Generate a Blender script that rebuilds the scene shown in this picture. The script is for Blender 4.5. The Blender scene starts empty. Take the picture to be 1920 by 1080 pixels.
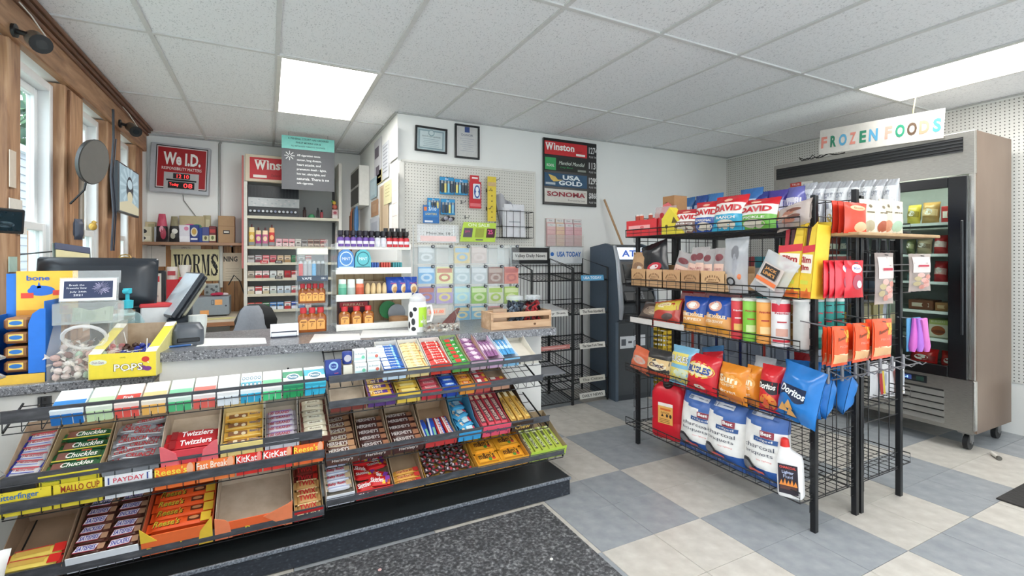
import bpy, math, random
from mathutils import Matrix, Vector as V, Euler
R = math.radians
sc = bpy.context.scene
C = sc.collection
random.seed(7)
# ---- camera (1920x1080 frame) -------------------------------------------------
FPX, YAW, CX, CY, CH = 895.7, R(27.01), 960.0, 484.3, 1.30
cd = bpy.data.cameras.new('camera')
cam = bpy.data.objects.new('camera', cd)
C.objects.link(cam)
cam.location = (0, 0, CH)
cam.rotation_euler = (R(90), 0, -YAW)
cd.sensor_width = 36
cd.lens = FPX / 1920 * 36
cd.shift_y = -(540 - CY) / 1920
cd.clip_start = .02
sc.camera = cam
# ---- world, exposure ------------------------------------------------------------
w = bpy.data.worlds.new('world')
sc.world = w
w.use_nodes = True
bg = w.node_tree.nodes['Background']
bg.inputs[0].default_value = (.86, .93, 1, 1)
bg.inputs[1].default_value = 4.3
sc.view_settings.view_transform = 'Standard'
sc.view_settings.look = 'None'
sc.view_settings.gamma = 1
sc.view_settings.use_curve_mapping = False
sc.view_settings.exposure = 0.5
LAMP = 12.0
sc.cycles.max_bounces = 9
sc.cycles.diffuse_bounces = 5
sc.cycles.transparent_max_bounces = 16
def P(u, v, X=None, Y=None, Z=None):
 r = (u - CX) / FPX
 s, c = math.sin(YAW), math.cos(YAW)
 d = V((s + r * c, c - r * s, (CY - v) / FPX))
 t = X / d.x if X is not None else Y / d.y if Y is not None else (Z - CH) / d.z
 return V((0, 0, CH)) + d * t
# ---- materials ------------------------------------------------------------------
def lin(h):
 h = h.lstrip('#')
 o = []
 for k in (0, 2, 4):
  x = int(h[k:k + 2], 16) / 255
  o.append(x / 12.92 if x <= .04045 else ((x + .055) / 1.055) ** 2.4)
 return (*o, 1)
_M = {}
def newmat(name):
 mt = bpy.data.materials.new(name)
 mt.use_nodes = True
 nt = mt.node_tree
 return mt, nt, nt.nodes, nt.links, nt.nodes['Principled BSDF']
def m(h, r=.5, me=0., n=.1, s=35., bump=0., bs=150., st=None):
 """procedural paint / paper / plastic: one colour with a little noise, optional relief"""
 k = (h, r, me, n, s, bump, bs, st)
 if k in _M:
  return _M[k]
 mt, nt, N, L, p = newmat('surface_' + h)
 tc = N.new('ShaderNodeTexCoord')
 nz = N.new('ShaderNodeTexNoise')
 nz.inputs['Scale'].default_value = s
 nz.inputs['Detail'].default_value = 3
 vec = tc.outputs['Object']
 if st:
  mp = N.new('ShaderNodeMapping')
  mp.inputs['Scale'].default_value = st
  L.new(vec, mp.inputs[0])
  vec = mp.outputs[0]
 L.new(vec, nz.inputs['Vector'])
 mx = N.new('ShaderNodeMix')
 mx.data_type = 'RGBA'
 c = lin(h)
 mx.inputs[6].default_value = tuple(x * (1 - n) for x in c[:3]) + (1,)
 mx.inputs[7].default_value = tuple(min(1, x * (1 + n)) for x in c[:3]) + (1,)
 L.new(nz.outputs[0], mx.inputs[0])
 L.new(mx.outputs[2], p.inputs['Base Color'])
 p.inputs['Roughness'].default_value = r
 p.inputs['Metallic'].default_value = me
 if bump:
  n2 = N.new('ShaderNodeTexNoise')
  n2.inputs['Scale'].default_value = bs
  L.new(vec, n2.inputs['Vector'])
  bp = N.new('ShaderNodeBump')
  bp.inputs['Strength'].default_value = bump
  bp.inputs['Distance'].default_value = .004
  L.new(n2.outputs[0], bp.inputs['Height'])
  L.new(bp.outputs[0], p.inputs['Normal'])
 _M[k] = mt
 return mt
def ramp(name, stops, scale, r=.5, detail=4, st=None, dist=0., bump=0., me=0., voro=False):
 """noise through a colour ramp: wood, granite, flooring, brushed steel"""
 if name in _M:
  return _M[name]
 mt, nt, N, L, p = newmat(name)
 tc = N.new('ShaderNodeTexCoord')
 mp = N.new('ShaderNodeMapping')
 if st:
  mp.inputs['Scale'].default_value = st
 L.new(tc.outputs['Object'], mp.inputs[0])
 nz = N.new('ShaderNodeTexNoise')
 nz.inputs['Scale'].default_value = scale
 nz.inputs['Detail'].default_value = detail
 nz.inputs['Distortion'].default_value = dist
 L.new(mp.outputs[0], nz.inputs['Vector'])
 cr = N.new('ShaderNodeValToRGB')
 e = cr.color_ramp.elements
 while len(e) < len(stops):
  e.new(.5)
 for q, (pos, hx) in zip(e, stops):
  q.position = pos
  q.color = lin(hx)
 L.new(nz.outputs[0], cr.inputs[0])
 L.new(cr.outputs[0], p.inputs['Base Color'])
 p.inputs['Roughness'].default_value = r
 p.inputs['Metallic'].default_value = me
 if bump:
  bp = N.new('ShaderNodeBump')
  bp.inputs['Strength'].default_value = bump
  bp.inputs['Distance'].default_value = .003
  L.new(nz.outputs[0], bp.inputs['Height'])
  L.new(bp.outputs[0], p.inputs['Normal'])
 _M[name] = mt
 return mt
def glow(h, e):
 k = ('glow', h, e)
 if k not in _M:
  mt, nt, N, L, p = newmat('glow_' + h)
  p.inputs['Base Color'].default_value = (.05, .05, .05, 1)
  p.inputs['Emission Color'].default_value = lin(h)
  p.inputs['Emission Strength'].default_value = e
  _M[k] = mt
 return _M[k]
def clear(h='#ffffff', fog=.12, r=.06):
 """clear plastic, film or pane: mostly see-through, some gloss and haze"""
 k = ('clear', h, fog, r)
 if k not in _M:
  mt, nt, N, L, p = newmat('clear_' + h)
  p.inputs['Base Color'].default_value = lin(h) if fog > .05 else (.03, .03, .03, 1)
  p.inputs['Roughness'].default_value = r
  p.inputs['Alpha'].default_value = 1
  tr = N.new('ShaderNodeBsdfTransparent')
  tr.inputs[0].default_value = tuple(.5 + .5 * x for x in lin(h)[:3]) + (1,)
  lw = N.new('ShaderNodeLayerWeight')
  pw = N.new('ShaderNodeMath')
  pw.operation = 'POWER'
  pw.inputs[1].default_value = 4
  L.new(lw.outputs['Facing'], pw.inputs[0])
  fr = N.new('ShaderNodeMath')
  fr.operation = 'MULTIPLY'
  fr.inputs[1].default_value = .45
  L.new(pw.outputs[0], fr.inputs[0])
  ad = N.new('ShaderNodeMath')
  ad.operation = 'ADD'
  ad.use_clamp = True
  ad.inputs[1].default_value = fog
  L.new(fr.outputs[0], ad.inputs[0])
  mx = N.new('ShaderNodeMixShader')
  L.new(ad.outputs[0], mx.inputs[0])
  L.new(tr.outputs[0], mx.inputs[1])
  L.new(p.outputs[0], mx.inputs[2])
  L.new(mx.outputs[0], N['Material Output'].inputs[0])
  _M[k] = mt
 return _M[k]
def pegmat(name, h, ax, hole='#4a4844', pitch=.0254, rad=.16):
 """board with a grid of small round holes in the plane of the two axes ax"""
 mt, nt, N, L, p = newmat(name)
 tc = N.new('ShaderNodeTexCoord')
 sp = N.new('ShaderNodeSeparateXYZ')
 L.new(tc.outputs['Object'], sp.inputs[0])
 cb = N.new('ShaderNodeCombineXYZ')
 for i, a in enumerate(ax):
  mu = N.new('ShaderNodeMath')
  mu.operation = 'MULTIPLY'
  mu.inputs[1].default_value = 1 / pitch
  L.new(sp.outputs[a], mu.inputs[0])
  fr = N.new('ShaderNodeMath')
  fr.operation = 'FRACT'
  L.new(mu.outputs[0], fr.inputs[0])
  sb = N.new('ShaderNodeMath')
  sb.operation = 'SUBTRACT'
  sb.inputs[1].default_value = .5
  L.new(fr.outputs[0], sb.inputs[0])
  L.new(sb.outputs[0], cb.inputs[i])
 ln = N.new('ShaderNodeVectorMath')
 ln.operation = 'LENGTH'
 L.new(cb.outputs[0], ln.inputs[0])
 lt = N.new('ShaderNodeMath')
 lt.operation = 'LESS_THAN'
 lt.inputs[1].default_value = rad
 L.new(ln.outputs['Value'], lt.inputs[0])
 mx = N.new('ShaderNodeMix')
 mx.data_type = 'RGBA'
 mx.inputs[6].default_value = lin(h)
 mx.inputs[7].default_value = lin(hole)
 L.new(lt.outputs[0], mx.inputs[0])
 L.new(mx.outputs[2], p.inputs['Base Color'])
 p.inputs['Roughness'].default_value = .6
 return mt
# ---- lettering --------------------------------------------------------------------
_T = {}
def glyphs(s, bold=0., shear=0., res=2):
 k = (s, bold, shear, res)
 if k not in _T:
  cu = bpy.data.curves.new('letters', 'FONT')
  cu.body = s
  cu.resolution_u = res
  cu.offset = bold
  cu.shear = shear
  ob = bpy.data.objects.new('letters', cu)
  me = bpy.data.meshes.new_from_object(ob)
  vs = [(q.co.x, q.co.y) for q in me.vertices]
  fs = [tuple(q.vertices) for q in me.polygons]
  bpy.data.meshes.remove(me)
  bpy.data.objects.remove(ob)
  bpy.data.curves.remove(cu)
  xs = [q[0] for q in vs] or [0, 1]
  ys = [q[1] for q in vs] or [0, 1]
  _T[k] = (vs, fs, min(xs), max(xs), min(ys), max(ys))
 return _T[k]
# ---- mesh collector ---------------------------------------------------------------
class B:
 def __init__(s):
  s.v, s.f, s.i, s.M, s.fn = [], [], [], Matrix(), None
 def add(s, vs, fs, mi=0):
  b = len(s.v)
  s.v += [s.M @ V(p) for p in vs]
  s.f += [[b + k for k in f] for f in fs]
  s.i += [mi] * len(fs) if isinstance(mi, int) else mi
  return s
 def box(s, x0, y0, z0, x1, y1, z1, mi=0, b=0.):
  if not b:
   vs = [(x, y, z) for z in (z0, z1) for y in (y0, y1) for x in (x0, x1)]
   return s.add(vs, [(0, 2, 3, 1), (4, 5, 7, 6), (0, 1, 5, 4), (2, 6, 7, 3), (0, 4, 6, 2), (1, 3, 7, 5)], mi)
  c = ((x0 + x1) / 2, (y0 + y1) / 2, (z0 + z1) / 2)
  h = (abs(x1 - x0) / 2, abs(y1 - y0) / 2, abs(z1 - z0) / 2)
  b = min(b, *(q * .9 for q in h))
  vs, ix, fs = [], {}, []
  for sx in (-1, 1):
   for sy in (-1, 1):
    for sz in (-1, 1):
     for a in range(3):
      sg = (sx, sy, sz)
      ix[(sx, sy, sz, a)] = len(vs)
      vs.append(tuple(c[k] + sg[k] * (h[k] if k == a else h[k] - b) for k in range(3)))
  def key(a, sa, o, so, q, sq, ax):
   t = [0, 0, 0]
   t[a], t[o], t[q] = sa, so, sq
   return ix[(*t, ax)]
  for a in range(3):
   o, q = (a + 1) % 3, (a + 2) % 3
   for sa in (-1, 1):
    fs.append([key(a, sa, o, i, q, j, a) for i, j in ((-1, -1), (1, -1), (1, 1), (-1, 1))][::sa])
  for a in range(3):
   o, q = (a + 1) % 3, (a + 2) % 3
   for so in (-1, 1):
    for sq in (-1, 1):
     fs.append([key(a, -1, o, so, q, sq, o), key(a, 1, o, so, q, sq, o), key(a, 1, o, so, q, sq, q), key(a, -1, o, so, q, sq, q)][::so * sq])
  for sx in (-1, 1):
   for sy in (-1, 1):
    for sz in (-1, 1):
     fs.append([ix[(sx, sy, sz, a)] for a in range(3)][::-sx * sy * sz])
  return s.add(vs, fs, mi)
 def tube(s, pts, r, n=5, mi=0, closed=False):
  pts = [V(p) for p in pts]
  k = len(pts)
  vs, fs = [], []
  up = None
  for i, p in enumerate(pts):
   a = pts[i - 1] if (i or closed) else p
   b = pts[(i + 1) % k] if (i < k - 1 or closed) else p
   d = (b - a).normalized()
   if up is None:
    up = d.orthogonal().normalized()
   up = (up - d * up.dot(d))
   up = up.normalized() if up.length > 1e-6 else d.orthogonal().normalized()
   sd = d.cross(up)
   rr = r[i] if isinstance(r, (list, tuple)) else r
   vs += [p + (up * math.cos(2 * math.pi * j / n) + sd * math.sin(2 * math.pi * j / n)) * rr for j in range(n)]
  for i in range(k if closed else k - 1):
   for j in range(n):
    a, b = i * n + j, i * n + (j + 1) % n
    c, d = ((i + 1) % k) * n + (j + 1) % n, ((i + 1) % k) * n + j
    fs.append((a, b, c, d))
  if not closed:
   fs += [tuple(range(n))[::-1], tuple((k - 1) * n + j for j in range(n))]
  return s.add(vs, fs, mi)
 def cyl(s, p, q, r, r2=None, n=14, mi=0):
  return s.tube([p, q], [r, r if r2 is None else r2], n, mi)
 def loft(s, secs, n=16, cap=True):
  """secs: (z, rx, ry, e, mi[, cx, cy]) superellipse rings; e=2 ellipse, 4 rounded box"""
  vs, fs, mi = [], [], []
  for q in secs:
   z, rx, ry, e = q[:4]
   cx, cy = (q[5], q[6]) if len(q) > 5 else (0, 0)
   for j in range(n):
    a = 2 * math.pi * (j + .5) / n
    ca, sa = math.cos(a), math.sin(a)
    vs.append((cx + rx * math.copysign(abs(ca) ** (2 / e), ca), cy + ry * math.copysign(abs(sa) ** (2 / e), sa), z))
  for i in range(len(secs) - 1):
   for j in range(n):
    fs.append((i * n + j, i * n + (j + 1) % n, (i + 1) * n + (j + 1) % n, (i + 1) * n + j))
    mi.append(secs[i + 1][4])
  if cap:
   fs += [tuple(range(n))[::-1], tuple((len(secs) - 1) * n + j for j in range(n))]
   mi += [secs[0][4], secs[-1][4]]
  return s.add(vs, fs, mi)
 def lathe(s, prof, n=16, mi=0, c=(0, 0)):
  return s.loft([(q[1], q[0], q[0], 2, q[2] if len(q) > 2 else mi, c[0], c[1]) for q in prof], n)
 def ext(s, pts, z0, z1, mi=0):
  k = len(pts)
  vs = [(x, y, z0) for x, y in pts] + [(x, y, z1) for x, y in pts]
  return s.add(vs, [tuple(range(k))[::-1], tuple(range(k, 2 * k))] + [(i, (i + 1) % k, k + (i + 1) % k, k + i) for i in range(k)], mi)
 def ball(s, c, r, mi=0, nu=8, nv=5, sq=(1, 1, 1)):
  vs = [(c[0], c[1], c[2] - r * sq[2])]
  for i in range(1, nv):
   t = -math.pi / 2 + math.pi * i / nv
   vs += [(c[0] + r * sq[0] * math.cos(t) * math.cos(2 * math.pi * j / nu), c[1] + r * sq[1] * math.cos(t) * math.sin(2 * math.pi * j / nu), c[2] + r * sq[2] * math.sin(t)) for j in range(nu)]
  vs.append((c[0], c[1], c[2] + r * sq[2]))
  fs = [(0, 1 + (j + 1) % nu, 1 + j) for j in range(nu)]
  for i in range(nv - 2):
   fs += [(1 + i * nu + j, 1 + i * nu + (j + 1) % nu, 1 + (i + 1) * nu + (j + 1) % nu, 1 + (i + 1) * nu + j) for j in range(nu)]
  k = len(vs) - 1
  b = 1 + (nv - 2) * nu
  fs += [(k, b + j, b + (j + 1) % nu) for j in range(nu)]
  return s.add(vs, fs, mi)
 # flat print laid on the surface fn(x, y, lift)
 def on(s, o, ux, uy):
  o, ux, uy = V(o), V(ux).normalized(), V(uy).normalized()
  n = ux.cross(uy)
  s.fn = lambda x, y, l: o + ux * x + uy * y + n * l
  return s
 def rect(s, x, y, w, h, mi, l=.0008, nx=1, ny=1):
  vs = [s.fn(x + w * (i / nx - .5), y + h * (j / ny - .5), l) for j in range(ny + 1) for i in range(nx + 1)]
  k = nx + 1
  return s.add(vs, [(j * k + i, j * k + i + 1, (j + 1) * k + i + 1, (j + 1) * k + i) for j in range(ny) for i in range(nx)], mi)
 def pol(s, pts, mi, l=.0008):
  return s.add([s.fn(x, y, l) for x, y in pts], [tuple(range(len(pts)))], mi)
 def ell(s, x, y, rx, ry, mi, l=.0008, n=16):
  vs = [s.fn(x, y, l)] + [s.fn(x + rx * math.cos(2 * math.pi * j / n), y + ry * math.sin(2 * math.pi * j / n), l) for j in range(n)]
  return s.add(vs, [(0, 1 + j, 1 + (j + 1) % n) for j in range(n)], mi)
 def text(s, t, x, y, h, mi, w=None, l=.0014, bold=0., shear=0., rot=0., res=2, al=0, mxw=None):
  vs, fs, a, b, c, d = glyphs(t, bold, shear, res)
  if not fs:
   return s
  ky = h / max(d - c, .3)
  kx = ky if w is None else w / (b - a)
  if mxw and (b - a) * kx > mxw:
   kx = mxw / (b - a)
  cr, sr = math.cos(rot), math.sin(rot)
  mx = (a + b) / 2 if al == 0 else a if al < 0 else b
  o = []
  for px, py in vs:
   q, p = (px - mx) * kx, (py - (c + d) / 2) * ky
   o.append(s.fn(x + q * cr - p * sr, y + q * sr + p * cr, l))
  return s.add(o, fs, mi)
 def mesh(s, name, mats):
  me = bpy.data.meshes.new(name)
  me.from_pydata(s.v, [], s.f)
  for q in mats:
   me.materials.append(q)
  if len(mats) > 1:
   me.polygons.foreach_set('material_index', s.i)
  return me
 def smooth(s, me, ang=40):
  me.shade_smooth() if hasattr(me, 'shade_smooth') else None
  me.set_sharp_from_angle(angle=R(ang))
def tag(o, label=None, cat=None, group=None, kind=None):
 if label:
  o['label'] = label
 if cat:
  o['category'] = cat
 if group:
  o['group'] = group
 if kind:
  o['kind'] = kind
 return o
def link(name, me, parent=None, loc=None, rot=None):
 o = bpy.data.objects.new(name, me)
 C.objects.link(o)
 if parent:
  o.parent = parent
 if loc is not None:
  o.location = loc
 if rot is not None:
  o.rotation_euler = rot
 return o
def ml(x):
 return [m(q) if isinstance(q, str) else q for q in (x if isinstance(x, (list, tuple)) else [x])]
def obj(name, b, mats, parent=None, label=None, sm=False, loc=None, rot=None):
 me = b.mesh(name, ml(mats))
 if sm:
  b.smooth(me, 40 if sm is True else sm)
 o = link(name, me, parent, loc, rot)
 if label:
  o['label'] = label
 return o
def thing(name, label, cat, loc=(0, 0, 0), rot=(0, 0, 0), group=None):
 o = link(name, None, None, loc, rot if isinstance(rot, (tuple, list, Euler)) else (0, 0, rot))
 o.empty_display_size = .05
 return tag(o, label, cat, group)
def one(name, label, cat, b, mats, loc=(0, 0, 0), rot=(0, 0, 0), group=None, sm=False):
 """a thing that is a single mesh"""
 o = obj(name, b, mats, sm=sm, loc=loc, rot=rot if isinstance(rot, (tuple, list, Euler)) else (0, 0, rot))
 return tag(o, label, cat, group)
def struct(name, b, mats, parent=None, sm=False):
 o = obj(name, b, mats, parent, sm=sm)
 if parent is None:
  o['kind'] = 'structure'
 return o
def copy_tree(o, parent=None):
 c = o.copy()
 C.objects.link(c)
 c.parent = parent
 for ch in o.children:
  copy_tree(ch, c)
 return c
ORD = ['first', 'second', 'third', 'fourth', 'fifth', 'sixth', 'seventh', 'eighth', 'ninth', 'tenth', 'eleventh', 'twelfth', 'thirteenth', 'fourteenth', 'fifteenth', 'sixteenth', 'seventeenth', 'eighteenth', 'nineteenth', 'twentieth']
def place(o, loc, label=None, rot=None, group=None):
 o.location = loc
 if rot is not None:
  o.rotation_euler = rot if isinstance(rot, (tuple, list, Euler)) else (0, 0, rot)
 if label:
  o['label'] = label
 if group:
  o['group'] = group
 return o
# =============================== THE ROOM =========================================
WL, BW, FW, WR, SX, CZ, YB = -1.05, 5.75, 3.95, 4.92, .95, 2.503, -2.6
WHITE = m('#e9e9e6', .7, n=.03, s=4)
WOOD = ramp('pine', [(.3, '#835d42'), (.52, '#a67d5b'), (.75, '#c09a77')], 9, .55, st=(3, 3, .35), dist=.8)
WOODH = ramp('pine_h', [(.3, '#7d5a41'), (.52, '#9f7757'), (.75, '#b89270')], 9, .55, st=(3, .35, 3), dist=.8)
WOODX = ramp('pine_x', [(.3, '#b08a68'), (.55, '#c9a684'), (.75, '#d9ba9a')], 9, .55, st=(.35, 3, 3), dist=.8)
BLK = m('#17181a', .45)
STEELDK = m('#2b2c2f', .4, .3)
# floor: foot-square vinyl tiles laid two by two in a checker, joints recessed
fb = B()
fb.box(WL - .1, YB - .1, -.06, WR + .1, BW + .1, -.004)
floor = struct('floor', fb, [m('#55524c', .8)])
TG = ramp('tile_grey', [(.3, '#888c91'), (.5, '#93979b'), (.7, '#9fa2a5')], 14, .32, detail=8)
TB = ramp('tile_beige', [(.3, '#b3aea6'), (.5, '#beb9b1'), (.7, '#c9c5bd')], 14, .32, detail=8)
FX, FY, T = 1.924, 2.313, .305
tb = B()
tb.box(.0012, .0012, -.004, T - .0012, T - .0012, .0, b=.0006)
tme = [tb.mesh('floor_tile', [q]) for q in (TG, TB)]
rest = B()
for i in range(-10, 11):
 for j in range(-17, 12):
  x, y = FX + i * T, FY + j * T
  if x > WR or y > BW or x < WL - .3:
   continue
  k = (math.floor(i / 2) + math.floor(j / 2)) % 2
  d = .454 * x + .891 * y
  if y > .5 and y < FW and (x > .9 or y < 2.2) and d > .6:
   link('floor_tile', tme[k], floor, (x, y, 0))
  else:
   rest.box(x + .0012, y + .0012, -.004, x + T - .0012, y + T - .0012, 0, k)
o = obj('hidden_tiles', rest, [TG, TB], floor)
o['kind'] = 'stuff'
# walls
b = B()
b.box(SX, FW, 0, WR + .1, FW + .1, CZ)
struct('wall_far', b, [WHITE])
b = B()
b.box(SX, FW + .1, 0, SX + .1, BW, CZ)
struct('wall_side', b, [WHITE])
b = B()
b.box(WL - .15, BW, 0, SX + .1, BW + .1, CZ)
struct('wall_back', b, [m('#f3f3f0', .7, n=.02, s=4)])
b = B()
b.box(WR, YB, 0, WR + .1, FW, CZ)
struct('wall_right', b, [WHITE])
# unseen shop front added for frontal daylight: low wall, header and five big panes
b = B()
b.box(WL - .15, YB - .1, 0, WR + .1, YB, .5)
b.box(WL - .15, YB - .1, 1.75, WR + .1, YB, CZ)
b.box(WL - .15, YB - .1, .5, WL + .3, YB, 1.75)
b.box(WR - .3, YB - .1, .5, WR + .1, YB, 1.75)
struct('wall_front', b, [WHITE])
wn = struct('window_5', B().box(WL + .3, YB - .09, .5, WR - .3, YB - .02, .54), [m('#9a9a98', .4, .5)])
for k in range(5):
 x0 = WL + .3 + k * (WR - WL - .6) / 5
 x1 = x0 + (WR - WL - .6) / 5
 obj('mullion', B().box(x0, YB - .09, .54, x0 + .05, YB - .02, 1.75), [m('#9a9a98', .4, .5)], wn)
 obj('pane', B().box(x0 + .05, YB - .06, .54, x1, YB - .052, 1.75), [clear('#f2fbff', .04, .02)], wn)
# ceiling: 2 x 4 ft lay-in tiles on a painted tee grid
cb = B()
cb.box(WL - .15, YB - .1, CZ + .04, WR + .1, BW + .1, CZ + .08)
ceil = struct('ceiling', cb, [m('#cfcfcd', .8)])
mt, nt, N, L, p = newmat('ceiling_tile')
tc = N.new('ShaderNodeTexCoord')
mp = N.new('ShaderNodeMapping')
mp.inputs['Scale'].default_value = (1, .6, 1)
L.new(tc.outputs['Object'], mp.inputs[0])
nz = N.new('ShaderNodeTexNoise')
nz.inputs['Scale'].default_value = 150
nz.inputs['Detail'].default_value = 3
L.new(mp.outputs[0], nz.inputs['Vector'])
cr = N.new('ShaderNodeValToRGB')
cr.color_ramp.elements[0].position = .33
cr.color_ramp.elements[0].color = lin('#c9cbce')
cr.color_ramp.elements[1].position = .42
cr.color_ramp.elements[1].color = lin('#eff0f2')
L.new(nz.outputs[0], cr.inputs[0])
L.new(cr.outputs[0], p.inputs['Base Color'])
p.inputs['Roughness'].default_value = .85
CT = mt
GX, GY = .047, 3.147
GRID = m('#d3d3d2', .5)
ylines = [GY + j * 1.22 for j in range(-5, 3)]
xlines = [GX + i * .61 for i in range(-2, 8)]
xs = [WL] + [q for q in xlines if WL + .05 < q < WR - .05] + [WR]
ys = [YB] + [q for q in ylines if YB + .05 < q < BW - .05] + [BW]
LIGHTS = {(GX, GY), (GX + 6 * .61, GY - 2 * 1.22), (GX, GY - 2 * 1.22), (GX + 3 * .61, GY - 3 * 1.22), (GX, GY - 4 * 1.22), (GX + 6 * .61, GY - 4 * 1.22)}  # the four out of view are added to brighten the shop
for i in range(len(xs) - 1):
 for j in range(len(ys) - 1):
  x0, x1, y0, y1 = xs[i], xs[i + 1], ys[j], ys[j + 1]
  if x0 >= SX - .01 and y0 >= FW - .01:
   continue
  if any(abs(x0 - a) < .01 and abs(y0 - c) < .01 for a, c in LIGHTS):
   continue
  b = B()
  b.box(x0 + .004, y0 + .004, CZ + .006 + random.uniform(0, .002), x1 - .004, y1 - .004, CZ + .03, b=.004)
  struct('ceiling_tile', b, [CT], ceil)
for y in ys[1:-1]:
 b = B()
 b.box(WL, y - .012, CZ - .002, WR if y < FW else SX, y + .012, CZ + .03, b=.001)
 struct('ceiling_rail', b, [GRID], ceil)
for x in xs[1:-1]:
 for j in range(len(ys) - 1):
  if ys[j] >= FW - .01 and x > SX:
   continue
  b = B()
  b.box(x - .012, ys[j] + .012, CZ - .002, x + .012, min(ys[j + 1], FW if x > SX else BW) - .012, CZ + .03, b=.001)
  struct('ceiling_rail', b, [GRID], ceil)
b = B()
b.box(SX, FW - .02, CZ - .004, WR, FW, CZ + .006)
b.box(SX - .02, FW, CZ - .004, SX, BW, CZ + .006)
b.box(WL, BW - .02, CZ - .004, SX, BW, CZ + .006)
b.box(WR - .02, YB, CZ - .004, WR, FW, CZ + .006)
struct('trim_ceiling', b, [m('#b4b4b2', .5)])
# troffers: prismatic diffuser over two tubes, white pan
mt, nt, N, L, p = newmat('troffer_diffuser')
tc = N.new('ShaderNodeTexCoord')
sp = N.new('ShaderNodeSeparateXYZ')
L.new(tc.outputs['Object'], sp.inputs[0])
ab = N.new('ShaderNodeMath')
ab.operation = 'ABSOLUTE'
L.new(sp.outputs[0], ab.inputs[0])
sb = N.new('ShaderNodeMath')
sb.operation = 'SUBTRACT'
sb.inputs[1].default_value = .13
L.new(ab.outputs[0], sb.inputs[0])
a2 = N.new('ShaderNodeMath')
a2.operation = 'ABSOLUTE'
L.new(sb.outputs[0], a2.inputs[0])
mr = N.new('ShaderNodeMapRange')
mr.inputs[1].default_value = .03
mr.inputs[2].default_value = .15
mr.inputs[3].default_value = LAMP
mr.inputs[4].default_value = LAMP * .6
L.new(a2.outputs[0], mr.inputs[0])
p.inputs['Emission Color'].default_value = (1, .985, .955, 1)
L.new(mr.outputs[0], p.inputs['Emission Strength'])
p.inputs['Base Color'].default_value = (.8, .8, .78, 1)
DIFF = mt
lab = {0: 'lit ceiling light panel over the counter, nearer the windows', 1: 'lit long ceiling light panel over the freezer side of the shop'}
for k, (x, y) in enumerate(sorted(LIGHTS, key=lambda q: (q[1] < 3, -q[0] + 0 * q[1]) if q[1] > 3 or (q[0] > 3 and q[1] > 0) else (True, 9))):
 t = thing('ceiling_light', lab.get(k, f'added ceiling light panel behind the camera, {ORD[max(0, k - 2)]} of four'), 'ceiling light', (x + .305, y + .61, CZ - .001), group='added ceiling light panels' if k > 1 else None)
 b = B()
 for q in ((-.305, -.61, .305, -.585), (-.305, .585, .305, .61), (-.305, -.585, -.28, .585), (.28, -.585, .305, .585)):
  b.box(q[0], q[1], -.004, q[2], q[3], .03)
 obj('frame', b, [m('#dddcd6', .4)], t)
 b = B()
 b.box(-.28, -.585, .0, .28, .585, .006)
 obj('diffuser', b, [DIFF], t)
# left wall with three double-hung windows in a stained pine frame
def yl(u):
 return P(u, 500, X=WL).y
PO = [(yl(4), yl(28)), (yl(113), yl(147)), (yl(195), yl(220)), (yl(249), yl(262))]
WZ0, WZ1 = .82, 2.27
b = B()
b.box(WL - .15, YB, 0, WL, BW, WZ0 - .03)
b.box(WL - .15, YB, WZ1 + .03, WL, BW, CZ)
b.box(WL - .15, PO[3][1], WZ0 - .03, WL, BW, WZ1 + .03)
for ya, yb in ((YB, -1.5), (-.4, -.1), (1.0, PO[0][0] - .75)):
 b.box(WL - .15, ya, WZ0 - .03, WL, yb, WZ1 + .03)
struct('wall_left', b, [WHITE])
for k, (a, c) in enumerate(PO):
 b = B()
 b.box(WL - .14, a, WZ0, WL + .02, c, WZ1 + .02, b=.004)
 if k == 1:
  b.box(WL + .018, a + .04, WZ0, WL + .035, c - .05, WZ1, b=.004)
 struct('trim_%d' % (k + 1), b, [WOOD])
b = B()
b.box(WL, YB, WZ1 + .015, WL + .045, PO[3][1] + .03, CZ - .06, b=.006)
struct('trim_5', b, [WOODH])
b = B()
for z, d in ((CZ - .065, .06), (CZ - .04, .075), (CZ - .018, .09)):
 b.box(WL, YB, z, WL + d, PO[3][1] + .06, z + .022, b=.006)
struct('trim_6', b, [ramp('pine_dark', [(.3, '#5f4030'), (.6, '#7d5a44'), (.8, '#967158')], 9, .45, st=(3, .35, 3))])
b = B()
b.box(WL - .14, PO[0][0] - .75, WZ0 - .03, WL + .05, PO[3][1] + .04, WZ0, b=.005)
struct('trim_7', b, [WOODH])
VIN = m('#e4e6e6', .35, n=.03)
GLASS = clear('#e4ecee', .04, .02)
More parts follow.
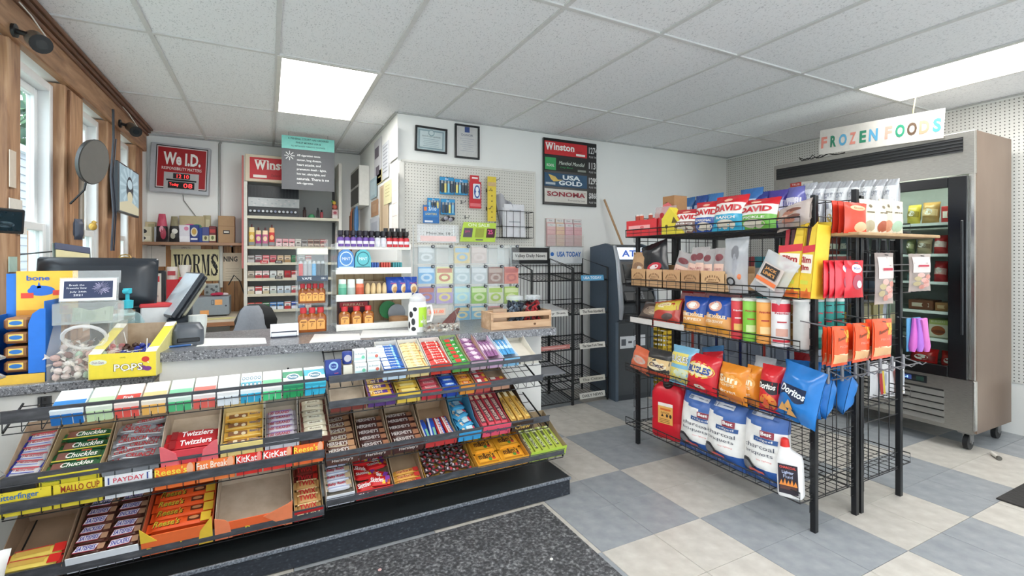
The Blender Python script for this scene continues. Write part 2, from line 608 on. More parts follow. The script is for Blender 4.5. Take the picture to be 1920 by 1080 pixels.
for k in range(6):
 a, c = ((PO[0][0] - .75, PO[0][0]), (PO[0][1], PO[1][0]), (PO[1][1], PO[2][0]), (PO[2][1], PO[3][0]), (-.1, 1.0), (-1.5, -.4))[k]  # last two are unseen windows, added for more light at the counter
 w = struct('window_%d' % ((4, 1, 2, 3, 6, 7)[k]), B().box(WL - .13, a, WZ0, WL - .11, c, WZ0 + .02), [VIN])
 b = B()
 fw = .045
 for q in ((a, WZ0, a + fw, WZ1), (c - fw, WZ0, c, WZ1), (a + fw, WZ0, c - fw, WZ0 + fw), (a + fw, WZ1 - fw, c - fw, WZ1)):
  b.box(WL - .12, q[0], q[1], WL - .03, q[2], q[3], b=.004)
 obj('window_frame', b, [VIN], w)
 zm = 1.47
 for nm, z0, z1, xo in (('upper_sash', zm - .02, WZ1 - fw, -.10), ('lower_sash', WZ0 + fw, zm + .02, -.065)):
  b = B()
  a2_, c2, s_ = a + fw, c - fw, .042
  for q in ((a2_, z0, a2_ + s_, z1), (c2 - s_, z0, c2, z1), (a2_ + s_, z0, c2 - s_, z0 + s_), (a2_ + s_, z1 - s_, c2 - s_, z1)):
   b.box(WL + xo - .015, q[0], q[1], WL + xo + .02, q[2], q[3], b=.003)
  sa = obj(nm, b, [VIN], w)
  b = B()
  b.box(WL + xo, a2_ + s_, z0 + s_, WL + xo + .004, c2 - s_, z1 - s_)
  obj('pane', b, [GLASS], sa)
# outside: a white clapboard house, a tree, lawn
t = thing('neighbour_house', 'white clapboard house wall seen outside through the near window', 'house', (-4.2, 9.5, -.4))
b = B()
b.box(-4, -2.2, 0, 0, 6, 3.7)
obj('wall', b, ['#7d8185'], t)
for k in range(25):
 b = B()
 z = k * .15
 b.ext([(0, z), (.03, z), (.006, z + .155), (0, z + .155)], 0, 8.2)
 b.v = [V((q.x, q.z - 2.2, q.y)) for q in b.v]
 obj('clapboard', b, ['#84888c'], t)
b = B()
b.box(-4.3, -2.5, 3.7, .12, 6.3, 3.82)
obj('roof_edge', b, ['#b4b7b9'], t)
b = B()
b.ext([(-4.3, 3.82), (.12, 3.82), (-2, 4.3)], -2.5, 6.3)
b.v = [V((q.x, q.z, q.y)) for q in b.v]
obj('roof', b, ['#9a9c9f'], t)
b = B()
b.box(.0, 3.6, .6, .05, 4.5, 1.7)
wn = obj('window', b, ['#b9bcbe'], t)
b = B()
b.box(.04, 3.68, .68, .055, 4.42, 1.62)
obj('pane', b, [m('#7f93a0', .1)], wn)
t = thing('garden_tree', 'pale green leafy tree outside beyond the clapboard house', 'tree', (-6.3, 19.0, -.4))
b = B()
b.cyl((0, 0, 0), (0, 0, 4.4), .22, .12, 8)
obj('trunk', b, ['#6d6258'], t)
rnd = random.Random(3)
b = B()
for k in range(1500):
 a, e, q = rnd.uniform(0, 6.28), rnd.uniform(-1, 1), rnd.uniform(.5, 1) ** .5
 c = V((2.6 * q * math.cos(a) * (1 - e * e) ** .5, 2.6 * q * math.sin(a) * (1 - e * e) ** .5, 5.4 + 2.2 * q * e))
 u_ = V((rnd.uniform(-1, 1), rnd.uniform(-1, 1), rnd.uniform(-1, 1))).normalized()
 v_ = u_.orthogonal().normalized()
 b.add([c - u_ * .24, c - v_ * .12, c + u_ * .24, c + v_ * .12], [(0, 1, 2, 3)], k % 3)
o = obj('foliage', b, ['#55755a', '#6d8f6c', '#456350'], t)
o['kind'] = 'stuff'
b = B()
b.box(-30, -20, -.45, WL - .3, 40, -.4)
struct('ground', b, ['#a9b3a0'])
# pegboard sheets on the right wall
b = B()
b.box(WR - .008, 1.32, .38, WR, FW, CZ - .02)
b.box(WR - .008, -1.3, .38, WR, 1.30, CZ - .02)
struct('wall_pegboard', b, [pegmat('pegboard_right', '#d0cec9', (1, 2))])
b = B()
b.tube([(WR - .05, 1.28, 0), (WR - .05, 1.28, .38)], .05, 12)
struct('trim_8', b, ['#d8d6d0'], sm=True)
# =============================== COUNTER =========================================
GRAN = ramp('granite', [(.36, '#37383c'), (.44, '#6d6e72'), (.5, '#8a8b90'), (.56, '#4a4b4f'), (.66, '#b6b6ba')], 110, .28, detail=6)
UZ, LZ, YC, YP = .885, .795, 2.57, 2.59
XE, XR = -.445, 1.50
t = thing('service_counter', 'white panelled shop counter under the grey granite tops', 'counter', (0, YP, 0))
b = B()
b.box(-.43, 0, 0, 1.525, .02, UZ - .043)
b.box(1.505, .02, 0, 1.525, .53, UZ - .043)
b.box(-1.03, 0, 0, -.43, .02, LZ - .041)
obj('panel', b, [m('#d6d5d1', .5, n=.03)], t)
for u in (85, 540):
 b = B()
 x = P(u, 700, Y=YP).x
 b.box(x - .02, -.012, 0, x - .011, 0, LZ - .055)
 b.box(x + .011, -.012, 0, x + .02, 0, LZ - .055)
 b.box(x - .02, -.004, 0, x + .02, 0, LZ - .055)
 for k in range(20):
  b.box(x - .0035, -.0055, .2 + k * .029, x + .0035, -.004, .213 + k * .029, 1)
 obj('slotted_upright', b, [m('#3a3b3e', .4, .3), BLK], t)
b = B()
b.ext([(-.445, YC), (XR + .03, YC - .15), (XR + .03, 3.16), (-.445, 3.16)], UZ - .042, UZ)
one('granite_countertop', 'raised grey granite countertop with the papers and displays on it', 'countertop', b, [GRAN])
b = B()
b.box(-1.04, YC, LZ - .04, XE - .002, 3.16, LZ, b=.006)
one('granite_countertop', 'lower grey granite countertop under the yellow lollipop box by the windows', 'countertop', b, [GRAN])
t = thing('gondola_base', 'black steel base deck under the candy shelves, dusty kick front', 'shelf base', (0, 2.19, 0))
b = B()
b.box(-1.03, 0, .092, 1.476, .38, .102, b=.002)
obj('deck', b, [m('#1d2123', .32)], t)
b = B()
b.box(-1.03, .004, .006, 1.474, .016, .092)
b.box(1.464, .016, .006, 1.474, .38, .092)
obj('kick_plate', b, [ramp('dusty_black', [(.35, '#191d24'), (.62, '#262b34'), (.8, '#6d6f72')], 60, .6, detail=7, st=(1, 1, 2))], t)
b = B()
b.box(-1.03, -.006, .088, 1.478, .004, .104, b=.002)
obj('nosing', b, [ramp('worn_nosing', [(.4, '#454a52'), (.6, '#7e838b')], 140, .5)], t)
# ---- sloping wire candy shelves ---------------------------------------------------
RAIL = ramp('rail', [(.35, '#35363a'), (.6, '#47484d'), (.8, '#5c5d61')], 60, .35, st=(.3, 1, 1))
TILT = R(21)
YF = 2.262
SH = {}
def xf(u, v, y=2.25):
 return P(u, v, Y=y).x
def shelf(key, u0, u1, v0, v1, z, where, D=.31, low=.035, over=0.):
 rh = {'S1': .022, 'S2': .018, 'S3': .017, 'S4': .021}.get(key, .016)
 low = min(low, {'S1': .03, 'S2': .024, 'S3': .02, 'R1': .018, 'R2': .022}.get(key, .03))
 x0, x1 = max(xf(u0, v0), -1.02), xf(u1, v1) + over
 t = thing('candy_shelf', 'sloping black wire shelf with dark price rail, ' + where, 'shelf', (x0, YF, z))
 W = x1 - x0
 b = B()
 b.box(0, -.014, -rh, W, -.010, rh, b=.0015)
 b.box(0, -.018, -rh, W, -.014, .004 - rh)
 b.box(0, -.018, rh - .004, W, -.014, rh)
 obj('price_rail', b, [RAIL], t)
 zb = -rh - low
 b = B()
 dy, dz = D * math.cos(TILT), D * math.sin(TILT)
 for k in range(5):
  q = k / 4
  b.tube([(0, q * dy, zb + q * dz - .011), (W, q * dy, zb + q * dz - .011)], .0022, 4)
 n = max(2, int(W / .05))
 for k in range(n + 1):
  x = min(W - .003, max(.003, k / n * W))
  b.tube([(x, -.007, rh - .004), (x, -.006, zb - .004), (x, 0, zb - .007), (x, dy, zb + dz - .007)], .0017, 4)
 o = obj('wire_deck', b, [BLK], t)
 o['kind'] = 'stuff'
 for x in (.004, W - .004):
  b = B()
  b.tube([(x, -.005, zb), (x, dy, zb + dz)], .004, 5)
  obj('side_bar', b, [BLK], t)
 SH[key] = (z + zb, x0, x1)
shelf('S1', 0, 612, 787, 717, .7535, 'top left, of gum cartons', D=.16)
shelf('S2', 0, 604, 905, 812, .531, 'left side, second from the top')
shelf('S3', 0, 609, 955, 845, .442, 'left side, third, of boxed bars')
shelf('S4', 0, 608, 1062, 955, .194, 'left side, lowest, just over the base', low=.012)
shelf('R1', 616, 1016, 713, 666, .763, 'top right, of gum and small mints')
shelf('R2', 616, 1018, 760, 716, .650, 'right side, second from the top')
shelf('R3', 611, 1030, 862, 793, .422, 'right side, third from the top, tall candy')
shelf('R4', 612, 1058, 942, 850, .222, 'right side, lowest, just over the base', low=.012)
KRAFT = ramp('kraft', [(.35, '#a58d74'), (.65, '#b69f86')], 25, .75)
CARD = ramp('inner_card', [(.35, '#b9a893'), (.65, '#c6b6a2')], 20, .75)
def tray(u0, u1, key, front, label, D=.29, hf=.05, hb=.075, wall=KRAFT, lip=None, txt=None, cat='candy tray', lift=0., rake=None, cut=0.):
 """open cardboard display tray standing on a sloping shelf; returns (root, inner width)"""
 z, _, _ = SH[key]
 v = {'S1': 752, 'S2': 860, 'S3': 900, 'S4': 1005, 'R1': 690, 'R2': 735, 'R3': 830, 'R4': 900}[key]
 x0, x1 = xf(u0, v) + .002, xf(u1, v) - .002
 W = x1 - x0
 t = thing('candy_tray', label, cat, (x0, YF + .001, z + lift), (TILT if rake is None else rake, 0, 0))
 k = .002
 b = B()
 b.box(0, 0, 0, W, D, k)
 b.ext([(0, 0), (D, 0), (D, hb), (.35 * D, hf + cut), (0, hf)], 0, k)
 n8 = len(b.v) - 10
 b.v[n8:] = [V((q.z, q.x, q.y)) for q in b.v[n8:]]
 n8 = len(b.v)
 b.ext([(0, 0), (D, 0), (D, hb), (.35 * D, hf + cut), (0, hf)], W - k, W)
 b.v[n8:] = [V((q.z, q.x, q.y)) for q in b.v[n8:]]
 b.box(0, D - k, 0, W, D, hb)
 obj('carton', b, [wall], t)
 b = B()
 b.box(0, -.001, 0, W, k, hf - (.0 if lip is None else lip))
 b.on((W / 2, -.0012, hf / 2), (1, 0, 0), (0, 0, 1))
 mats = [front]
 if txt:
  for s_, x, y, h, c in txt:
   mats.append(c)
   b.text(s_, x * W, y * hf, h * hf, len(mats) - 1, mxw=W * .8, bold=.015)
 obj('front_panel', b, mats, t)
 return t, W, D
_bars = {}
def bar_mesh(L, W, T, sp):
 """a flow-wrapped bar lying on its back: pillow body, crimped ends, printed face (sp)"""
 k = (round(L, 3), round(W, 3), round(T, 3), id(sp))
 if k in _bars:
  return _bars[k]
 b = B()
 e = min(.014, L * .09)
 prof = [(-L / 2, 1, .04), (-L / 2 + e, .97, .05), (-L / 2 + e * 1.5, .97, .75), (-L / 4, 1, 1), (0, 1, 1.04), (L / 4, 1, 1), (L / 2 - e * 1.5, .97, .75), (L / 2 - e, .97, .05), (L / 2, 1, .04)]
 n, vs, fs, mi = 8, [], [], []
 for x, q, p_ in prof:
  for j in range(n):
   a = 2 * math.pi * (j + .5) / n
   ca, sa = math.cos(a), math.sin(a)
   vs.append((x, W / 2 * q * math.copysign(abs(ca) ** .55, ca), T / 2 + T / 2 * p_ * math.copysign(abs(sa) ** .55, sa)))
 for i in range(len(prof) - 1):
  for j in range(n):
   fs.append((i * n + j, (i + 1) * n + j, (i + 1) * n + (j + 1) % n, i * n + (j + 1) % n))
   mi.append(1 if i in (0, len(prof) - 2) and 'end' in sp else 0)
 fs += [tuple(range(n)), tuple((len(prof) - 1) * n + j for j in range(n))[::-1]]
 mi += [0, 0]
 b.add(vs, fs, mi)
 mats = [sp['c'], sp.get('end', sp['c'])]
 b.on((0, 0, T * 1.02), (1, 0, 0), (0, 1, 0))
 for x, y, ww, hh, c in sp.get('r', []):
  mats.append(c)
  b.rect(x * L, y * W, ww * L, hh * W, len(mats) - 1)
 for q in sp.get('p', []):
  mats.append(q[-1])
  b.pol([(x * L, y * W) for x, y in q[0]], len(mats) - 1, l=.0003 + .0006 * sp['p'].index(q))
 for x, y, rx, ry, c in sp.get('e', []):
  mats.append(c)
  b.ell(x * L, y * W, rx * L, ry * W, len(mats) - 1, l=.0011, n=12)
 for q in sp.get('t', []):
  s_, x, y, h, ww, c = q[:6]
  mats.append(c)
  b.text(s_, x * L, y * W, h * W, len(mats) - 1, w=ww * L, l=.0017, bold=.02, shear=q[6] if len(q) > 6 else 0)
 me = b.mesh('candy_bar', ml(mats))
 b.smooth(me, 50)
 _bars[k] = me
 return me
def put(t, me, x, y, z, rz=0., rx=0., ry=0., label='', cat='candy bar', group=None, name='candy_bar'):
 """stand a shared mesh in the frame of a tray or shelf as its own top-level thing"""
 o = link(name, me)
 o.matrix_world = Matrix.LocRotScale(t.location, t.rotation_euler, None) @ Matrix.Translation((x, y, z)) @ Euler((rx, ry, rz)).to_matrix().to_4x4()
 return tag(o, label, cat, group)
def ordn(k, n):
 return 'front' if k == 0 else 'rearmost' if k == n - 1 else ORD[k]
def rows(tr, sp, n, desc, where, cols=1, T=.02, Lf=.94, step=None, y0=.012, jit=.02, names=None, layers=1, wob=.004, L=None, grp=None, z0=.003, bw=None):
 """bars lying across a tray, one behind the other from the front; cols side by side"""
 t, W, D = tr
 st = step or (D - y0 - .008) / n
 L = L or W / cols * Lf
 bw = bw or st * .93
 me = bar_mesh(L, min(bw, .05), T, sp)
 for c in range(cols):
  for k in range(n):
   x = W * (c + .5) / cols + random.uniform(-1, 1) * (W / cols - L) * .25
   lb = f"{ORD[k]} {desc} from the front in {where}"
   put(t, me, x, y0 + st * (k + .5), z0 + random.uniform(0, wob), rz=random.gauss(0, jit), rx=random.gauss(0, .04), label=lb, group=grp or 'bars in ' + where)
def columns(tr, sp, n, desc, where, T=.02, L=.15, W=None, y=None, jit=.015, z0=.004, cat='candy bar', rx=0.):
 """bars pointing up the slope, side by side"""
 t, Wt, D = tr
 W = W or Wt / n * .9
 me = bar_mesh(L, W, T, sp)
 for k in range(n):
  put(t, me, Wt * (k + .5) / n, y or (.014 + L / 2), z0 + random.uniform(0, .002), rz=math.pi / 2 + random.gauss(0, jit), label=f"{ORD[k]} {desc} from the left in {where}", group='bars in ' + where, rx=0, cat=cat)
def heap(tr, sp, n, desc, where, L, W, T=.016, nx=2, rz=.25, zst=.012, y0=.03, y1=.02):
 """bars tipped loosely into a tray in overlapping rows"""
 t, Wt, D = tr
 me = bar_mesh(L, W, T, sp)
 ny = math.ceil(n / nx)
 k = 0
 for j in range(ny):
  for i in range(nx):
   if k >= n:
    break
   x = Wt * (i + .5) / nx + random.uniform(-.004, .004)
   x = max(L / 2 + .003, min(Wt - L / 2 - .003, x))
   y = y0 + (D - y0 - y1) * (j + .5) / ny
   put(t, me, x, y, .006 + zst * ((j + i) % 2) + random.uniform(0, .005), rz=random.gauss(0, rz), rx=random.gauss(0, .15), label=f"{desc} in {where}, row {ORD[j]}, column {ORD[i]}", group='pile in ' + where)
   k += 1
# ---- row S1: gum cartons -----------------------------------------------------------
gum = [(92, 158, '#dfe9ef', '#2f7fc4', '#1f6cb5', 'white and blue', ''), (160, 212, '#dfe8d8', '#b7d3a6', '#c3dcae', 'pale green', ''), (213, 262, '#ead9d2', '#c9463d', '#e2584e', 'pale red', 'Fruit'), (264, 312, '#ece2d2', '#e0c489', '#efb65f', 'cream and orange', ''),
 (314, 360, '#d4e6da', '#7fc19b', '#53b97c', 'mint green', ''), (361, 405, '#e7dedb', '#e0776c', '#e0655a', 'white with a red edge', ''), (406, 449, '#e8e8e8', '#d0d6d9', '#dfe5ea', 'plain white', ''), (450, 491, '#e4eef0', '#5fb3c9', '#36a6cc', 'white with two pale blue print bands', ''), (492, 529, '#e6e7e4', '#6cc08c', '#48c47f', 'blank white with a green foot', ''),
 (530, 570, '#2c8a63', '#d7e6de', '#2b9a5c', 'dark green with an oval', 'o'), (571, 612, '#3aa6c0', '#dcecf0', '#38b3d6', 'turquoise with an oval', 'o')]
for u0, u1, c, band, foot, ds, sp in gum:
 z = SH['S1'][0]
 x0, x1 = xf(u0, 752) + .0015, xf(u1, 752) - .0015
 W, D = x1 - x0, .125
 t = thing('gum_carton', f'flat {ds} gum carton on the top left candy shelf', 'gum carton', (x0, YF + .001, z), (TILT, 0, 0), 'gum cartons on the top left shelf')
 b = B()
 b.box(0, 0, .002, W, D, .062, b=.0015)
 b.on((W / 2, D / 2, .062), (1, 0, 0), (0, 1, 0))
 b.rect(0, -D * .2, W * .97, D * .3, 1)
 mats = [c, band, '#f2f4f2', '#3d6f86']
 if sp == 'o':
  b.ell(0, -D * .02, W * .33, D * .2, 2)
  b.ell(0, -D * .02, W * .28, D * .15, 3, l=.001)
  b.text('Mentos', 0, -D * .02, D * .14, 2, w=W * .42, l=.0015)
  b.rect(0, D * .4, W * .97, D * .16, 2)
 elif 'bands' in ds:
  for k in (0, 1):
   for q in range(5):
    b.ell(W * (-.38 + q * .19), D * (-.2 + .36 * k), W * .08, D * .1, 3)
    b.ell(W * (-.38 + q * .19), D * (-.2 + .36 * k), W * .05, D * .06, 2, l=.001)
 elif sp:
  b.text(sp, 0, -D * .2, D * .13, 2, w=W * .4, bold=.02)
 obj('carton', b, mats, t)
 b = B()
 for k in range(3):
  b.box(W * k / 3 + .001, -.0025, .0, W * (k + 1) / 3 - .002, 0, .045, b=.001)
 obj('gum_pack_fronts', b, [foot], t)
# ---- row S2 ---------------------------------------------------------------------------
SP_W = dict(c='#dfdfe4', end='#24339a', r=[(.0, .3, .8, .18, '#c5454d'), (0, -.35, .7, .1, '#3b4db0')], t=[('3 MUSKETEERS', 0, 0, .3, .62, '#b2323c')])
tr = tray(-12, 66, 'S2', '#2b2c30', 'low tray of white bars with blue ends, far left of the second shelf', hf=.03)
rows(tr, SP_W, 7, 'white bar with blue ends', 'the far left tray', T=.022, jit=.08)
SP_CH = dict(c='#1f5a34', end='#2b6b3e', r=[(-.3, 0, .2, .7, '#7d4a3a'), (0, -.44, .94, .12, '#d6c63a'), (.12, .4, .2, .12, '#c84b2f')], t=[('Chuckles', .06, 0, .52, .6, '#f1efe4', .15)])
tr = tray(70, 186, 'S2', '#e2d23c', 'yellow-lipped cardboard tray of dark green candy bars', wall=m('#b49a74', .75), hf=.045, txt=[('Chuckles', -.3, .0, .2, '#3f7a3e')])
rows(tr, SP_CH, 4, 'dark green bar with white script', 'the yellow-lipped tray', T=.024, wob=.012, step=.06, y0=.02, bw=.05)
SP_SI = dict(c=m('#a9acb4', .28, .5), r=[(0, -.3, .8, .12, '#d9dade')], t=[('CRUNCH', 0, .06, .5, .72, '#b5232f', .1)])
tr = tray(188, 298, 'S2', '#8b8d92', 'low tray heaped with silver candy bars', hf=.022, hb=.09)
heap(tr, SP_SI, 14, 'silver bar with red print', 'the tray heaped with silver bars', L=.125, W=.042, nx=2, rz=.13)
SP_TW = dict(c='#b3121d', r=[(-.34, 0, .12, .9, '#8c0d16')], t=[('Twizzlers', .1, 0, .6, .6, '#f4eceb', .1)])
tr = tray(300, 410, 'S2', '#e34b55', 'red licorice tray, nearly empty, on the second candy shelf', hf=.07, hb=.12, wall=CARD, cut=.04)
rows(tr, SP_TW, 2, 'red licorice pack', 'the nearly empty red tray', T=.02, step=.048, y0=.02, bw=.05, z0=.045)
t, W, D = tr
for s_ in (0, 1):
 b = B()
 q = [(0, 0), (.06, 0), (.05, .06), (.014, .095), (0, .1)]
 b.ext([(x if not s_ else W - x, y) for x, y in q], -.004, -.0015)
 b.v = [V((p_.x, p_.z, p_.y)) for p_ in b.v]
 obj('corner_flap', b, ['#f0727a'], t)
SP_AL = dict(c='#e9b84e', r=[(-.15, 0, .5, .5, '#8a5a34'), (0, -.42, .9, .1, '#f3d98a')], e=[(-.2, .1, .06, .2, '#ead9b8'), (0, -.1, .06, .2, '#ead9b8')], t=[('Almond Joy', .3, .05, .38, .3, '#2d4a8f')])
tr = tray(412, 494, 'S2', '#ecd58a', 'yellow tray of golden candy bars on the second shelf', hf=.06, hb=.1, wall=m('#d9c58f', .7))
rows(tr, SP_AL, 4, 'golden bar with blue print', 'the yellow tray', T=.022, step=.058, y0=.018, bw=.05)
SP_PK = dict(c='#cfc8d3', end='#9a8f98', r=[(0, .3, .7, .2, '#8d6aa0')], t=[('100 GRAND', -.08, -.05, .5, .7, '#b3243c', .1)])
tr = tray(496, 562, 'S2', '#cfd0d6', 'white tray of pale lilac bars with red print', hf=.04, hb=.1, wall=m('#9d9386', .7))
rows(tr, SP_PK, 6, 'pale lilac bar', 'the white tray of lilac bars', T=.02, step=.036, bw=.034)
SP_CC = dict(c='#d8cdb4', end='#6a3b30', r=[(0, 0, .55, .5, '#e9e4d2')], t=[('Mounds', 0, 0, .3, .4, '#7f6b4e')])
tr = tray(564, 622, 'S2', '#5a332c', 'low tray of cream bars with brown ends, right end of the second shelf', hf=.03, hb=.1, wall=m('#a89886', .7))
rows(tr, SP_CC, 7, 'cream bar with brown ends', 'the tray of cream bars', T=.02, jit=.05)
# ---- row S3: boxed bars --------------------------------------------------------------
SP_BF = dict(c='#e6cf35', r=[(.3, .2, .3, .4, '#7a5022')], t=[('Butterfinger', -.1, -.05, .5, .7, '#2a5a9a', .15)])
tr = tray(-14, 96, 'S3', '#e8d238', 'yellow tray of yellow bars with blue script, left of the third shelf', txt=[('Butterfinger', -.12, .27, .3, '#2b67ad')], hf=.088, hb=.088, rake=R(5), D=.15, wall=m('#cdb94a', .7))
rows(tr, SP_BF, 3, 'yellow bar with blue script', 'the yellow tray with blue script', T=.02, step=.042, z0=.06, bw=.04)
SP_MC = dict(c='#e4cb2f', r=[(.3, .3, .3, .3, '#6e4a1d')], t=[('MALLO CUP', -.05, 0, .5, .6, '#7a3320', .1)])
tr = tray(97, 192, 'S3', '#e6d03a', 'yellow tray of yellow packs with red letters on the third shelf', txt=[('MALLO CUP', .05, .27, .28, '#9c3a22')], hf=.088, hb=.088, rake=R(5), D=.15, wall=m('#cdb94a', .7))
rows(tr, SP_MC, 3, 'yellow pack with brown letters', 'the yellow tray with red letters', T=.02, step=.042, z0=.06, bw=.04)
SP_ZE = dict(c='#dfe1e6', r=[(-.42, 0, .12, .8, '#3c4c8c'), (.3, 0, .1, .6, '#3c4c8c'), (-.1, .2, .4, .14, '#c8414f'), (.05, -.15, .4, .12, '#c8414f')])
tr = tray(194, 286, 'S3', '#e4e5e8', 'white tray of white bars with blue squares on the third shelf', hf=.088, hb=.088, rake=R(5), D=.15, wall=m('#d5d6da', .6), txt=[('PAYDAY', 0, .28, .2, '#c8414f'), ('I', -.42, .28, .3, '#3c4c8c'), ('I', .4, .28, .3, '#3c4c8c')])
rows(tr, SP_ZE, 3, 'white bar with blue squares', 'the white tray with blue squares', T=.02, step=.042, z0=.06, bw=.04)
def splash(t, W, h, c):
 b = B()
 b.on((W * .76, -.0024, h * .5), (1, 0, 0), (0, 0, 1))
 b.ell(W * .12, 0, W * .09, h * .17, 0)
 obj('printed_spot', b, [c], t)
SHORT = {288: 'first orange tray, left of the red pair', 367: 'orange tray with pale script', 442: 'left one of the red tray pair', 493: 'right one of the red tray pair', 550: 'orange tray right of the red pair'}
SP_RS = dict(c='#ee6a28', t=[("Reese's", -.05, 0, .6, .5, '#f2d544', .15)], r=[(.34, 0, .14, .7, '#7b3c1b')])
SP_FB = dict(c='#f0793a', t=[('FAST BREAK', 0, 0, .4, .6, '#f3e0cf', .15)])
SP_KK = dict(c='#d3261f', t=[('KitKat', 0, 0, .6, .5, '#f6efe8', .15)])
for u0, u1, c, sp, tx, tc_, ds in ((288, 366, '#f0702c', SP_RS, "Reese's", '#f3d94a', 'orange tray with yellow script, left of the red ones on the third shelf'), (367, 441, '#f17e3c', SP_FB, 'Fast Break', '#f7e3d0', 'orange tray with pale script next to the red trays on the third shelf'), (442, 492, '#dc2b22', SP_KK, 'KitKat', '#f7f0ea', 'red tray with white script, left one of the red pair'), (493, 549, '#e0382e', SP_KK, 'KitKat', '#f7f0ea', 'red tray with white script, right one of the red pair'), (550, 608, '#ee6b2f', SP_RS, "Reese's", '#f3d94a', 'orange tray at the right end of the third shelf')):
 tr = tray(u0, u1, 'S3', c, ds, txt=[(tx, -.1, .28, .32, tc_)], hf=.088, hb=.088, rake=R(5), D=.15, wall=m('#c96a34', .7))
 splash(tr[0], tr[1], .138, '#e8a884' if c != '#dc2b22' else '#ef8a80')
 rows(tr, sp, 3, 'bar', 'the ' + SHORT[u0], T=.02, step=.042, z0=.06, bw=.04)
# ---- row S4 --------------------------------------------------------------------------
SP_YR = dict(c='#e0c55a', end='#c3241e', r=[(.38, 0, .2, .9, '#cc2620'), (-.05, .05, .55, .5, '#c9a24a'), (-.05, .36, .6, .12, '#b6372c')])
tr = tray(-16, 118, 'S4', '#5b3a32', 'big brown empty-looking tray at the left end of the lowest shelf', hf=.05, hb=.11, wall=m('#9a7f68', .75), lip=.02, txt=[('48 count', .33, 0, .25, '#e7ddd4')], cut=.03)
rows(tr, SP_YR, 2, 'yellow and red bar', 'the big brown tray', T=.03, step=.042, y0=.012, z0=.03)
SN = ramp('snick_brown', [(.4, '#4a2a22'), (.6, '#583229')], 30, .35)
ba = dict(c=SN, r=[(.36, 0, .2, .7, '#b98f72')], p=[([(-.46, -.42), (.2, -.42), (.28, .42), (-.38, .42)], '#a8324a'), ([(-.44, -.34), (.19, -.34), (.26, .36), (-.37, .36)], '#e8e3ec')])
SP_SN = dict(ba, t=[('SNICKERS', -.09, 0, .54, .58, '#2b2f9c', .2)])
SP_SA = dict(ba, t=[('SATISFIES', -.09, 0, .54, .58, '#2b2f9c', .2)])
tr = tray(122, 262, 'S4', '#e4e6ec', 'white-fronted brown tray of brown bars with white label and blue letters', hf=.07, hb=.1, wall=m('#8d6a50', .75), lip=.0)
t, W, D = tr
for c in (0, 1):
 for k in range(6):
  sp = (SP_SA, SP_SN)[(k + c * 2) % 3 == 2]
  me = bar_mesh(W * .47, .041, .026, sp)
  put(t, me, W * (.26 + .48 * c), .02 + .043 * (k + .5), .03 + .004 * (k % 2), rz=random.gauss(0, .03), rx=random.uniform(-.12, .05), label=f"{ORD[k]} brown bar from the front, {('left', 'right')[c]} stack, white-fronted tray", group='bars in the white-fronted tray')
SP_RO = dict(c='#e9581f', p=[([(-.42, -.3), (.0, -.3), (.05, .32), (-.36, .32)], '#e9581f')], r=[(.22, .05, .2, .5, '#5a2a16'), (.41, 0, .16, .95, '#edc53e')], e=[(.22, .1, .08, .16, '#c98a5c')], t=[("Reese's", -.19, .0, .64, .41, '#5e2412', .2), ("Reese's", -.2, .06, .62, .4, '#e3c83a', .2)])
tr = tray(264, 400, 'S4', '#f0713a', 'orange and yellow tray of orange bars with yellow script', hf=.095, hb=.1, wall=m('#b5532c', .7), txt=[("Reese's", -.15, -.25, .35, '#e8cd3a')])
rows(tr, SP_RO, 4, 'orange bar with yellow script', 'the orange and yellow tray', T=.03, step=.05, y0=.05, z0=.035, bw=.046)
t, W, D = tr
b = B()
for pg in ([(W, .0), (W * .78, 0), (W * .82, .07), (W, .135)], [(0, .07), (.05, .07), (0, .14)]):
 b = B()
 b.ext(pg, -.004, -.002)
 b.v = [V((p_.x, p_.z, p_.y)) for p_ in b.v]
 obj('corner_flap', b, ['#ecc340'], t)
tr = tray(402, 549, 'S4', '#ee6a38', 'empty orange tray showing its bare grey card, lowest left shelf', hf=.082, hb=.135, wall=CARD, txt=[("Reese's", .1, -.15, .4, '#e8cd3a')], cut=.03)
t, W, D = tr
for pg in ([(0, 0), (.06, 0), (.05, .08), (.035, .1), (0, .115)], [(W, 0), (W - .03, 0), (W - .11, .075), (W - .02, .115), (W, .13)]):
 b = B()
 b.ext(pg, -.004, -.002)
 b.v = [V((p_.x, p_.z, p_.y)) for p_ in b.v]
 obj('corner_flap', b, ['#f48a5e'], t)
SP_TX = dict(c='#7a2a22', r=[(.38, 0, .2, .9, '#c8281f')], t=[('TWIX', -.05, 0, .66, .6, '#d7343a', 0)])
SP_TG = dict(c='#c79a5e', r=[(0, .3, .8, .2, '#e6cf9a')], t=[('TWIX', 0, -.05, .66, .66, '#c8252e', 0)])
tr = tray(551, 607, 'S4', '#b5262a', 'narrow tray of gold and dark red caramel bars', hf=.05, hb=.09, wall=m('#b59a72', .75), txt=[('TWIX', 0, 0, .6, '#e9d3a5')])
t, W, D = tr
for k in range(6):
 sp = SP_TG if k < 4 else SP_TX
 put(t, bar_mesh(W * .92, .046, .026, sp), W / 2, .03 + .042 * (k + .5) - .012, .008 + .01 * (k % 2), rz=random.gauss(0, .06), label=f"{ORD[k]} {'gold' if k < 4 else 'dark red'} caramel bar from the front in the narrow tray", cat='candy bar', group='bars in the narrow caramel tray')
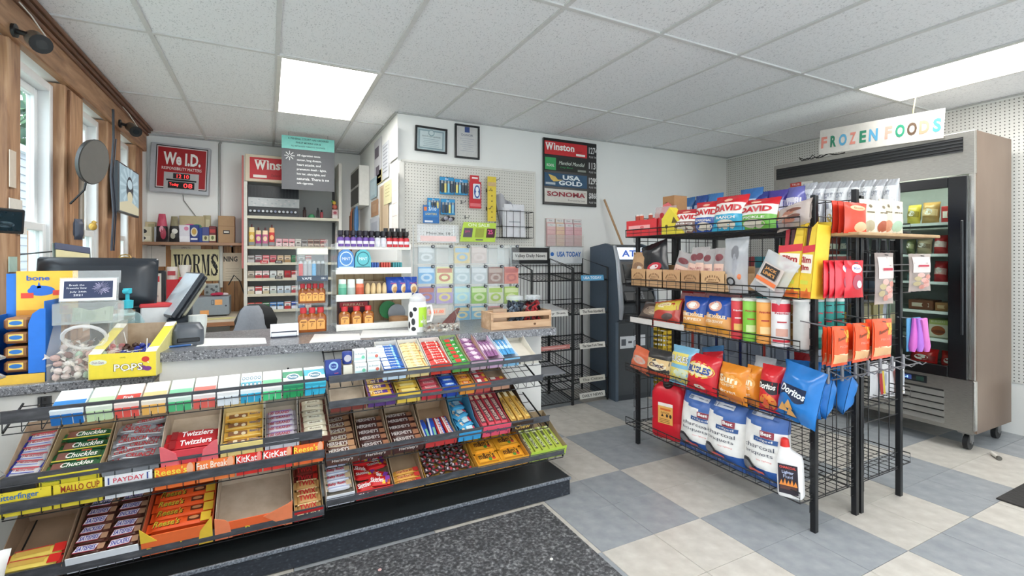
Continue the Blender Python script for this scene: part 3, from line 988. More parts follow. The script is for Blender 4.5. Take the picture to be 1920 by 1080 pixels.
# ---- row R1: gum, mints ------------------------------------------------------------------
def pack_tray(u0, u1, key, sp, n, ds, bard, front, T=.015, L=None, hf=.05, hb=.065, wall='#d8d4cc', kind='rows', D=.29, **kw):
 if key == 'R1':
  D, hb = .245, min(hb, .07)
  if L is None and kind == 'rows':
   kw['step'] = (D - .02) / n
   kw['bw'] = kw['step'] * .93
 kw['z0'] = .032
 tr = tray(u0, u1, key, front, ds, hf=hf, hb=hb, wall=m(wall, .7), D=D, cat='candy tray')
 wh = 'the ' + ds.split(',')[0].split(' on ')[0]
 (columns if kind == 'cols' else rows)(tr, sp, n, bard, wh, T=T, **kw)
 return tr
z = SH['R1'][0]
x = xf(628, 690)
b = B()
b.box(-.034, 0, 0, .034, .05, .09, b=.002)
b.on((0, -.0002, .05), (1, 0, 0), (0, 0, 1))
b.ell(0, .012, .02, .02, 1)
b.ell(0, .012, .014, .012, 0, l=.0012)
b.text('Orbit', 0, .012, .008, 1, w=.03, l=.0018)
b.text('mint', .012, -.02, .006, 2)
one('gum_box', 'deep blue standing mint box with a pale emblem, left end of the top right shelf', 'mint box', b, ['#16307f', '#8fb4de', '#d05a7a'], (x, YF + .03, z + .02), (R(-8), 0, 0))
x = xf(655, 690)
t = thing('round_gum_cup', 'small round blue cup standing on a white mint box', 'cup', (x, YF + .06, z + .085))
b = B()
b.lathe([(.0, 0), (.02, 0), (.022, .02), (.022, .05), (.02, .054), (.0, .054)], 14)
b.ell
obj('cup', b, ['#253a86'], t, sm=True)
b = B()
b.on((0, -.0225, .026), (1, 0, 0), (0, 0, 1))
b.ell(0, 0, .016, .016, 0)
obj('label', b, ['#b6b4bd'], t)
b = B()
b.box(-.02, 0, 0, .02, .05, .045, b=.002)
one('mint_box', 'cream mint box under the small round blue cup', 'mint box', b, ['#d8d4c4'], (x, YF + .03, z + .035))
for i, (u0, u1) in enumerate(((668, 691), (693, 717))):
 x0, x1 = xf(u0, 690), xf(u1, 690)
 for k in range(2):
  b = B()
  W = x1 - x0
  b.box(0, 0, 0, W, .06, .055, b=.002)
  b.on((W / 2, -.0002, .028), (1, 0, 0), (0, 0, 1))
  b.rect(0, -.012, W * .9, .012, 1)
  b.text('Ice Breakers', 0, .012, .008, 2, mxw=W * .8)
  b.ell(W * .25, -.005, .008, .008, 3 if not i else 4, l=.0012)
  one('mint_box', f"white and pale blue mint box, {('lower', 'upper')[k]} of the {('left', 'right')[i]} pair on the top right shelf", 'mint box', b, ['#e8ecec', '#b9d9de', '#5a7d86', '#6cbf9e', '#c66a5a'], (x0, YF + .03 + .02 * k, z + .028 + k * .057))
SPG = dict(c='#2e62b0', r=[(-.3, 0, .3, .9, '#d7e3ef'), (.25, 0, .1, .9, '#7fc0e0')], t=[('dentyne', .08, 0, .5, .4, '#e6eef6', .2)])
SPY = dict(c='#e6d39a', r=[(0, 0, .2, .9, '#efe4bd'), (.35, 0, .06, .9, '#c58f4a')], t=[('Juicy Fruit', 0, 0, .4, .5, '#b58a3c')])
SPR = dict(c='#c8322a', r=[(-.2, 0, .06, .9, '#efc3b8'), (.3, .0, .08, .8, '#efd9c8')], t=[('Big Red', 0, 0, .5, .4, '#f6e4dc', .2)])
SPN = dict(c='#3f9a45', r=[(-.1, 0, .35, .8, '#d93a34')], t=[('gum', .25, 0, .5, .2, '#f2f2ea')])
SPV = dict(c='#8a5a86', r=[(0, 0, .3, .8, '#d9b8cc')], t=[('Trident', 0, 0, .4, .5, '#f2e6ee')])
SPB = dict(c='#4c94c8', r=[(-.1, 0, .2, .9, '#c9e2f0')], t=[('Extra', .15, 0, .5, .3, '#f0f6fa')])
pack_tray(718, 763, 'R1', SPG, 9, 'narrow tray of blue and white gum, top right shelf', 'blue gum pack', '#c9dceb', L=None, step=.028, bw=.026)
pack_tray(764, 806, 'R1', SPY, 9, 'narrow tray of pale yellow gum, top right shelf', 'pale yellow gum pack', '#e0c98a', step=.028, bw=.026)
pack_tray(807, 848, 'R1', SPR, 9, 'narrow tray of red gum, top right shelf', 'red gum pack', '#c33a2c', step=.028, bw=.026)
pack_tray(849, 881, 'R1', SPN, 6, 'green tray of red and green gum, top right shelf', 'pack', '#5fa04a', wall='#8fa06a', step=.03, bw=.026, hb=.085)
pack_tray(883, 913, 'R1', SPV, 5, 'brown tray of purple gum, top right shelf', 'purple gum pack', '#b59aa8', wall='#b08a76', step=.03, bw=.026, hb=.085)
pack_tray(915, 943, 'R1', SPV, 4, 'lilac tray of purple and pink gum sticks, top right shelf', 'stick', '#c9a3c2', wall='#d3b6cd', kind='cols', L=.2, y=.125)
pack_tray(945, 975, 'R1', SPB, 4, 'white tray of blue gum sticks, top right shelf', 'blue gum stick', '#7fb6d8', wall='#cfdce6', kind='cols', L=.2, y=.125)
tray(977, 1012, 'R1', '#d9d3c6', 'empty cream plastic tray at the right end of the top right shelf', wall=m('#d5cfc3', .5), hf=.03, hb=.06, D=.245)
# ---- row R2 ----------------------------------------------------------------------------------
tr = tray(620, 688, 'R2', '#7d3a32', 'empty brown card tray with a scalloped front on the second right shelf', wall=CARD, hf=.03, hb=.10, D=.26, cut=.03)
SPC = dict(c='#d9a440', end='#5a2f86', r=[(0, 0, .5, .55, '#5b3a8c'), (0, .38, .9, .12, '#f0cf7a')], t=[('Twirl', -.2, 0, .5, .5, '#f3dfae', .1)])
pack_tray(690, 743, 'R2', SPC, 6, 'tray of gold and purple bars, second right shelf', 'gold and purple bar', '#5a3a78', wall='#8a5a3c', step=.043, bw=.04, T=.02)
SPE = dict(c='#e2c155', r=[(0, 0, .7, .5, '#eedb90'), (-.35, 0, .1, .8, '#b98a3a')])
pack_tray(745, 789, 'R2', SPE, 6, 'golden yellow tray of yellow packs, second right shelf', 'yellow pack', '#e3c04c', wall='#d6b95a', step=.04, bw=.036)
SPP = dict(c='#c04a56', r=[(0, 0, .6, .5, '#e3a3a6')], t=[('Good & Plenty', 0, 0, .4, .5, '#7a1d2c')])
pack_tray(791, 829, 'R2', SPP, 6, 'tray of red and pink packs, second right shelf', 'red and pink pack', '#b9303c', wall='#9a7a66', step=.04, bw=.036)
SPO = dict(c='#2e56b4', r=[(0, 0, .6, .4, '#7fb0de')], t=[('OREO', 0, 0, .4, .4, '#f2f5fa')])
pack_tray(831, 861, 'R2', SPO, 6, 'blue tray of blue packs, second right shelf', 'blue pack', '#203f9a', wall='#2f4fa0', step=.04, bw=.036)
SPA = dict(c='#dd9a3c', r=[(0, 0, .5, .6, '#c9572c')], t=[('Hot', 0, 0, .5, .3, '#f6e2b0')])
pack_tray(863, 891, 'R2', SPA, 6, 'tray of orange packs, second right shelf', 'orange pack', '#d58a34', wall='#c89048', step=.04, bw=.036)
SPM = dict(c='#b8424a', r=[(-.2, 0, .3, .7, '#e8e0d8'), (.3, 0, .2, .7, '#d9a23c')])
pack_tray(893, 921, 'R2', SPM, 6, 'tray of red and white rolls, second right shelf', 'red and white roll', '#b04a40', wall='#a8876a', step=.04, bw=.036)
tr = tray(923, 958, 'R2', '#b98a70', 'nearly empty brown card tray at the right end of the second right shelf', wall=KRAFT, hf=.03, hb=.085)
rows(tr, SPM, 2, 'small red and white roll', 'the nearly empty brown card tray', T=.015, step=.04, bw=.03)
# ---- row R3 ----------------------------------------------------------------------------------
HB = ramp('hersh', [(.4, '#3f2320'), (.6, '#4b2b27')], 30, .35)
SP_HE = dict(c=HB, r=[(.38, 0, .2, .7, '#9a6a50')], t=[("HERSHEY'S", -.1, .05, .56, .68, '#cfc6c4')])
SP_HA = dict(c='#6a4436', r=[(.36, 0, .22, .8, '#b98d68'), (-.1, -.3, .6, .14, '#d8c9a8')], t=[("HERSHEY'S", -.1, .08, .56, .68, '#e9e2dc')])
tr = tray(611, 673, 'R3', '#57382f', 'tray of lighter brown bars at the left end of the third right shelf', hf=.045, hb=.09, wall=m('#8a6a56', .75), txt=[("Hershey's", 0, 0, .5, '#d9cfc8')])
rows(tr, SP_HA, 6, 'lighter brown bar', 'the tray of lighter brown bars', T=.024, step=.043, bw=.04, jit=.07, z0=.02)
for u0, u1, ds in ((675, 734, 'left of the two trays of dark brown bars with silver letters'), (736, 796, 'right of the two trays of dark brown bars with silver letters')):
 tr = tray(u0, u1, 'R3', '#4a2a26', ds, hf=.045, hb=.1, wall=KRAFT, txt=[("Hershey's", 0, 0, .5, '#d9cfc8')])
 rows(tr, SP_HE, 5, 'dark brown bar', 'the ' + ds[:4].strip() + ' tray of dark brown bars', T=.024, step=.045, bw=.042, z0=.02)
SP_HE2 = dict(c='#c9353b', r=[(0, .2, .8, .2, '#e9e2e0'), (0, -.3, .8, .2, '#2f56b8')], t=[('SweeTarts', 0, -.02, .5, .7, '#f4ecec')])
SP_BW = dict(c='#2d56c0', r=[(0, .3, .85, .25, '#dfe6ee'), (-.2, -.2, .4, .3, '#86c8a0')])
tr = tray(798, 858, 'R3', '#c23a3a', 'brown-backed tray of blue and of red packs on the third right shelf', hf=.045, hb=.13, wall=m('#a98d70', .75), lip=.01)
t, W, D = tr
for k in range(4):
 put(t, bar_mesh(.17, W / 4 * .9, .022, SP_BW if k < 2 else SP_HE2), W * (k + .5) / 4, .1, .006 + .003 * (k % 2), rz=math.pi / 2 + random.gauss(0, .05), label=f"{('first blue', 'second blue', 'first red', 'second red')[k]} pack from the left in the brown-backed tray", group='packs in the brown-backed tray')
SP_LB = dict(c='#4aa3cf', r=[(.1, .1, .4, .5, '#cfe8ee'), (-.3, -.1, .16, .5, '#e3d0b0'), (.36, 0, .1, .5, '#d9485a')], t=[('Rice Krispies', 0, -.2, .3, .6, '#1f4f94')])
tr = tray(860, 903, 'R3', '#3a9ad0', 'blue tray heaped with light blue crispy bars', hf=.05, hb=.13, wall=m('#4f8fae', .7))
heap(tr, SP_LB, 7, 'light blue bar', 'the blue tray of crispy bars', L=.085, W=.05, nx=1, rz=.2, T=.028, zst=.014)
SP_NE = dict(c='#d9505e', r=[(-.05, 0, .72, .7, '#5b3f46'), (.4, 0, .12, .6, '#efd9b8')], t=[('SUGAR BABIES', -.05, 0, .5, .66, '#e3c7b6')])
tr = tray(905, 958, 'R3', '#e0526a', 'pink-red box of long red packs on the third right shelf', hf=.062, hb=.1, wall=m('#c2505c', .7), txt=[('Sugar Daddy', 0, 0, .45, '#4a3d6a')])
columns(tr, SP_NE, 4, 'long red pack', 'the pink-red box', T=.035, L=.26, z0=.025)
SP_GD = dict(c='#c79a45', r=[(-.2, 0, .5, .5, '#e0bd6a'), (.36, 0, .2, .5, '#ead9b0')], e=[(.44, 0, .03, .2, '#4a3420')], t=[('CHARLESTON', -.1, 0, .36, .55, '#4a3220')])
tr = tray(960, 1000, 'R3', '#3b2a1f', 'dark brown box of long gold bars on the third right shelf', hf=.055, hb=.1, wall=m('#3b2a1f', .6), txt=[('Chew', 0, 0, .5, '#d9b25a')])
columns(tr, SP_GD, 3, 'long gold bar', 'the dark brown box', T=.03, L=.265, z0=.03)
# ---- row R4 ----------------------------------------------------------------------------------
SP_BR = dict(c='#dfe0ea', end='#c9b9a0', r=[(.38, 0, .2, .8, '#d9c09a'), (0, -.4, .9, .12, '#aab6d8')], t=[('Baby Ruth', -.08, .05, .52, .66, '#c3283a', .1)])
tr = tray(611, 666, 'R4', '#dcdee4', 'white carton of white bars with red print, left end of the lowest right shelf', hf=.06, hb=.09, wall=m('#c6bfb2', .7))
rows(tr, SP_BR, 5, 'white bar with red print', 'the white carton', T=.026, step=.044, y0=.04, bw=.04, z0=.03)
SP_SK = dict(c='#c81f22', r=[(.36, .1, .2, .7, '#7a3a9a'), (.2, -.2, .14, .4, '#ecc23c'), (.42, -.2, .12, .5, '#e8742c')], t=[('Skittles', -.12, .05, .5, .6, '#f6f1ee', .12)])
tr = tray(668, 738, 'R4', '#cf2a28', 'red tray heaped with red rainbow candy packs', hf=.05, hb=.1, wall=m('#a08a70', .75), txt=[('Skittles', -.1, 0, .6, '#f3efe9')])
heap(tr, SP_SK, 10, 'red rainbow candy pack', 'the red tray', L=.1, W=.05, nx=2, rz=.22, T=.024, zst=.012)
SP_ST = dict(c='#dca044', r=[(.38, 0, .2, .8, '#cf3a34'), (-.1, 0, .5, .5, '#eec27a')], t=[('Starburst', -.05, 0, .5, .6, '#b0352c', .1)])
tr = tray(740, 797, 'R4', '#dd9f42', 'half-empty brown tray of orange chew packs', hf=.035, hb=.12, wall=m('#a98f72', .75), cut=.02)
rows(tr, SP_ST, 3, 'orange chew pack', 'the half-empty brown tray', T=.02, step=.034, y0=.01, bw=.03)
SP_TR = dict(c='#4a3536', r=[(-.2, 0, .2, .8, '#b9aeb4'), (.25, 0, .25, .8, '#b53a44')])
tr = tray(799, 893, 'R4', '#d9a436', 'yellow tray heaped with small dark twist candies', hf=.035, hb=.1, wall=m('#c79a46', .7), txt=[('...', .3, 0, .3, '#7a5a1e')])
heap(tr, SP_TR, 84, 'small dark twist candy', 'the yellow tray of twist candies', L=.04, W=.017, nx=7, rz=.9, T=.014, zst=.014)
SP_MM = dict(c='#e9a62f', r=[(0, -.42, .8, .08, '#c98a1f')], t=[("m&m's", -.05, .08, .5, .62, '#4a2a1c')], e=[(.2, -.2, .07, .12, '#c8442c'), (.05, -.24, .07, .12, '#4f8f3c')])
tr = tray(895, 992, 'R4', '#e5a22d', 'yellow tray of yellow candy bags with brown letters', hf=.055, hb=.085, wall=m('#d69a35', .7), txt=[("m&m's", -.1, 0, .55, '#4a2a1c')])
t, W, D = tr
for c in (0, 1):
 for k in range(3):
  put(t, bar_mesh(W * .47, .085, .035, SP_MM), W * (.26 + .48 * c), .055 + .078 * k, .012 + .012 * (k % 2), rz=random.gauss(0, .04), label=f"yellow candy bag, {('left', 'right')[c]} column, {ORD[k]} from the front in the yellow tray", cat='candy bag', group='bags in the yellow tray', name='candy_bag')
SP_LM = dict(c='#b3c24a', r=[(0, .1, .7, .4, '#5b5f3c'), (.36, 0, .16, .6, '#dfe6a8')], t=[('SOUR', -.1, .1, .4, .4, '#e6ecc0')])
tr = tray(994, 1062, 'R4', '#b4cf4a', 'lime green tray sticking out past the right end of the lowest shelf', hf=.065, hb=.085, wall=m('#a38d70', .75), txt=[('Zours', .05, -.1, .5, '#3f5f2c')])
columns(tr, SP_LM, 5, 'lime green pack', 'the lime green tray', T=.02, L=.2, z0=.02)
# =============================== ON THE COUNTER ====================================
CLR = clear('#f4f8f8', .12, .05)
FILM = clear('#eef0f2', .22, .12)
ACR = clear('#f2f6f7', .07, .04)
def wh(u0, v0, u1, v1, **k):
 """width, height and lower-middle point of a picture box on a plane"""
 a, c = P(u0, v1, **k), P(u1, v1, **k)
 lo, hi = P((u0 + u1) / 2, v1, **k), P((u0 + u1) / 2, v0, **k)
 return (c - a).length, hi.z - lo.z, (a + c) / 2
# blue display carton of biscuits for dogs
t = thing('treat_display', 'blue and red display carton of biscuit packs with a tall yellow header, far left', 'display carton', (-.99, 2.61, LZ))
b = B()
b.box(0, 0, 0, .175, .003, .035)
b.box(0, 0, .0, .003, .17, .27)
b.box(0, 0, 0, .175, .17, .003)
b.box(.172, 0, 0, .175, .17, .33)
b.box(0, .167, 0, .175, .17, .44, 0)
obj('carton', b, ['#1e6bc4'], t)
b = B()
b.box(0, -.002, 0, .175, -.0005, .038)
obj('front_panel', b, ['#e6bb4a'], t)
b = B()
b.box(-.002, -.002, .04, .04, 0, .27)
obj('side_edge', b, ['#e2524a'], t)
b = B()
b.ext([(.125, .04), (.177, .04), (.177, .3), (.16, .3), (.137, .28), (.125, .24)], 0, .002)
b.v = [V((q.x, -q.z, q.y)) for q in b.v]
obj('side_edge', b, ['#2471cf'], t)
b = B()
b.box(.035, .155, .26, .235, .162, .45)
b.on((.135, .1548, .355), (1, 0, 0), (0, 0, 1))
b.rect(0, -.082, .2, .02, 1)
b.text('bone', -.03, .065, .022, 2, w=.075, bold=.03)
b.ell(-.02, .01, .045, .022, 3)
b.ell(-.045, .018, .012, .018, 3, l=.001)
b.pol([(-.035, .02), (-.028, .05), (-.02, .022)], 3)
b.rect(-.065, -.01, .04, .022, 4, l=.0012)
b.rect(.04, 0, .045, .022, 4, l=.0012)
b.text('Yum', .035, -.04, .02, 5, w=.05, shear=.2)
b.text('RUMS', .045, -.066, .018, 4, w=.05, shear=.2, bold=.03)
obj('header_card', b, ['#f0b93e', '#d08a2a', '#2a5aa6', '#2767c2', '#d8402e', '#8fc0e0'], t)
for k in range(4):
 b = B()
 b.box(.045, .012, .045 + k * .058, .122, .15, .045 + k * .058 + .045, 0, b=.008)
 b.on((.083, .0118, .07 + k * .058), (1, 0, 0), (0, 0, 1))
 b.rect(.0, 0, .045, .026, 1)
 b.ell(0, 0, .02, .009, 2, l=.0012)
 one('biscuit_pack', f"brown biscuit pack with blue emblem in the blue carton, {ORD[k]} from the bottom", 'biscuit pack', b, ['#96653a', '#e7c664', '#2a6fb5'], (-.99, 2.61, LZ), group='packs in the blue display carton')
# chrome wire rack at the very left, with a white bag
t = thing('wire_bag_rack', 'chrome wire rack at the far left edge, in front of the candy shelves', 'rack', (-.735, 1.95, 0))
CHR = m('#b9b9b6', .25, .9)
for z in (.99, .93, .62, .3):
 b = B()
 b.tube([(-.3, .0, z), (-.02, .0, z), (.0, .01, z - .01), (.0, .02, z - .09), (-.06, .04, z - .14), (-.28, .02, z - .16)], .0045, 6)
 b.tube([(-.02, .0, z), (-.0, .1, z), (-.06, .2, z), (-.3, .2, z)], .004, 6)
 obj('wire_loop', b, [CHR], t)
for x, y in ((-.28, .02), (-.28, .2)):
 b = B()
 b.tube([(x, y, 0), (x, y, 1.0)], .006, 6)
 obj('wire_post', b, [CHR], t)
# slanted plastic jar of wrapped sweets
jx = P(138, 714, Z=LZ) + V((.028, 0, 0))
t = thing('sweet_jar', 'clear slant-front plastic jar of twist-wrapped sweets on the lower counter', 'jar', (jx.x, jx.y + .09, LZ))
b = B()
pr = [(-.09, 0), (.09, 0), (.09, .225), (-.02, .225), (-.09, .12)]
b.ext(pr, -.112, .112)
b.v = [V((q.z, q.x, q.y)) for q in b.v]
obj('jar', b, [clear('#f3f1ec', .13, .05)], t)
b = B()
b.M = Matrix.Translation((0, -.058, .176)) @ Matrix.Rotation(R(33.7), 4, 'X')
for r0, r1, y in ((.074, .066, 0),):
 b.tube([(.072 * math.cos(a * .3927), -.006, .062 * math.sin(a * .3927)) for a in range(16)], .007, 6, closed=True)
obj('mouth_ring', b, [clear('#ffffff', .35, .1)], t, sm=True)
rnd = random.Random(5)
SWC = ['#dccbc6', '#c39c96', '#e8e2dc', '#a9c4ac', '#7a5850', '#d8bdb6']
twm = []
for c in SWC:
 b = B()
 b.ball((0, 0, 0), .014, 0, 7, 5, (1.3, 1, .8))
 for s_ in (-1, 1):
  b.add([(s_ * .015, 0, 0), (s_ * .036, .013, .006), (s_ * .033, 0, -.003), (s_ * .036, -.013, .005)], [(0, 1, 2), (0, 2, 3)], 1)
 twm.append(b.mesh('wrapped_sweet', ml([c, '#dcd6d0'])))
k = 0
for lz in range(5):
 for i in range(6):
  for j in range(3):
   if lz < 4 or j > 0:
    yy = -.068 + .06 * j + rnd.uniform(-.012, .012)
    if lz == 4 and i % 2:
     continue
    o = link('wrapped_sweet', twm[rnd.randrange(6)], None, (jx.x - .088 + .035 * i + rnd.uniform(-.008, .008), jx.y + .09 + yy + (.02 if lz > 2 else 0), LZ + .016 + .027 * lz + rnd.uniform(-.004, .004)), (rnd.uniform(0, 3), rnd.uniform(0, 3), rnd.uniform(0, 3)))
    tag(o, f'twist-wrapped sweet in the slant-front jar, layer {ORD[lz]} up, {ORD[i]} from left, {("front", "middle", "back")[j]} row', 'sweet', 'sweets in the slant-front jar')
t = thing('donation_box', 'clear acrylic donation box with a folded banknote, on top of the sweet jar', 'box', (jx.x + .0, jx.y + .09, LZ + .227))
b = B()
W, H, D = .215, .085, .1
for q in ((-W / 2, -D / 2, 0, W / 2, -D / 2 + .003, H), (-W / 2, D / 2 - .003, 0, W / 2, D / 2, H), (-W / 2, -D / 2, 0, -W / 2 + .003, D / 2, H), (W / 2 - .003, -D / 2, 0, W / 2, D / 2, H), (-W / 2, -D / 2, 0, W / 2, D / 2, .003), (-W / 2, -D / 2, H, W / 2, D / 2, H + .003)):
 b.box(*q)
obj('acrylic_walls', b, [clear('#f2f5f4', .16, .05)], t)
b = B()
n = 10
vs = []
for i in range(n + 1):
 a = i / n
 x = -.055 + .135 * a
 y = .018 * math.sin(a * 9) - .02
 vs += [(x, y, .006), (x + .004, y + .006, .062 + .006 * math.cos(a * 7))]
b.add(vs, [(2 * i, 2 * i + 2, 2 * i + 3, 2 * i + 1) for i in range(n)])
b.on((.012, -.04, .034), (1, 0, 0), (0, 0, 1))
b.ell(0, 0, .018, .02, 1)
b.rect(-.04, 0, .018, .03, 1)
b.text('1', .05, .012, .014, 2)
one('banknote', 'crumpled green banknote inside the clear acrylic box', 'banknote', b, ['#a9b39a', '#8f9c82', '#5f6c55'], t.location)
t = thing('sign_holder', 'clear sign holder with a dark fireworks notice above the donation box', 'sign', (jx.x - .005, jx.y + .10, LZ + .318), (R(-8), 0, 0))
b = B()
b.box(-.1, 0, 0, .1, .004, .105)
b.box(-.1, 0, 0, .1, .07, .004)
b.box(-.06, .005, .08, .105, .008, .135)
obj('holder', b, [clear('#f4f6f6', .2, .05)], t)
b = B()
b.box(-.097, -.0015, .004, .093, -.0005, .1)
b.on((-.002, -.0016, .052), (1, 0, 0), (0, 0, 1))
b.rect(0, 0, .165, .074, 1)
b.text('Break the', -.04, .02, .0075, 2, w=.05)
b.text('Fireworks Show', -.04, .007, .0075, 2, w=.066)
b.text('July 24th', -.035, -.01, .009, 2, w=.055)
b.text('2021', -.035, -.023, .009, 2, w=.03)
for k in range(40):
 a = k * 2.4
 r0 = .004 + .026 * (k / 40) ** .5
 b.pol([(.043 + .003 * math.cos(a), .006 + .003 * math.sin(a)), (.043 + r0 * math.cos(a - .04), .006 + r0 * math.sin(a - .04)), (.043 + r0 * 1.15 * math.cos(a + .04), .006 + r0 * 1.05 * math.sin(a + .04))], 3, l=.0012)
obj('notice', b, ['#f0f0f0', '#2f3858', '#f1f1f4', '#a9a2bf'], t)
# yellow lollipop carton
px = P(230, 709, Z=LZ)
t = thing('lollipop_carton', 'yellow open-topped lollipop carton leaning back on the lower counter', 'display carton', (px.x, px.y + .004, LZ), (0, 0, R(-8)))
W, D, H0, H1 = .235, .26, .105, .2
b = B()
b.box(-W / 2, 0, 0, W / 2, .003, H0)
b.box(-W / 2, 0, 0, W / 2, D, .003)
b.on((0, -.0004, H0 / 2), (1, 0, 0), (0, 0, 1))
b.text('POPS', .02, -.008, .032, 1, w=.105, bold=.045)
b.text('POPS', .02, -.008, .03, 2, w=.1, bold=.01, l=.002)
b.ell(.08, .022, .014, .012, 3)
b.ell(.07, -.014, .014, .01, 4)
b.ell(.088, -.018, .014, .01, 4, l=.001)
b.ell(-.085, .018, .03, .012, 5)
b.text('Dum Dum', -.085, .018, .01, 4, w=.04, l=.002)
b.text('candy', 0, .034, .008, 6)
obj('front_panel', b, ['#e9d33d', '#4a3b14', '#f3efe2', '#c8372c', '#7a3a86', '#d9dfc9', '#8a7a1e'], t)
b = B()
for s_ in (-1, 1):
 x = s_ * W / 2
 k0 = len(b.v)
 b.ext([(0, 0), (D, 0), (D, H1), (0, H0)], x - .0015, x + .0015)
 b.v[k0:] = [V((q.z, q.x, q.y)) for q in b.v[k0:]]
 x2 = x - s_ * .04
 b.add([(x, 0, H0), (x2, .0, H0 - .002), (x2, D, H1 - .002), (x, D, H1)], [(0, 1, 2, 3)], 1)
 b.add([(x, 0, H0 + .001), (x2, .0, H0 - .001), (x2, .04, H0 + .014), (x, .04, H0 + .0165)], [(0, 1, 2, 3)], 2)
 b.add([(x, D - .04, H1 - .013), (x2, D - .04, H1 - .015), (x2, D, H1), (x, D, H1 + .002)], [(0, 1, 2, 3)], 2)
obj('side_wall', b, ['#d8cf8c', '#ead94a', '#f1efe6'], t)
b = B()
b.box(-W / 2, D - .003, 0, W / 2, D, H1)
b.box(-W / 2 + .002, .004, .03, W / 2 - .002, D, .033)
obj('back_panel', b, [KRAFT], t)
lol = []
for c in ('#26348f', '#b02a30', '#3a2018', '#2b3fa5'):
 b = B()
 b.ball((0, 0, 0), .0125, 0, 8, 5)
 b.ball((0, 0, .011), .006, 0, 6, 4)
 b.cyl((0, 0, .008), (0, 0, .075), .0017, n=5, mi=1)
 lol.append(b.mesh('lollipop', ml([c, '#f3f2ee'])))
rnd = random.Random(11)
Mt = Matrix.LocRotScale(t.location, t.rotation_euler, None)
for k in range(46):
 i = k % 8
 j = k // 8
 x = -.088 + .025 * i + rnd.uniform(-.006, .006)
 y = .022 + .026 * j
 c = 1 if i < 2 else 2 if (i < 4 and j > 3) else rnd.choice((0, 3))
 o = link('lollipop', lol[c])
 lean = rnd.choice((1.5, 1.7, 1.9, 1.6, 1.8, .35)) if k % 7 == 0 or k % 5 == 2 else rnd.uniform(1.5, 2.0)
 o.matrix_world = Mt @ Matrix.Translation((x, y, .046 + .02 * (.6 * j) + rnd.uniform(0, .008))) @ Euler((lean * rnd.choice((-1, -1, 1)) * .98, 0, rnd.uniform(-1, 1))).to_matrix().to_4x4()
 tag(o, f"{('blue', 'red', 'brown', 'blue')[c]} lollipop in the yellow carton, row {ORD[j]} from the front, {ORD[i]} from left", 'lollipop', 'lollipops in the yellow carton')
# touch-screen till seen from behind
q = P(185, 530, Y=3.02)
t = thing('till_monitor', 'large black till monitor seen from behind', 'monitor', (q.x, 3.02, LZ))
b = B()
zc = q.z - LZ
b.M = Matrix.Translation((.0, 0, zc)) @ Matrix.Rotation(R(-8), 4, 'X') @ Matrix.Rotation(R(1), 4, 'Y')
b.box(-.235, .0, -.135, .235, .02, .125, b=.008)
b.loft([(0, .232, .12, 9, 0), (.018, .22, .108, 8, 0), (.04, .17, .08, 6, 0)], 24)
k0 = len(b.v) - 72
b.v[k0:] = [b.M @ V((v_.x, -v_.z, v_.y)) for v_ in (b.M.inverted() @ v_ for v_ in b.v[k0:])]
obj('housing', b, [m('#23282f', .35)], t, sm=30)
b = B()
b.box(-.1, -.07, 0, .1, .12, .02, b=.006)
b.box(-.035, 0, .02, .035, .035, zc, b=.006)
obj('stand', b, [m('#1d2025', .4)], t)
b = B()
b.tube([(.06, -.04, zc - .02), (.09, -.05, zc - .08), (.06, -.05, zc - .14), (.05, .02, .1), (.1, .1, .012)], .004, 6)
obj('cable', b, [BLK], t, sm=True)
# hand sanitiser
q = P(239, 606, Y=2.86)
t = thing('sanitiser_bottle', 'clear sanitiser pump bottle with a turquoise pump behind the yellow carton', 'bottle', (q.x, 2.86, LZ))
b = B()
b.loft([(0, .06, .04, 3, 0), (.01, .065, .042, 3, 0), (.2, .065, .042, 3, 0), (.24, .045, .034, 2.4, 0), (.258, .018, .018, 2, 0), (.27, .018, .018, 2, 0)], 16)
obj('body', b, [clear('#cfeef0', .2, .05)], t, sm=True)
b = B()
b.loft([(.004, .05, .03, 3, 0), (.17, .055, .033, 3, 0)], 14)
obj('gel', b, [clear('#4fc0cf', .3, .1)], t, sm=True)
b = B()
b.lathe([(.022, .268), (.023, .305), (.008, .308), (.008, .335), (.017, .338), (.017, .362), (0, .362)], 12)
b.box(-.009, -.055, .342, .009, 0, .358, b=.003)
obj('pump', b, ['#36b6c8'], t, sm=True)
q = P(288, 575, Y=2.95)
b = B()
b.box(-.075, 0, 0, .075, .1, .262, b=.006)
b.box(-.079, -.004, .252, .079, .104, .275, 1, b=.006)
one('storage_box', 'white plastic box with a red lid behind the yellow lollipop carton', 'box', b, ['#dcdad8', '#c93a3e'], (-.50, 2.99, LZ))
q = P(300, 545, Y=3.14)
t = thing('price_card_stand', 'black standing frame with a pale price card right of the till monitor', 'sign', (q.x - .03, 3.1, LZ))
b = B()
b.box(-.07, 0, 0, .06, .03, .44, b=.004)
obj('frame', b, [BLK], t)
b = B()
b.box(-.052, -.002, .24, .042, 0, .425)
b.on((-.005, -.0022, .33), (1, 0, 0), (0, 0, 1))
b.rect(0, .065, .08, .03, 1)
b.text('SPECIAL', 0, .03, .014, 2, w=.06)
b.text('fresh', 0, .005, .012, 1, w=.05)
b.text('coffee & roll', 0, -.025, .012, 2, w=.07)
b.text('1.29', 0, -.06, .022, 2, w=.045)
obj('card', b, ['#d3cdbf', '#c2363a', '#4a3c36'], t)
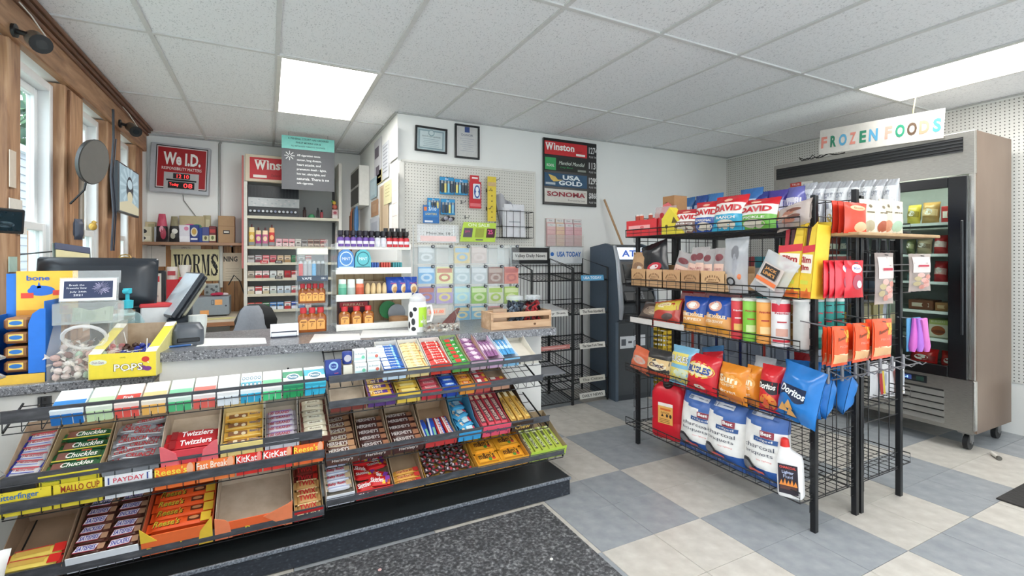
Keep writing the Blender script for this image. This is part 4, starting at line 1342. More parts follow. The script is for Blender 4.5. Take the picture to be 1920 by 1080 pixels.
# customer display and its base, cups, card printer, pen
t = thing('customer_display', 'tilted customer display on a dark base right of the till', 'screen', (-.40, 3.0, UZ))
b = B()
b.M = Matrix.Translation((.0, .02, .22)) @ Matrix.Rotation(R(25), 4, 'Z') @ Matrix.Rotation(R(32), 4, 'Y')
b.box(-.022, -.11, -.13, 0, .11, .13, 0, b=.006)
b.box(0, -.105, -.125, .022, .105, .125, 1, b=.008)
b.box(.022, -.08, -.1, .045, .08, .1, 2, b=.01)
b.box(-.024, -.1, -.12, -.0215, .1, .12, 3)
obj('panel', b, [m('#2a2f38', .3), m('#23262c', .3), '#a8a590', m('#c9d0d6', .1)], t)
b = B()
b.box(-.06, -.06, 0, .09, .1, .11, 0, b=.008)
b.box(-.02, .0, .1, .04, .05, .2, 0, b=.006)
obj('base', b, [m('#343a42', .35)], t)
b = B()
for k in range(5):
 b.loft([(.0 + k * .008, .032, .032, 2, 0), (.09 + k * .008, .042, .042, 2, 0)], 14)
o = one('cup_stack', 'stack of grey-white paper cups behind the card printer', 'cups', b, ['#cfd3cf'], (-.325, 2.93, UZ))
q = P(350, 648, Z=UZ)
t = thing('receipt_printer', 'small dark grey receipt printer at the left end of the raised countertop', 'printer', (q.x, q.y + .05, UZ), (0, 0, R(8)))
b = B()
b.loft([(0, .062, .075, 6, 0), (.03, .065, .078, 6, 0), (.075, .063, .07, 5, 0), (.1, .05, .045, 3, 0)], 20)
b.box(-.045, -.082, .02, .045, -.07, .04, 1, b=.003)
obj('body', b, [m('#4b5057', .4), BLK], t, sm=35)
b = B()
b.tube([(-.06, .0, .01), (-.13, -.03, .006), (-.2, .06, .006), (-.12, .16, .006)], .005, 6)
obj('cable', b, [BLK], t, sm=True)
b = B()
b.tube([(0, 0, 0), (.12, .03, 0)], .005, 8)
b.tube([(.12, .03, 0), (.14, .035, 0)], [.005, .001], 8, 1)
one('pen', 'blue pen lying in front of the small dark printer', 'pen', b, ['#2d5f9e', '#c9c9c4'], (q.x - .1, q.y - .05, UZ + .006))
def paper(name, lab_, u0, v0, u1, v1, z, prints=(), c='#efefec', sk=0., cat='paper'):
 pts = [P(u0, v1, Z=z), P(u1, v1 - (v1 - v0) * .35, Z=z), P(u1 - sk * .2, v0, Z=z), P(u0 + sk, v0 + 1, Z=z)]
 o_ = pts[0]
 b = B()
 vs = [p_ - o_ for p_ in pts]
 b.add(vs + [p_ + V((0, 0, .0015)) for p_ in vs], [(3, 2, 1, 0), (4, 5, 6, 7), (0, 1, 5, 4), (1, 2, 6, 5), (2, 3, 7, 6), (3, 0, 4, 7)])
 one(name, lab_, cat, b, [c], o_ + V((0, 0, .0005)))
paper('paper_sheet', 'long curling white paper sheet on the raised countertop, beside the printer', 368, 634, 500, 650, UZ, sk=14)
paper('paper_sheet', 'white paper sheet in front of the clear bottle case', 580, 626, 676, 643, UZ, sk=10)
paper('paper_sheet', 'white paper sheet in front of the white display shelf', 674, 619, 782, 634, UZ, sk=6)
q = P(533, 633, Z=UZ)
t = thing('card_holder', 'small dark wire card holder with white cards on the countertop', 'card holder', (q.x, q.y, UZ))
b = B()
b.tube([(-.06, 0, .004), (.06, 0, .004), (.06, 0, .03), (-.06, 0, .03)], .0035, 6, closed=True)
b.tube([(-.06, 0, .004), (-.06, .06, .004), (.06, .06, .004), (.06, 0, .004)], .0035, 6)
obj('wire_frame', b, ['#33384a'], t)
b = B()
b.M = Matrix.Translation((0, .015, .006)) @ Matrix.Rotation(R(-28), 4, 'X')
b.box(-.065, 0, 0, .07, .012, .07)
obj('cards', b, ['#e6e9ee'], t)
# clear bottle case
q0, q1 = P(557, 628, Z=UZ), P(618, 628, Z=UZ)
cx_, cy_, cw = (q0.x + q1.x) / 2, q0.y, (q1.x - q0.x)
t = thing('bottle_case', 'clear acrylic counter case of vape pens and whisky miniatures', 'display case', (cx_, cy_, UZ))
b = B()
CD, CHt = .17, .47
for q in ((-cw / 2, 0, 0, -cw / 2 + .004, CD, CHt), (cw / 2 - .004, 0, 0, cw / 2, CD, CHt + .05), (-cw / 2, CD - .004, 0, cw / 2, CD, CHt), (-cw / 2, 0, .0, cw / 2, CD, .004), (-cw / 2, 0, .16, cw / 2, CD, .164), (-cw / 2, .02, .29, cw / 2, CD, .294), (-cw / 2, 0, .30, cw / 2, .003, CHt)):
 b.box(*q)
obj('acrylic_walls', b, [ACR], t)
b = B()
b.box(-cw / 2, -.004, CHt - .035, cw / 2, .06, CHt, b=.002)
b.box(-cw / 2, -.004, .29, cw / 2, .003, .32, 1)
b.on((0, -.0042, .305), (1, 0, 0), (0, 0, 1))
b.text('VAPE', -.03, 0, .014, 2, w=.05)
b.text('18+', .055, 0, .012, 2)
obj('header', b, ['#dad7cd', '#3b4656', '#e9ecee'], t)
def flask(cap, amber, h=.11, w=.042, name='whisky_miniature'):
 b = B()
 b.loft([(0, w * .5, w * .32, 4, 0), (h * .06, w * .52, w * .34, 4, 0), (h * .58, w * .52, w * .34, 4, 0), (h * .68, w * .46, w * .3, 3, 0), (h * .75, w * .26, w * .22, 2, 0), (h * .8, w * .22, w * .2, 2, 0)], 14)
 b.loft([(h * .78, w * .3, w * .26, 2, 1), (h * .97, w * .3, w * .26, 2, 1), (h, w * .26, w * .22, 2, 1)], 12)
 b.on((0, -w * .345, h * .33), (1, 0, 0), (0, 0, 1))
 b.pol([(-w * .36, -h * .22), (w * .36, -h * .22), (w * .36, h * .12), (w * .2, h * .2), (-w * .2, h * .2), (-w * .36, h * .12)], 2)
 b.rect(0, h * .1, w * .5, h * .04, 3, l=.0014)
 b.text('F', 0, -h * .04, h * .14, 3)
 me = b.mesh(name, ml([m(amber, .12), cap, '#e6a654', '#7a3f1a']))
 b.smooth(me, 50)
 return me
f1, f2 = flask('#b3232c', '#8a4a1e', .108, .042), flask('#c2272f', '#96501f', .135, .058)
for k in range(4):
 tag(link('whisky_miniature', f1, None, (cx_ - cw / 2 + .03 + k * (cw - .06) / 3, cy_ + .05, UZ + .166)), f'small amber whisky bottle with red cap, middle shelf of the clear case, {ORD[k]} from left', 'bottle', 'whisky miniatures in the clear case')
for k in range(3):
 tag(link('whisky_bottle', f2, None, (cx_ - cw / 2 + .034 + k * (cw - .068) / 2, cy_ + .05, UZ + .006)), f'larger amber whisky bottle with red cap, foot of the clear case, {ORD[k]} from left', 'bottle', 'whisky bottles in the clear case')
for k, c in enumerate(('#d7413f', '#b4aeb0', '#a9a6a8', '#58a6d6', '#2c3540', '#22262c')):
 b = B()
 b.loft([(0, .011, .008, 3, 0), (.085, .011, .008, 3, 0), (.09, .008, .006, 2, 1), (.1, .007, .005, 2, 1)], 10)
 one('vape_pen', f"{('red', 'silver', 'grey', 'light blue', 'dark blue', 'black')[k]} vape pen in the top of the clear case", 'vape pen', b, [c, '#d5d5d5'], (cx_ - cw / 2 + .022 + k * (cw - .044) / 5, cy_ + .06, UZ + .3), group='vape pens in the clear case', sm=True)
# white four-tier display
x0, x1, y0 = .345, .775, 2.86
t = thing('tier_display', 'white four-tier counter display shelf with clear side panel', 'display shelf', ((x0 + x1) / 2, y0, UZ))
W = x1 - x0
LEV = (.012, .18, .335, .478)
b = B()
for k, z in enumerate(LEV):
 b = B()
 y = .03 * k * .4
 b.box(-W / 2, y, z, W / 2, .26, z + .005, b=.001)
 b.box(-W / 2 - .004, y - .005, z - .012, W / 2 + .004, y, z + .026, b=.002)
 obj('shelf', b, ['#e3e0d8'], t)
b = B()
k0 = len(b.v)
b.ext([(0, 0), (.26, 0), (.26, .5), (.06, .5), (.0, .2)], -W / 2 - .005, -W / 2 - .001)
b.v = [V((q.z, q.x, q.y)) for q in b.v]
k0 = len(b.v)
b.ext([(-.03, .35), (.12, .35), (-.0, .6)], -W / 2 - .005, -W / 2 - .001)
b.v[k0:] = [V((q.z, q.x, q.y)) for q in b.v[k0:]]
k0 = len(b.v)
b.ext([(0, 0), (.26, 0), (.26, .5), (.06, .5), (.0, .2)], W / 2 + .001, W / 2 + .005)
b.v[k0:] = [V((q.z, q.x, q.y)) for q in b.v[k0:]]
obj('side_panel', b, [ACR], t)['kind'] = 'stuff'
b = B()
b.box(-W / 2, .25, .0, W / 2, .26, .33, b=.002)
for k in range(7):
 b.box(-W / 2 + .06 * k + .01, .247, 0, -W / 2 + .06 * k + .013, .25, .33, 1)
obj('back_panel', b, [ramp('ply', [(.3, '#b79a74'), (.7, '#cbb089')], 8, .6, st=(4, 1, .5)), '#8f7553'], t)
DX, DY = (x0 + x1) / 2, y0
shots = {}
for c1, c2 in (('#6a4a9a', '#241f2b'), ('#cfd0d6', '#23242a'), ('#c3313a', '#26201f'), ('#b9c3bd', '#24272a')):
 b = B()
 b.loft([(0, .011, .011, 2, 0), (.03, .0115, .0115, 2, 0), (.036, .008, .008, 2, 0), (.042, .006, .006, 2, 1), (.044, .009, .009, 2, 1), (.062, .009, .009, 2, 1)], 10)
 b.fn = lambda x, y, l: V(((.0115 + l) * math.sin(x / .0115), -(.0115 + l) * math.cos(x / .0115), y))
 b.rect(0, .016, .022, .012, 2, nx=4)
 b.v = [q * 1.5 for q in b.v]
 me = b.mesh('energy_shot', ml([c1, c2, '#d8d5dc']))
 b.smooth(me, 45)
 shots[c1] = me
n = 12
for k in range(n):
 for j in range(2):
  c = '#6a4a9a' if k < 6 else '#cfd0d6' if k < 8 else '#c3313a'
  cn = {'#6a4a9a': 'purple', '#cfd0d6': 'silver', '#c3313a': 'red'}[c]
  tag(link('energy_shot', shots[c], None, (DX - W / 2 + .026 + k * (W - .05) / (n - 1), DY + .035 + .04 * j, UZ + LEV[3] + .0055)), f"small {cn} bottle with black cap, {('front', 'back')[j]} row atop the white display, {ORD[k]} from left", 'bottle', 'small bottles on top of the white display')
for k in range(4):
 tag(link('energy_shot', shots['#c3313a' if k % 2 else '#b9c3bd'], None, (DX + W / 2 - .13 + .037 * k, DY + .125, UZ + LEV[3] + .03)), f"small raised bottle at the back right of the white display, {ORD[k]} from left", 'bottle', 'small bottles on top of the white display')
b = B()
b.box(-.07, -.02, 0, .07, .02, .024, b=.002)
one('riser_block', 'dark riser block under the back bottles on the white display', 'riser', b, ['#2f2c30'], (DX + W / 2 - .075, DY + .125, UZ + LEV[3] + .0055))
for k, (c, c2, ds) in enumerate((('#4d86c6', '#cfe0ee', 'blue'), ('#5bb4bd', '#2a6f78', 'teal'))):
 b = B()
 b.ext([(-.045, 0), (.045, 0), (.045, .075), (.036, .108), (.015, .125), (-.015, .125), (-.036, .108), (-.045, .075)], 0, .05)
 b.v = [V((q.x, q.z, q.y)) for q in b.v]
 b.on((0, -.0003, .06), (1, 0, 0), (0, 0, 1))
 b.ell(0, .012, .036, .042, 1)
 b.ell(0, .012, .031, .036, 0, l=.0012)
 b.text('MINT', 0, .012, .016, 2, w=.045, l=.002)
 b.rect(0, -.044, .08, .02, 1)
 one('tin_display', f'{ds} round-topped candy tin box on the third tier of the white display', 'tin', b, [c, c2, '#eef3f6'], (DX - W / 2 + .055 + .095 * k, DY + .035, UZ + LEV[2] + .0055))
for k, c in enumerate(('#3d5fa8', '#c24a3e', '#3e8f96')):
 b = B()
 for j in range(4):
  b.box(-.028 + .015 * j, 0, 0, -.016 + .015 * j, .05, .05, b=.002)
 one('mint_roll_pack', f"row of {('blue', 'red', 'green')[k]} mint rolls on the third tier of the white display", 'mints', b, [c], (DX + .0 + .07 * k, DY + .05, UZ + LEV[2] + .0055))
b = B()
b.box(-.075, .0, 0, .11, .005, .06)
b.box(-.075, .0, 0, .11, .1, .004)
one('mint_roll_tray', 'white card behind the mint rolls on the third tier', 'tray', b, ['#dcd5c6'], (DX + .06, DY + .12, UZ + LEV[2] + .0055))
for k, (c, c2, n_) in enumerate((('#7fbfa2', '#5aa58a', 'green'), ('#d6dcd6', '#a9b5ae', 'white'), ('#e07a5a', '#c2553a', 'coral'))):
 b = B()
 b.lathe([(.0, 0), (.022, 0), (.023, .01), (.023, .07), (.021, .082), (.021, .108, 2), (0, .11, 2)], 14)
 b.fn = lambda x, y, l: V(((.023 + l) * math.sin(x / .023), -(.023 + l) * math.cos(x / .023), y))
 b.rect(0, .04, .05, .04, 1, nx=6)
 one('gum_tub', f'{n_} gum tub on the second tier of the white display', 'gum tub', b, [c, c2, '#dfe6e2'], (DX - W / 2 + .035 + .048 * k, DY + .04, UZ + LEV[1] + .0055), sm=True)
b = B()
b.box(-.075, 0, 0, .075, .1, .004)
b.box(-.075, .095, 0, .075, .1, .09)
b.box(-.075, 0, 0, .075, .004, .02)
one('cracker_tray', 'brown card tray of peanut packs on the second tier', 'candy tray', b, [KRAFT], (DX + .01, DY + .03, UZ + LEV[1] + .0055))
for k in range(4):
 put(thing, None, 0, 0, 0) if False else None
 b = B()
 b.ball((0, 0, .0), .021, 0, 8, 6, (.75, .8, 2.1))
 one('peanut_pack', f'tan peanut pack leaning in the card tray on the second tier, {ORD[k]} from left', 'snack pack', b, ['#d9bf90'], (DX - .035 + .033 * k, DY + .06, UZ + LEV[1] + .048), (R(-20), 0, R(-15)), sm=True)
# ---- bags -------------------------------------------------------------------------------
class Bag(B):
 """pillow bag standing on its lower seal, front towards -y; zone(x, y) gives the colour slot"""
 def __init__(s, w, h, d, zone=None, seed=0, seal=.05, nx=12, ny=16, sag=0., top=1.):
  super().__init__()
  s.w, s.h, s.d, s.seal = w, h, d, seal
  rn = random.Random(seed)
  ph = [rn.uniform(0, 6.28) for _ in range(6)]
  def dep(x, y):
   a = max(0., 1 - abs(2 * x / w) ** 2.4) ** .55
   q = min(y, (h - y) * (1.15 - sag)) / h
   f = max(0., min(1., (q - seal) / .22)) ** .6
   wr = .12 * math.sin(x / w * 26 + ph[0] + 3 * y / h) * (1 - f) + .055 * math.sin(x / w * 9 + y / h * 14 + ph[1]) + .03 * math.sin(x / w * 31 - y / h * 17 + ph[2])
   return d / 2 * a * max(0., f + wr * (f > 0)) + .0012
  def wid(y):
   q = min(y, h - y) / h
   f = max(0., min(1., (q - seal) / .22)) ** .6
   return (1 - .07 * f) * (1 if y < h * .5 else 1 - (1 - top) * (y / h - .5) * 2)
  s.dep, s.wid = dep, wid
  for sg in (-1, 1):
   vs = []
   for j in range(ny + 1):
    y = h * j / ny
    zz = .004 * math.sin(j and 0)
    for i in range(nx + 1):
     x = w * (i / nx - .5)
     ed = .012 * w * (1 if i % 2 else -1) if j in (0, ny) else 0
     vs.append((x * wid(y), sg * dep(x, y), y + ed * .3))
   k = nx + 1
   fs, mi = [], []
   for j in range(ny):
    for i in range(nx):
     f = (j * k + i, j * k + i + 1, (j + 1) * k + i + 1, (j + 1) * k + i)
     fs.append(f if sg < 0 else f[::-1])
     mi.append(zone((i + .5) / nx - .5, (j + .5) / ny) if zone else 0)
   s.add(vs, fs, mi)
  s.fn = lambda x, y, l: V((x * wid(y), -dep(x, y) - l - .0006, y))
 def band(s, y0, y1, mi, x0=-.47, x1=.47, n=10, wave=0.):
  """printed band between two heights (fractions), lower edge waved"""
  vs = []
  for i in range(n + 1):
   x = s.w * (x0 + (x1 - x0) * i / n)
   wv = wave * math.sin(math.pi * 2 * i / n)
   for j in range(5):
    vs.append(s.fn(x, s.h * (y0 + wv + (y1 - y0 - wv) * j / 4), .0004))
  return s.add(vs, [(i * 5 + j, (i + 1) * 5 + j, (i + 1) * 5 + j + 1, i * 5 + j + 1) for i in range(n) for j in range(4)], mi)
 def blob(s, x, y, rx, ry, mi, l=.0008, n=16):
  w, h = s.w, s.h
  vs = [s.fn(x * w, y * h, l)]
  for q in (.5, 1):
   vs += [s.fn(x * w + q * rx * w * math.cos(6.2832 * j / n), y * h + q * ry * h * math.sin(6.2832 * j / n), l) for j in range(n)]
  fs = [(0, 1 + j, 1 + (j + 1) % n) for j in range(n)] + [(1 + j, 1 + n + j, 1 + n + (j + 1) % n, 1 + (j + 1) % n) for j in range(n)]
  return s.add(vs, fs, mi)
 def word(s, t, x, y, hh, mi, ww=None, **k):
  return s.text(t, x * s.w, y * s.h, hh * s.h, mi, w=None if ww is None else ww * s.w, l=k.pop('l', .0022), **k)
def bagmesh(b, mats, name='snack_bag'):
 me = b.mesh(name, ml(mats))
 b.smooth(me, 60)
 return me
def bagthing(name, lab_, cat, b, mats, loc, rot, group=None):
 o = link(name, bagmesh(b, mats, name), None, loc, rot if isinstance(rot, (tuple, list)) else (0, 0, rot))
 return tag(o, lab_, cat, group)
bb = Bag(.09, .115, .05, lambda x, y: 0, 2)
bb.blob(.12, .35, .28, .26, 1)
bb.blob(.12, .3, .18, .16, 2, l=.0014)
bb.word('PEANUTS', .1, .62, .07, 3, .6)
me = bagmesh(bb, [m('#20459f', .25), '#d8c7a8', '#b98a52', '#d9464a'])
for k in range(3):
 tag(link('peanut_bag', me, None, (DX + .115 + .052 * k, DY + .05 - .012 * k, UZ + LEV[1] + .008), (R(-10), 0, R(-6 + 7 * k))), f'blue peanut bag on the second tier, {ORD[k]} from left', 'snack bag', 'blue peanut bags on the second tier')
me = flask('#c2272f', '#9a5a24', .12, .062)
for k in range(3):
 tag(link('whisky_bottle', me, None, (DX - W / 2 + .045 + .066 * k, DY + .03, UZ + LEV[0] + .0055)), f'amber whisky bottle with red cap on the lowest tier, {ORD[k]} from left', 'bottle', 'whisky bottles on the lowest tier')
b = B()
b.box(-.09, 0, 0, .09, .05, .15, b=.003)
b.on((0, -.0004, .11), (1, 0, 0), (0, 0, 1))
b.rect(0, .01, .16, .03, 1)
b.text('FIREBALL', 0, .01, .016, 2, w=.12)
one('whisky_carton', 'dark red carton standing behind the amber bottles on the lowest tier', 'carton', b, ['#4a1c1e', '#b52a30', '#e9c9a0'], (DX - W / 2 + .11, DY + .12, UZ + LEV[0] + .0055))
b = B()
b.lathe([(.03, 0), (.05, .0), (.058, .012), (.06, .04), (.054, .042), (.046, .016), (0, .012)], 18)
one('card_bowl', 'brown shallow bowl on the lowest tier of the white display', 'bowl', b, ['#a27b56'], (DX + .15, DY + .06, UZ + LEV[0] + .0055), sm=True)
b = B()
b.cyl((0, 0, 0), (0, .012, 0), .055, n=24)
b.cyl((-.05, .02, .02), (-.05, .03, .02), .055, n=24, mi=1)
one('foil_disc', 'round silver lid and green lid leaning at the back of the lowest tier', 'lid', b, [m('#a8abb0', .3, .5), '#2f8a4c'], (DX + .165, DY + .17, UZ + LEV[0] + .058))
b = B()
b.box(-.05, 0, 0, .05, .03, .012, b=.004)
one('paper_packet', 'small white paper packet lying on the lowest tier', 'packet', b, ['#ddd6c8'], (DX + .03, DY + .04, UZ + LEV[0] + .0055), R(8))
# cow-print flask
q = P(783, 621, Z=UZ)
t = thing('cow_print_flask', 'white and lime flask with black cow spots on the countertop', 'flask', (q.x, q.y, UZ), R(-10))
b = B()
b.lathe([(.0, 0), (.05, 0), (.052, .01), (.052, .15), (.046, .165), (.046, .17), (.0, .17)], 22)
cyl_ = lambda r: (lambda x, y, l: V(((r + l) * math.sin(x / r), -(r + l) * math.cos(x / r), y)))
b.fn = cyl_(.052)
b.rect(.03, .085, .06, .11, 1, nx=8)
b.text('MOO', .032, .06, .02, 0, w=.04, bold=.02, l=.002)
for x, y, rx, ry in ((-.03, .06, .012, .02), (-.045, .1, .014, .018), (-.02, .13, .012, .012), (-.028, .02, .014, .012), (-.06, .04, .01, .02)):
 b.ell(x, y, rx, ry, 2, l=.001)
obj('body', b, ['#e9e9e6', '#a9d43c', '#26272a'], t, sm=True)
b = B()
b.tube([(.048, 0, .14), (.075, 0, .145), (.085, 0, .1), (.075, 0, .055), (.05, 0, .05)], .008, 8)
obj('handle', b, ['#eceae6'], t, sm=True)
b = B()
b.lathe([(.044, .17), (.046, .175), (.046, .19), (.03, .205), (.02, .215), (0, .215)], 20)
obj('lid', b, [clear('#ffffff', .4, .15)], t, sm=True)
# clear tub of small dark boxes, spilled in front
q = P(832, 624, Z=UZ)
t = thing('clear_tub', 'clear slanted tub of small dark candies right of the cow flask', 'tub', (q.x, q.y + .06, UZ))
b = B()
b.box(-.1, .06, 0, .1, .063, .14)
b.box(-.1, -.05, 0, .1, -.047, .05)
for x in (-.1, .097):
 k0 = len(b.v)
 b.ext([(-.05, 0), (.063, 0), (.063, .14), (-.05, .05)], x, x + .003)
 b.v[k0:] = [V((v_.z, v_.x, v_.y)) for v_ in b.v[k0:]]
obj('walls', b, [clear('#f0eeea', .15, .05)], t)
b = B()
b.box(-.06, .055, .085, .05, .058, .125)
b.on((-.005, .0545, .105), (1, 0, 0), (0, 0, 1))
b.text('2/$1.00', 0, 0, .02, 1, w=.09, bold=.03)
obj('price_card', b, ['#c9b3a2', '#f07a5a'], t)
rnd = random.Random(4)
bxm = []
for c in ('#3a2f2b', '#8c7a68', '#d0ccc4', '#6a4a3a'):
 b = B()
 b.box(-.016, -.011, -.007, .016, .011, .007, b=.002)
 b.box(-.009, -.0112, -.004, .009, .0112, .004, 1)
 bxm.append(b.mesh('small_candy', ml([c, '#c9c4b8'])))
for k in range(42):
 o = link('small_candy', bxm[rnd.randrange(4)], None, (q.x - .08 + .027 * (k % 7) + rnd.uniform(-.006, .006), q.y + .025 + .025 * (k // 7 % 3), UZ + .012 + .018 * (k // 21) + rnd.uniform(0, .006)), (rnd.gauss(0, .3), rnd.gauss(0, .3), rnd.uniform(0, 3)))
 tag(o, f'small boxed candy in the clear slanted tub, {("lower", "upper")[k // 21]} layer, row {ORD[k // 7 % 3]}, {ORD[k % 7]} from left', 'candy', 'candies in the clear tub')
for k in range(7):
 b = B()
 b.tube([(0, 0, 0), (.11, .02, .0)], .006, 6)
 one('meat_stick', f'dark red-brown jerky stick standing in the clear tub, {ORD[k]} from left', 'jerky stick', b, ['#5a2a26'], (q.x - .0 + .012 * k, q.y + .06, UZ + .03), (0, R(-35 - 4 * k), R(10)), sm=True)
# scratch-ticket dispenser rack
RX0, RX1, RY = .84, 1.56, 2.97
t = thing('ticket_rack', 'clear acrylic rack of scratch-ticket dispensers with round knobs', 'dispenser rack', (RX0, RY, UZ))
us = [783, 817, 851, 883, 915, 945, 974]
vs_ = [(459, 495), (497, 533), (534, 570), (571, 606)]
TK = {(1, 0): ('#6fa9d6', '#c9dcea', 'blue'), (1, 1): ('#e8e2a4', '#c97a5a', 'pale yellow'), (0, 2): ('#d9c28a', '#9db9cf', 'gold and blue'), (1, 5): ('#d9705a', '#b5473c', 'red'), (1, 4): ('#8a5a4a', '#b79a8a', 'brown'), (2, 0): ('#8d78b4', '#c0604e', 'purple and red'), (2, 1): ('#b59ac9', '#e4cf7a', 'lilac'), (2, 2): ('#a9d3de', '#cfe3d0', 'sky blue'), (2, 3): ('#8fbf3a', '#d9e5a8', 'green'), (2, 4): ('#e2e2c2', '#b4cf4a', 'cream and green'), (2, 5): ('#a8c43c', '#e0e8a0', 'lime'), (3, 2): ('#6fb0d4', '#e0cf9a', 'blue patterned'), (3, 3): ('#7fbcd9', '#e9e2c6', 'light blue patterned'), (3, 4): ('#d98a8a', '#b89070', 'pink'), (1, 2): ('#b7c4c8', '#d5dcdc', 'silver'), (1, 3): ('#b9bcbe', '#d9dada', 'grey'), (0, 0): ('#b9bbbb', '#d8d9d8', 'empty grey'), (0, 3): ('#c9b6ae', '#d9c9c2', 'faded pink')}
for j, (va, vb) in enumerate(vs_):
 for i in range(6):
  if j == 3 and i < 2:
   continue
  a, c = P(us[i], va, Y=RY), P(us[i + 1], vb, Y=RY)
  xa, xb = a.x - RX0, c.x - RX0
  zc_ = P((us[i] + us[i + 1]) / 2, va, Y=RY).z - UZ
  zb_ = max(.001, P((us[i] + us[i + 1]) / 2, vb, Y=RY).z - UZ)
  b = B()
  b.box(xa + .002, 0, zb_, xb - .002, .003, zc_)
  b.box(xa + .002, .0, zb_, xa + .005, .11, zc_)
  b.box(xa + .002, .0, zb_, xb - .002, .11, zb_ + .003)
  d_ = obj('ticket_bin', b, [ACR], t)
  b = B()
  b.cyl((xb - .02, -.01, zc_ - .01), (xb - .02, .002, zc_ - .01), .011, n=12)
  b.cyl((xb - .02, -.011, zc_ - .01), (xb - .02, -.009, zc_ - .01), .006, n=8, mi=1)
  obj('knob', b, ['#2d2f33', '#8d9096'], d_)
  cs = TK.get((j, i))
  if cs:
   b = B()
   b.box(xa + .006, .006, zb_ + .004, xb - .006, .02, zc_ - .012)
   w_, h_ = xb - xa - .012, zc_ - zb_ - .016
   b.on(((xa + xb) / 2, .0058, (zb_ + zc_) / 2 - .004), (1, 0, 0), (0, 0, 1))
   b.rect(0, h_ * .28, w_ * .9, h_ * .26, 1)
   b.ell(0, -h_ * .14, w_ * .36, h_ * .24, 1)
   b.ell(0, -h_ * .14, w_ * .2, h_ * .12, 2, l=.002)
   o = one('scratch_tickets', f"{cs[2]} scratch tickets in the acrylic rack, row {ORD[j]} from the top", 'lottery tickets', b, [cs[0], cs[1], cs[0]], t.location)
   o['group'] = 'scratch tickets in the rack'
b = B()
a = P(783, 420, Y=RY)
zt = a.z - UZ
b.box(0, 0, zt - .115, .28, .003, zt)
b.box(.0, .0, zt - .115, .28, .1, zt - .112)
b.on((.14, -.0005, zt - .06), (1, 0, 0), (0, 0, 1))
b.rect(0, -.03, .24, .035, 1)
b.text('Must be 18', .0, .004, .014, 2, w=.16)
obj('ticket_bin', b, [FILM, '#d9b9b5', '#3c3f45'], t)
b = B()
for x in (0, .28, .51, RX1 - RX0 - .004):
 b.box(x, .1, 0, x + .006, .112, zt if x < .3 else P(900, 459, Y=RY).z - UZ)
obj('uprights', b, [clear('#e4e9ea', .3, .1)], t)['kind'] = 'stuff'
# wooden crate with two jars
q = P(905, 612, Z=UZ)
t = thing('wooden_crate', 'pale pine crate with a handle slot on the right end of the countertop', 'crate', (1.14, 2.50, UZ), R(-1))
b = B()
Wc, Dc, Hc = .40, .15, .1
for q in ((0, 0, .0, Wc, .012, .045), (0, 0, .068, Wc, .012, .098), (0, Dc - .012, 0, Wc, Dc, .098)):
 b = B()
 b.box(*q, b=.002)
 obj('slat', b, [WOODX], t)
for x in (0, Wc - .014):
 b = B()
 b.ext([(0, 0), (Dc, 0), (Dc, Hc), (.0, Hc)], x, x + .014)
 b.v = [V((v_.z, v_.x, v_.y)) for v_ in b.v]
 b.v = [v_ if 0 else v_ for v_ in b.v]
 obj('end_board', b, [WOODX], t)
b = B()
b.box(.014, .012, .004, Wc - .014, Dc - .012, .012)
obj('bottom_board', b, [WOODX], t)
b = B()
b.on((.285, -.0006, .022), (1, 0, 0), (0, 0, 1))
b.ell(0, 0, .009, .007, 0)
obj('knot', b, ['#6b4a2d'], t)
for k, (x, c, c2, ds) in enumerate(((.19, '#2a2f3c', '#6f7d8c', 'dark'), (.315, '#b3262c', '#2a2426', 'red and black'))):
 t = thing('candy_jar', f'clear square jar of {ds} packets standing in the pine crate', 'jar', (1.14 + x, 2.572, UZ + .012))
 b = B()
 b.loft([(0, .055, .05, 5, 0), (.13, .055, .05, 5, 0), (.15, .045, .042, 3, 0), (.155, .047, .044, 2.5, 0)], 18)
 obj('glass', b, [clear('#eef2f4', .05, .05)], t, sm=True)
 b = B()
 b.loft([(.152, .05, .047, 2.5, 0), (.172, .05, .047, 2.5, 0), (.178, .03, .03, 2.5, 0)], 18)
 obj('lid', b, [clear('#e6eaec', .35, .1)], t, sm=True)
 rnd = random.Random(k)
 b = B()
 b.box(-.024, -.005, -.017, .024, .005, .017, b=.002)
 b.box(-.012, -.0054, -.007, .012, .0054, .007, 1)
 mes = [b.mesh('candy_packet', ml([c, c2])), b.mesh('candy_packet', ml([c2, c]))]
 for q in range(32):
  z = .018 + .1 * (q // 7) / 4 + rnd.uniform(0, .012)
  o = link('candy_packet', mes[q % 3 == 0], None, (1.14 + x + rnd.uniform(-.033, .033), 2.572 + rnd.uniform(-.03, .03), UZ + .012 + z), (rnd.uniform(-1, 1), rnd.uniform(-1, 1), rnd.uniform(0, 3)))
  tag(o, f'packet {ORD[q % 8]} in layer {ORD[q // 8]} up inside the clear jar of {ds} packets', 'candy packet', f'packets in the {ds} jar')
b = B()
b.box(0, 0, 0, .09, .004, .1)
b.on((.045, -.0003, .05), (1, 0, 0), (0, 0, 1))
b.rect(0, .02, .05, .016, 1)
one('brown_card', 'brown card with pink print standing at the left in the pine crate', 'card', b, ['#b79a80', '#d0606a'], (1.185, 2.57, UZ + .013))
bb = Bag(.2, .26, .12, lambda x, y: 0, 77)
bb.blob(.2, .6, .16, .1, 1)
bagthing('white_sack', 'crinkled white plastic bag hanging from the wire rack, lower left corner', 'bag', bb, [m('#dedcd8', .4), '#b9c4b4'], (-.80, 1.90, .19), (0, R(6), R(20)))
# =============================== BEHIND THE COUNTER ================================
YW = BW - .003
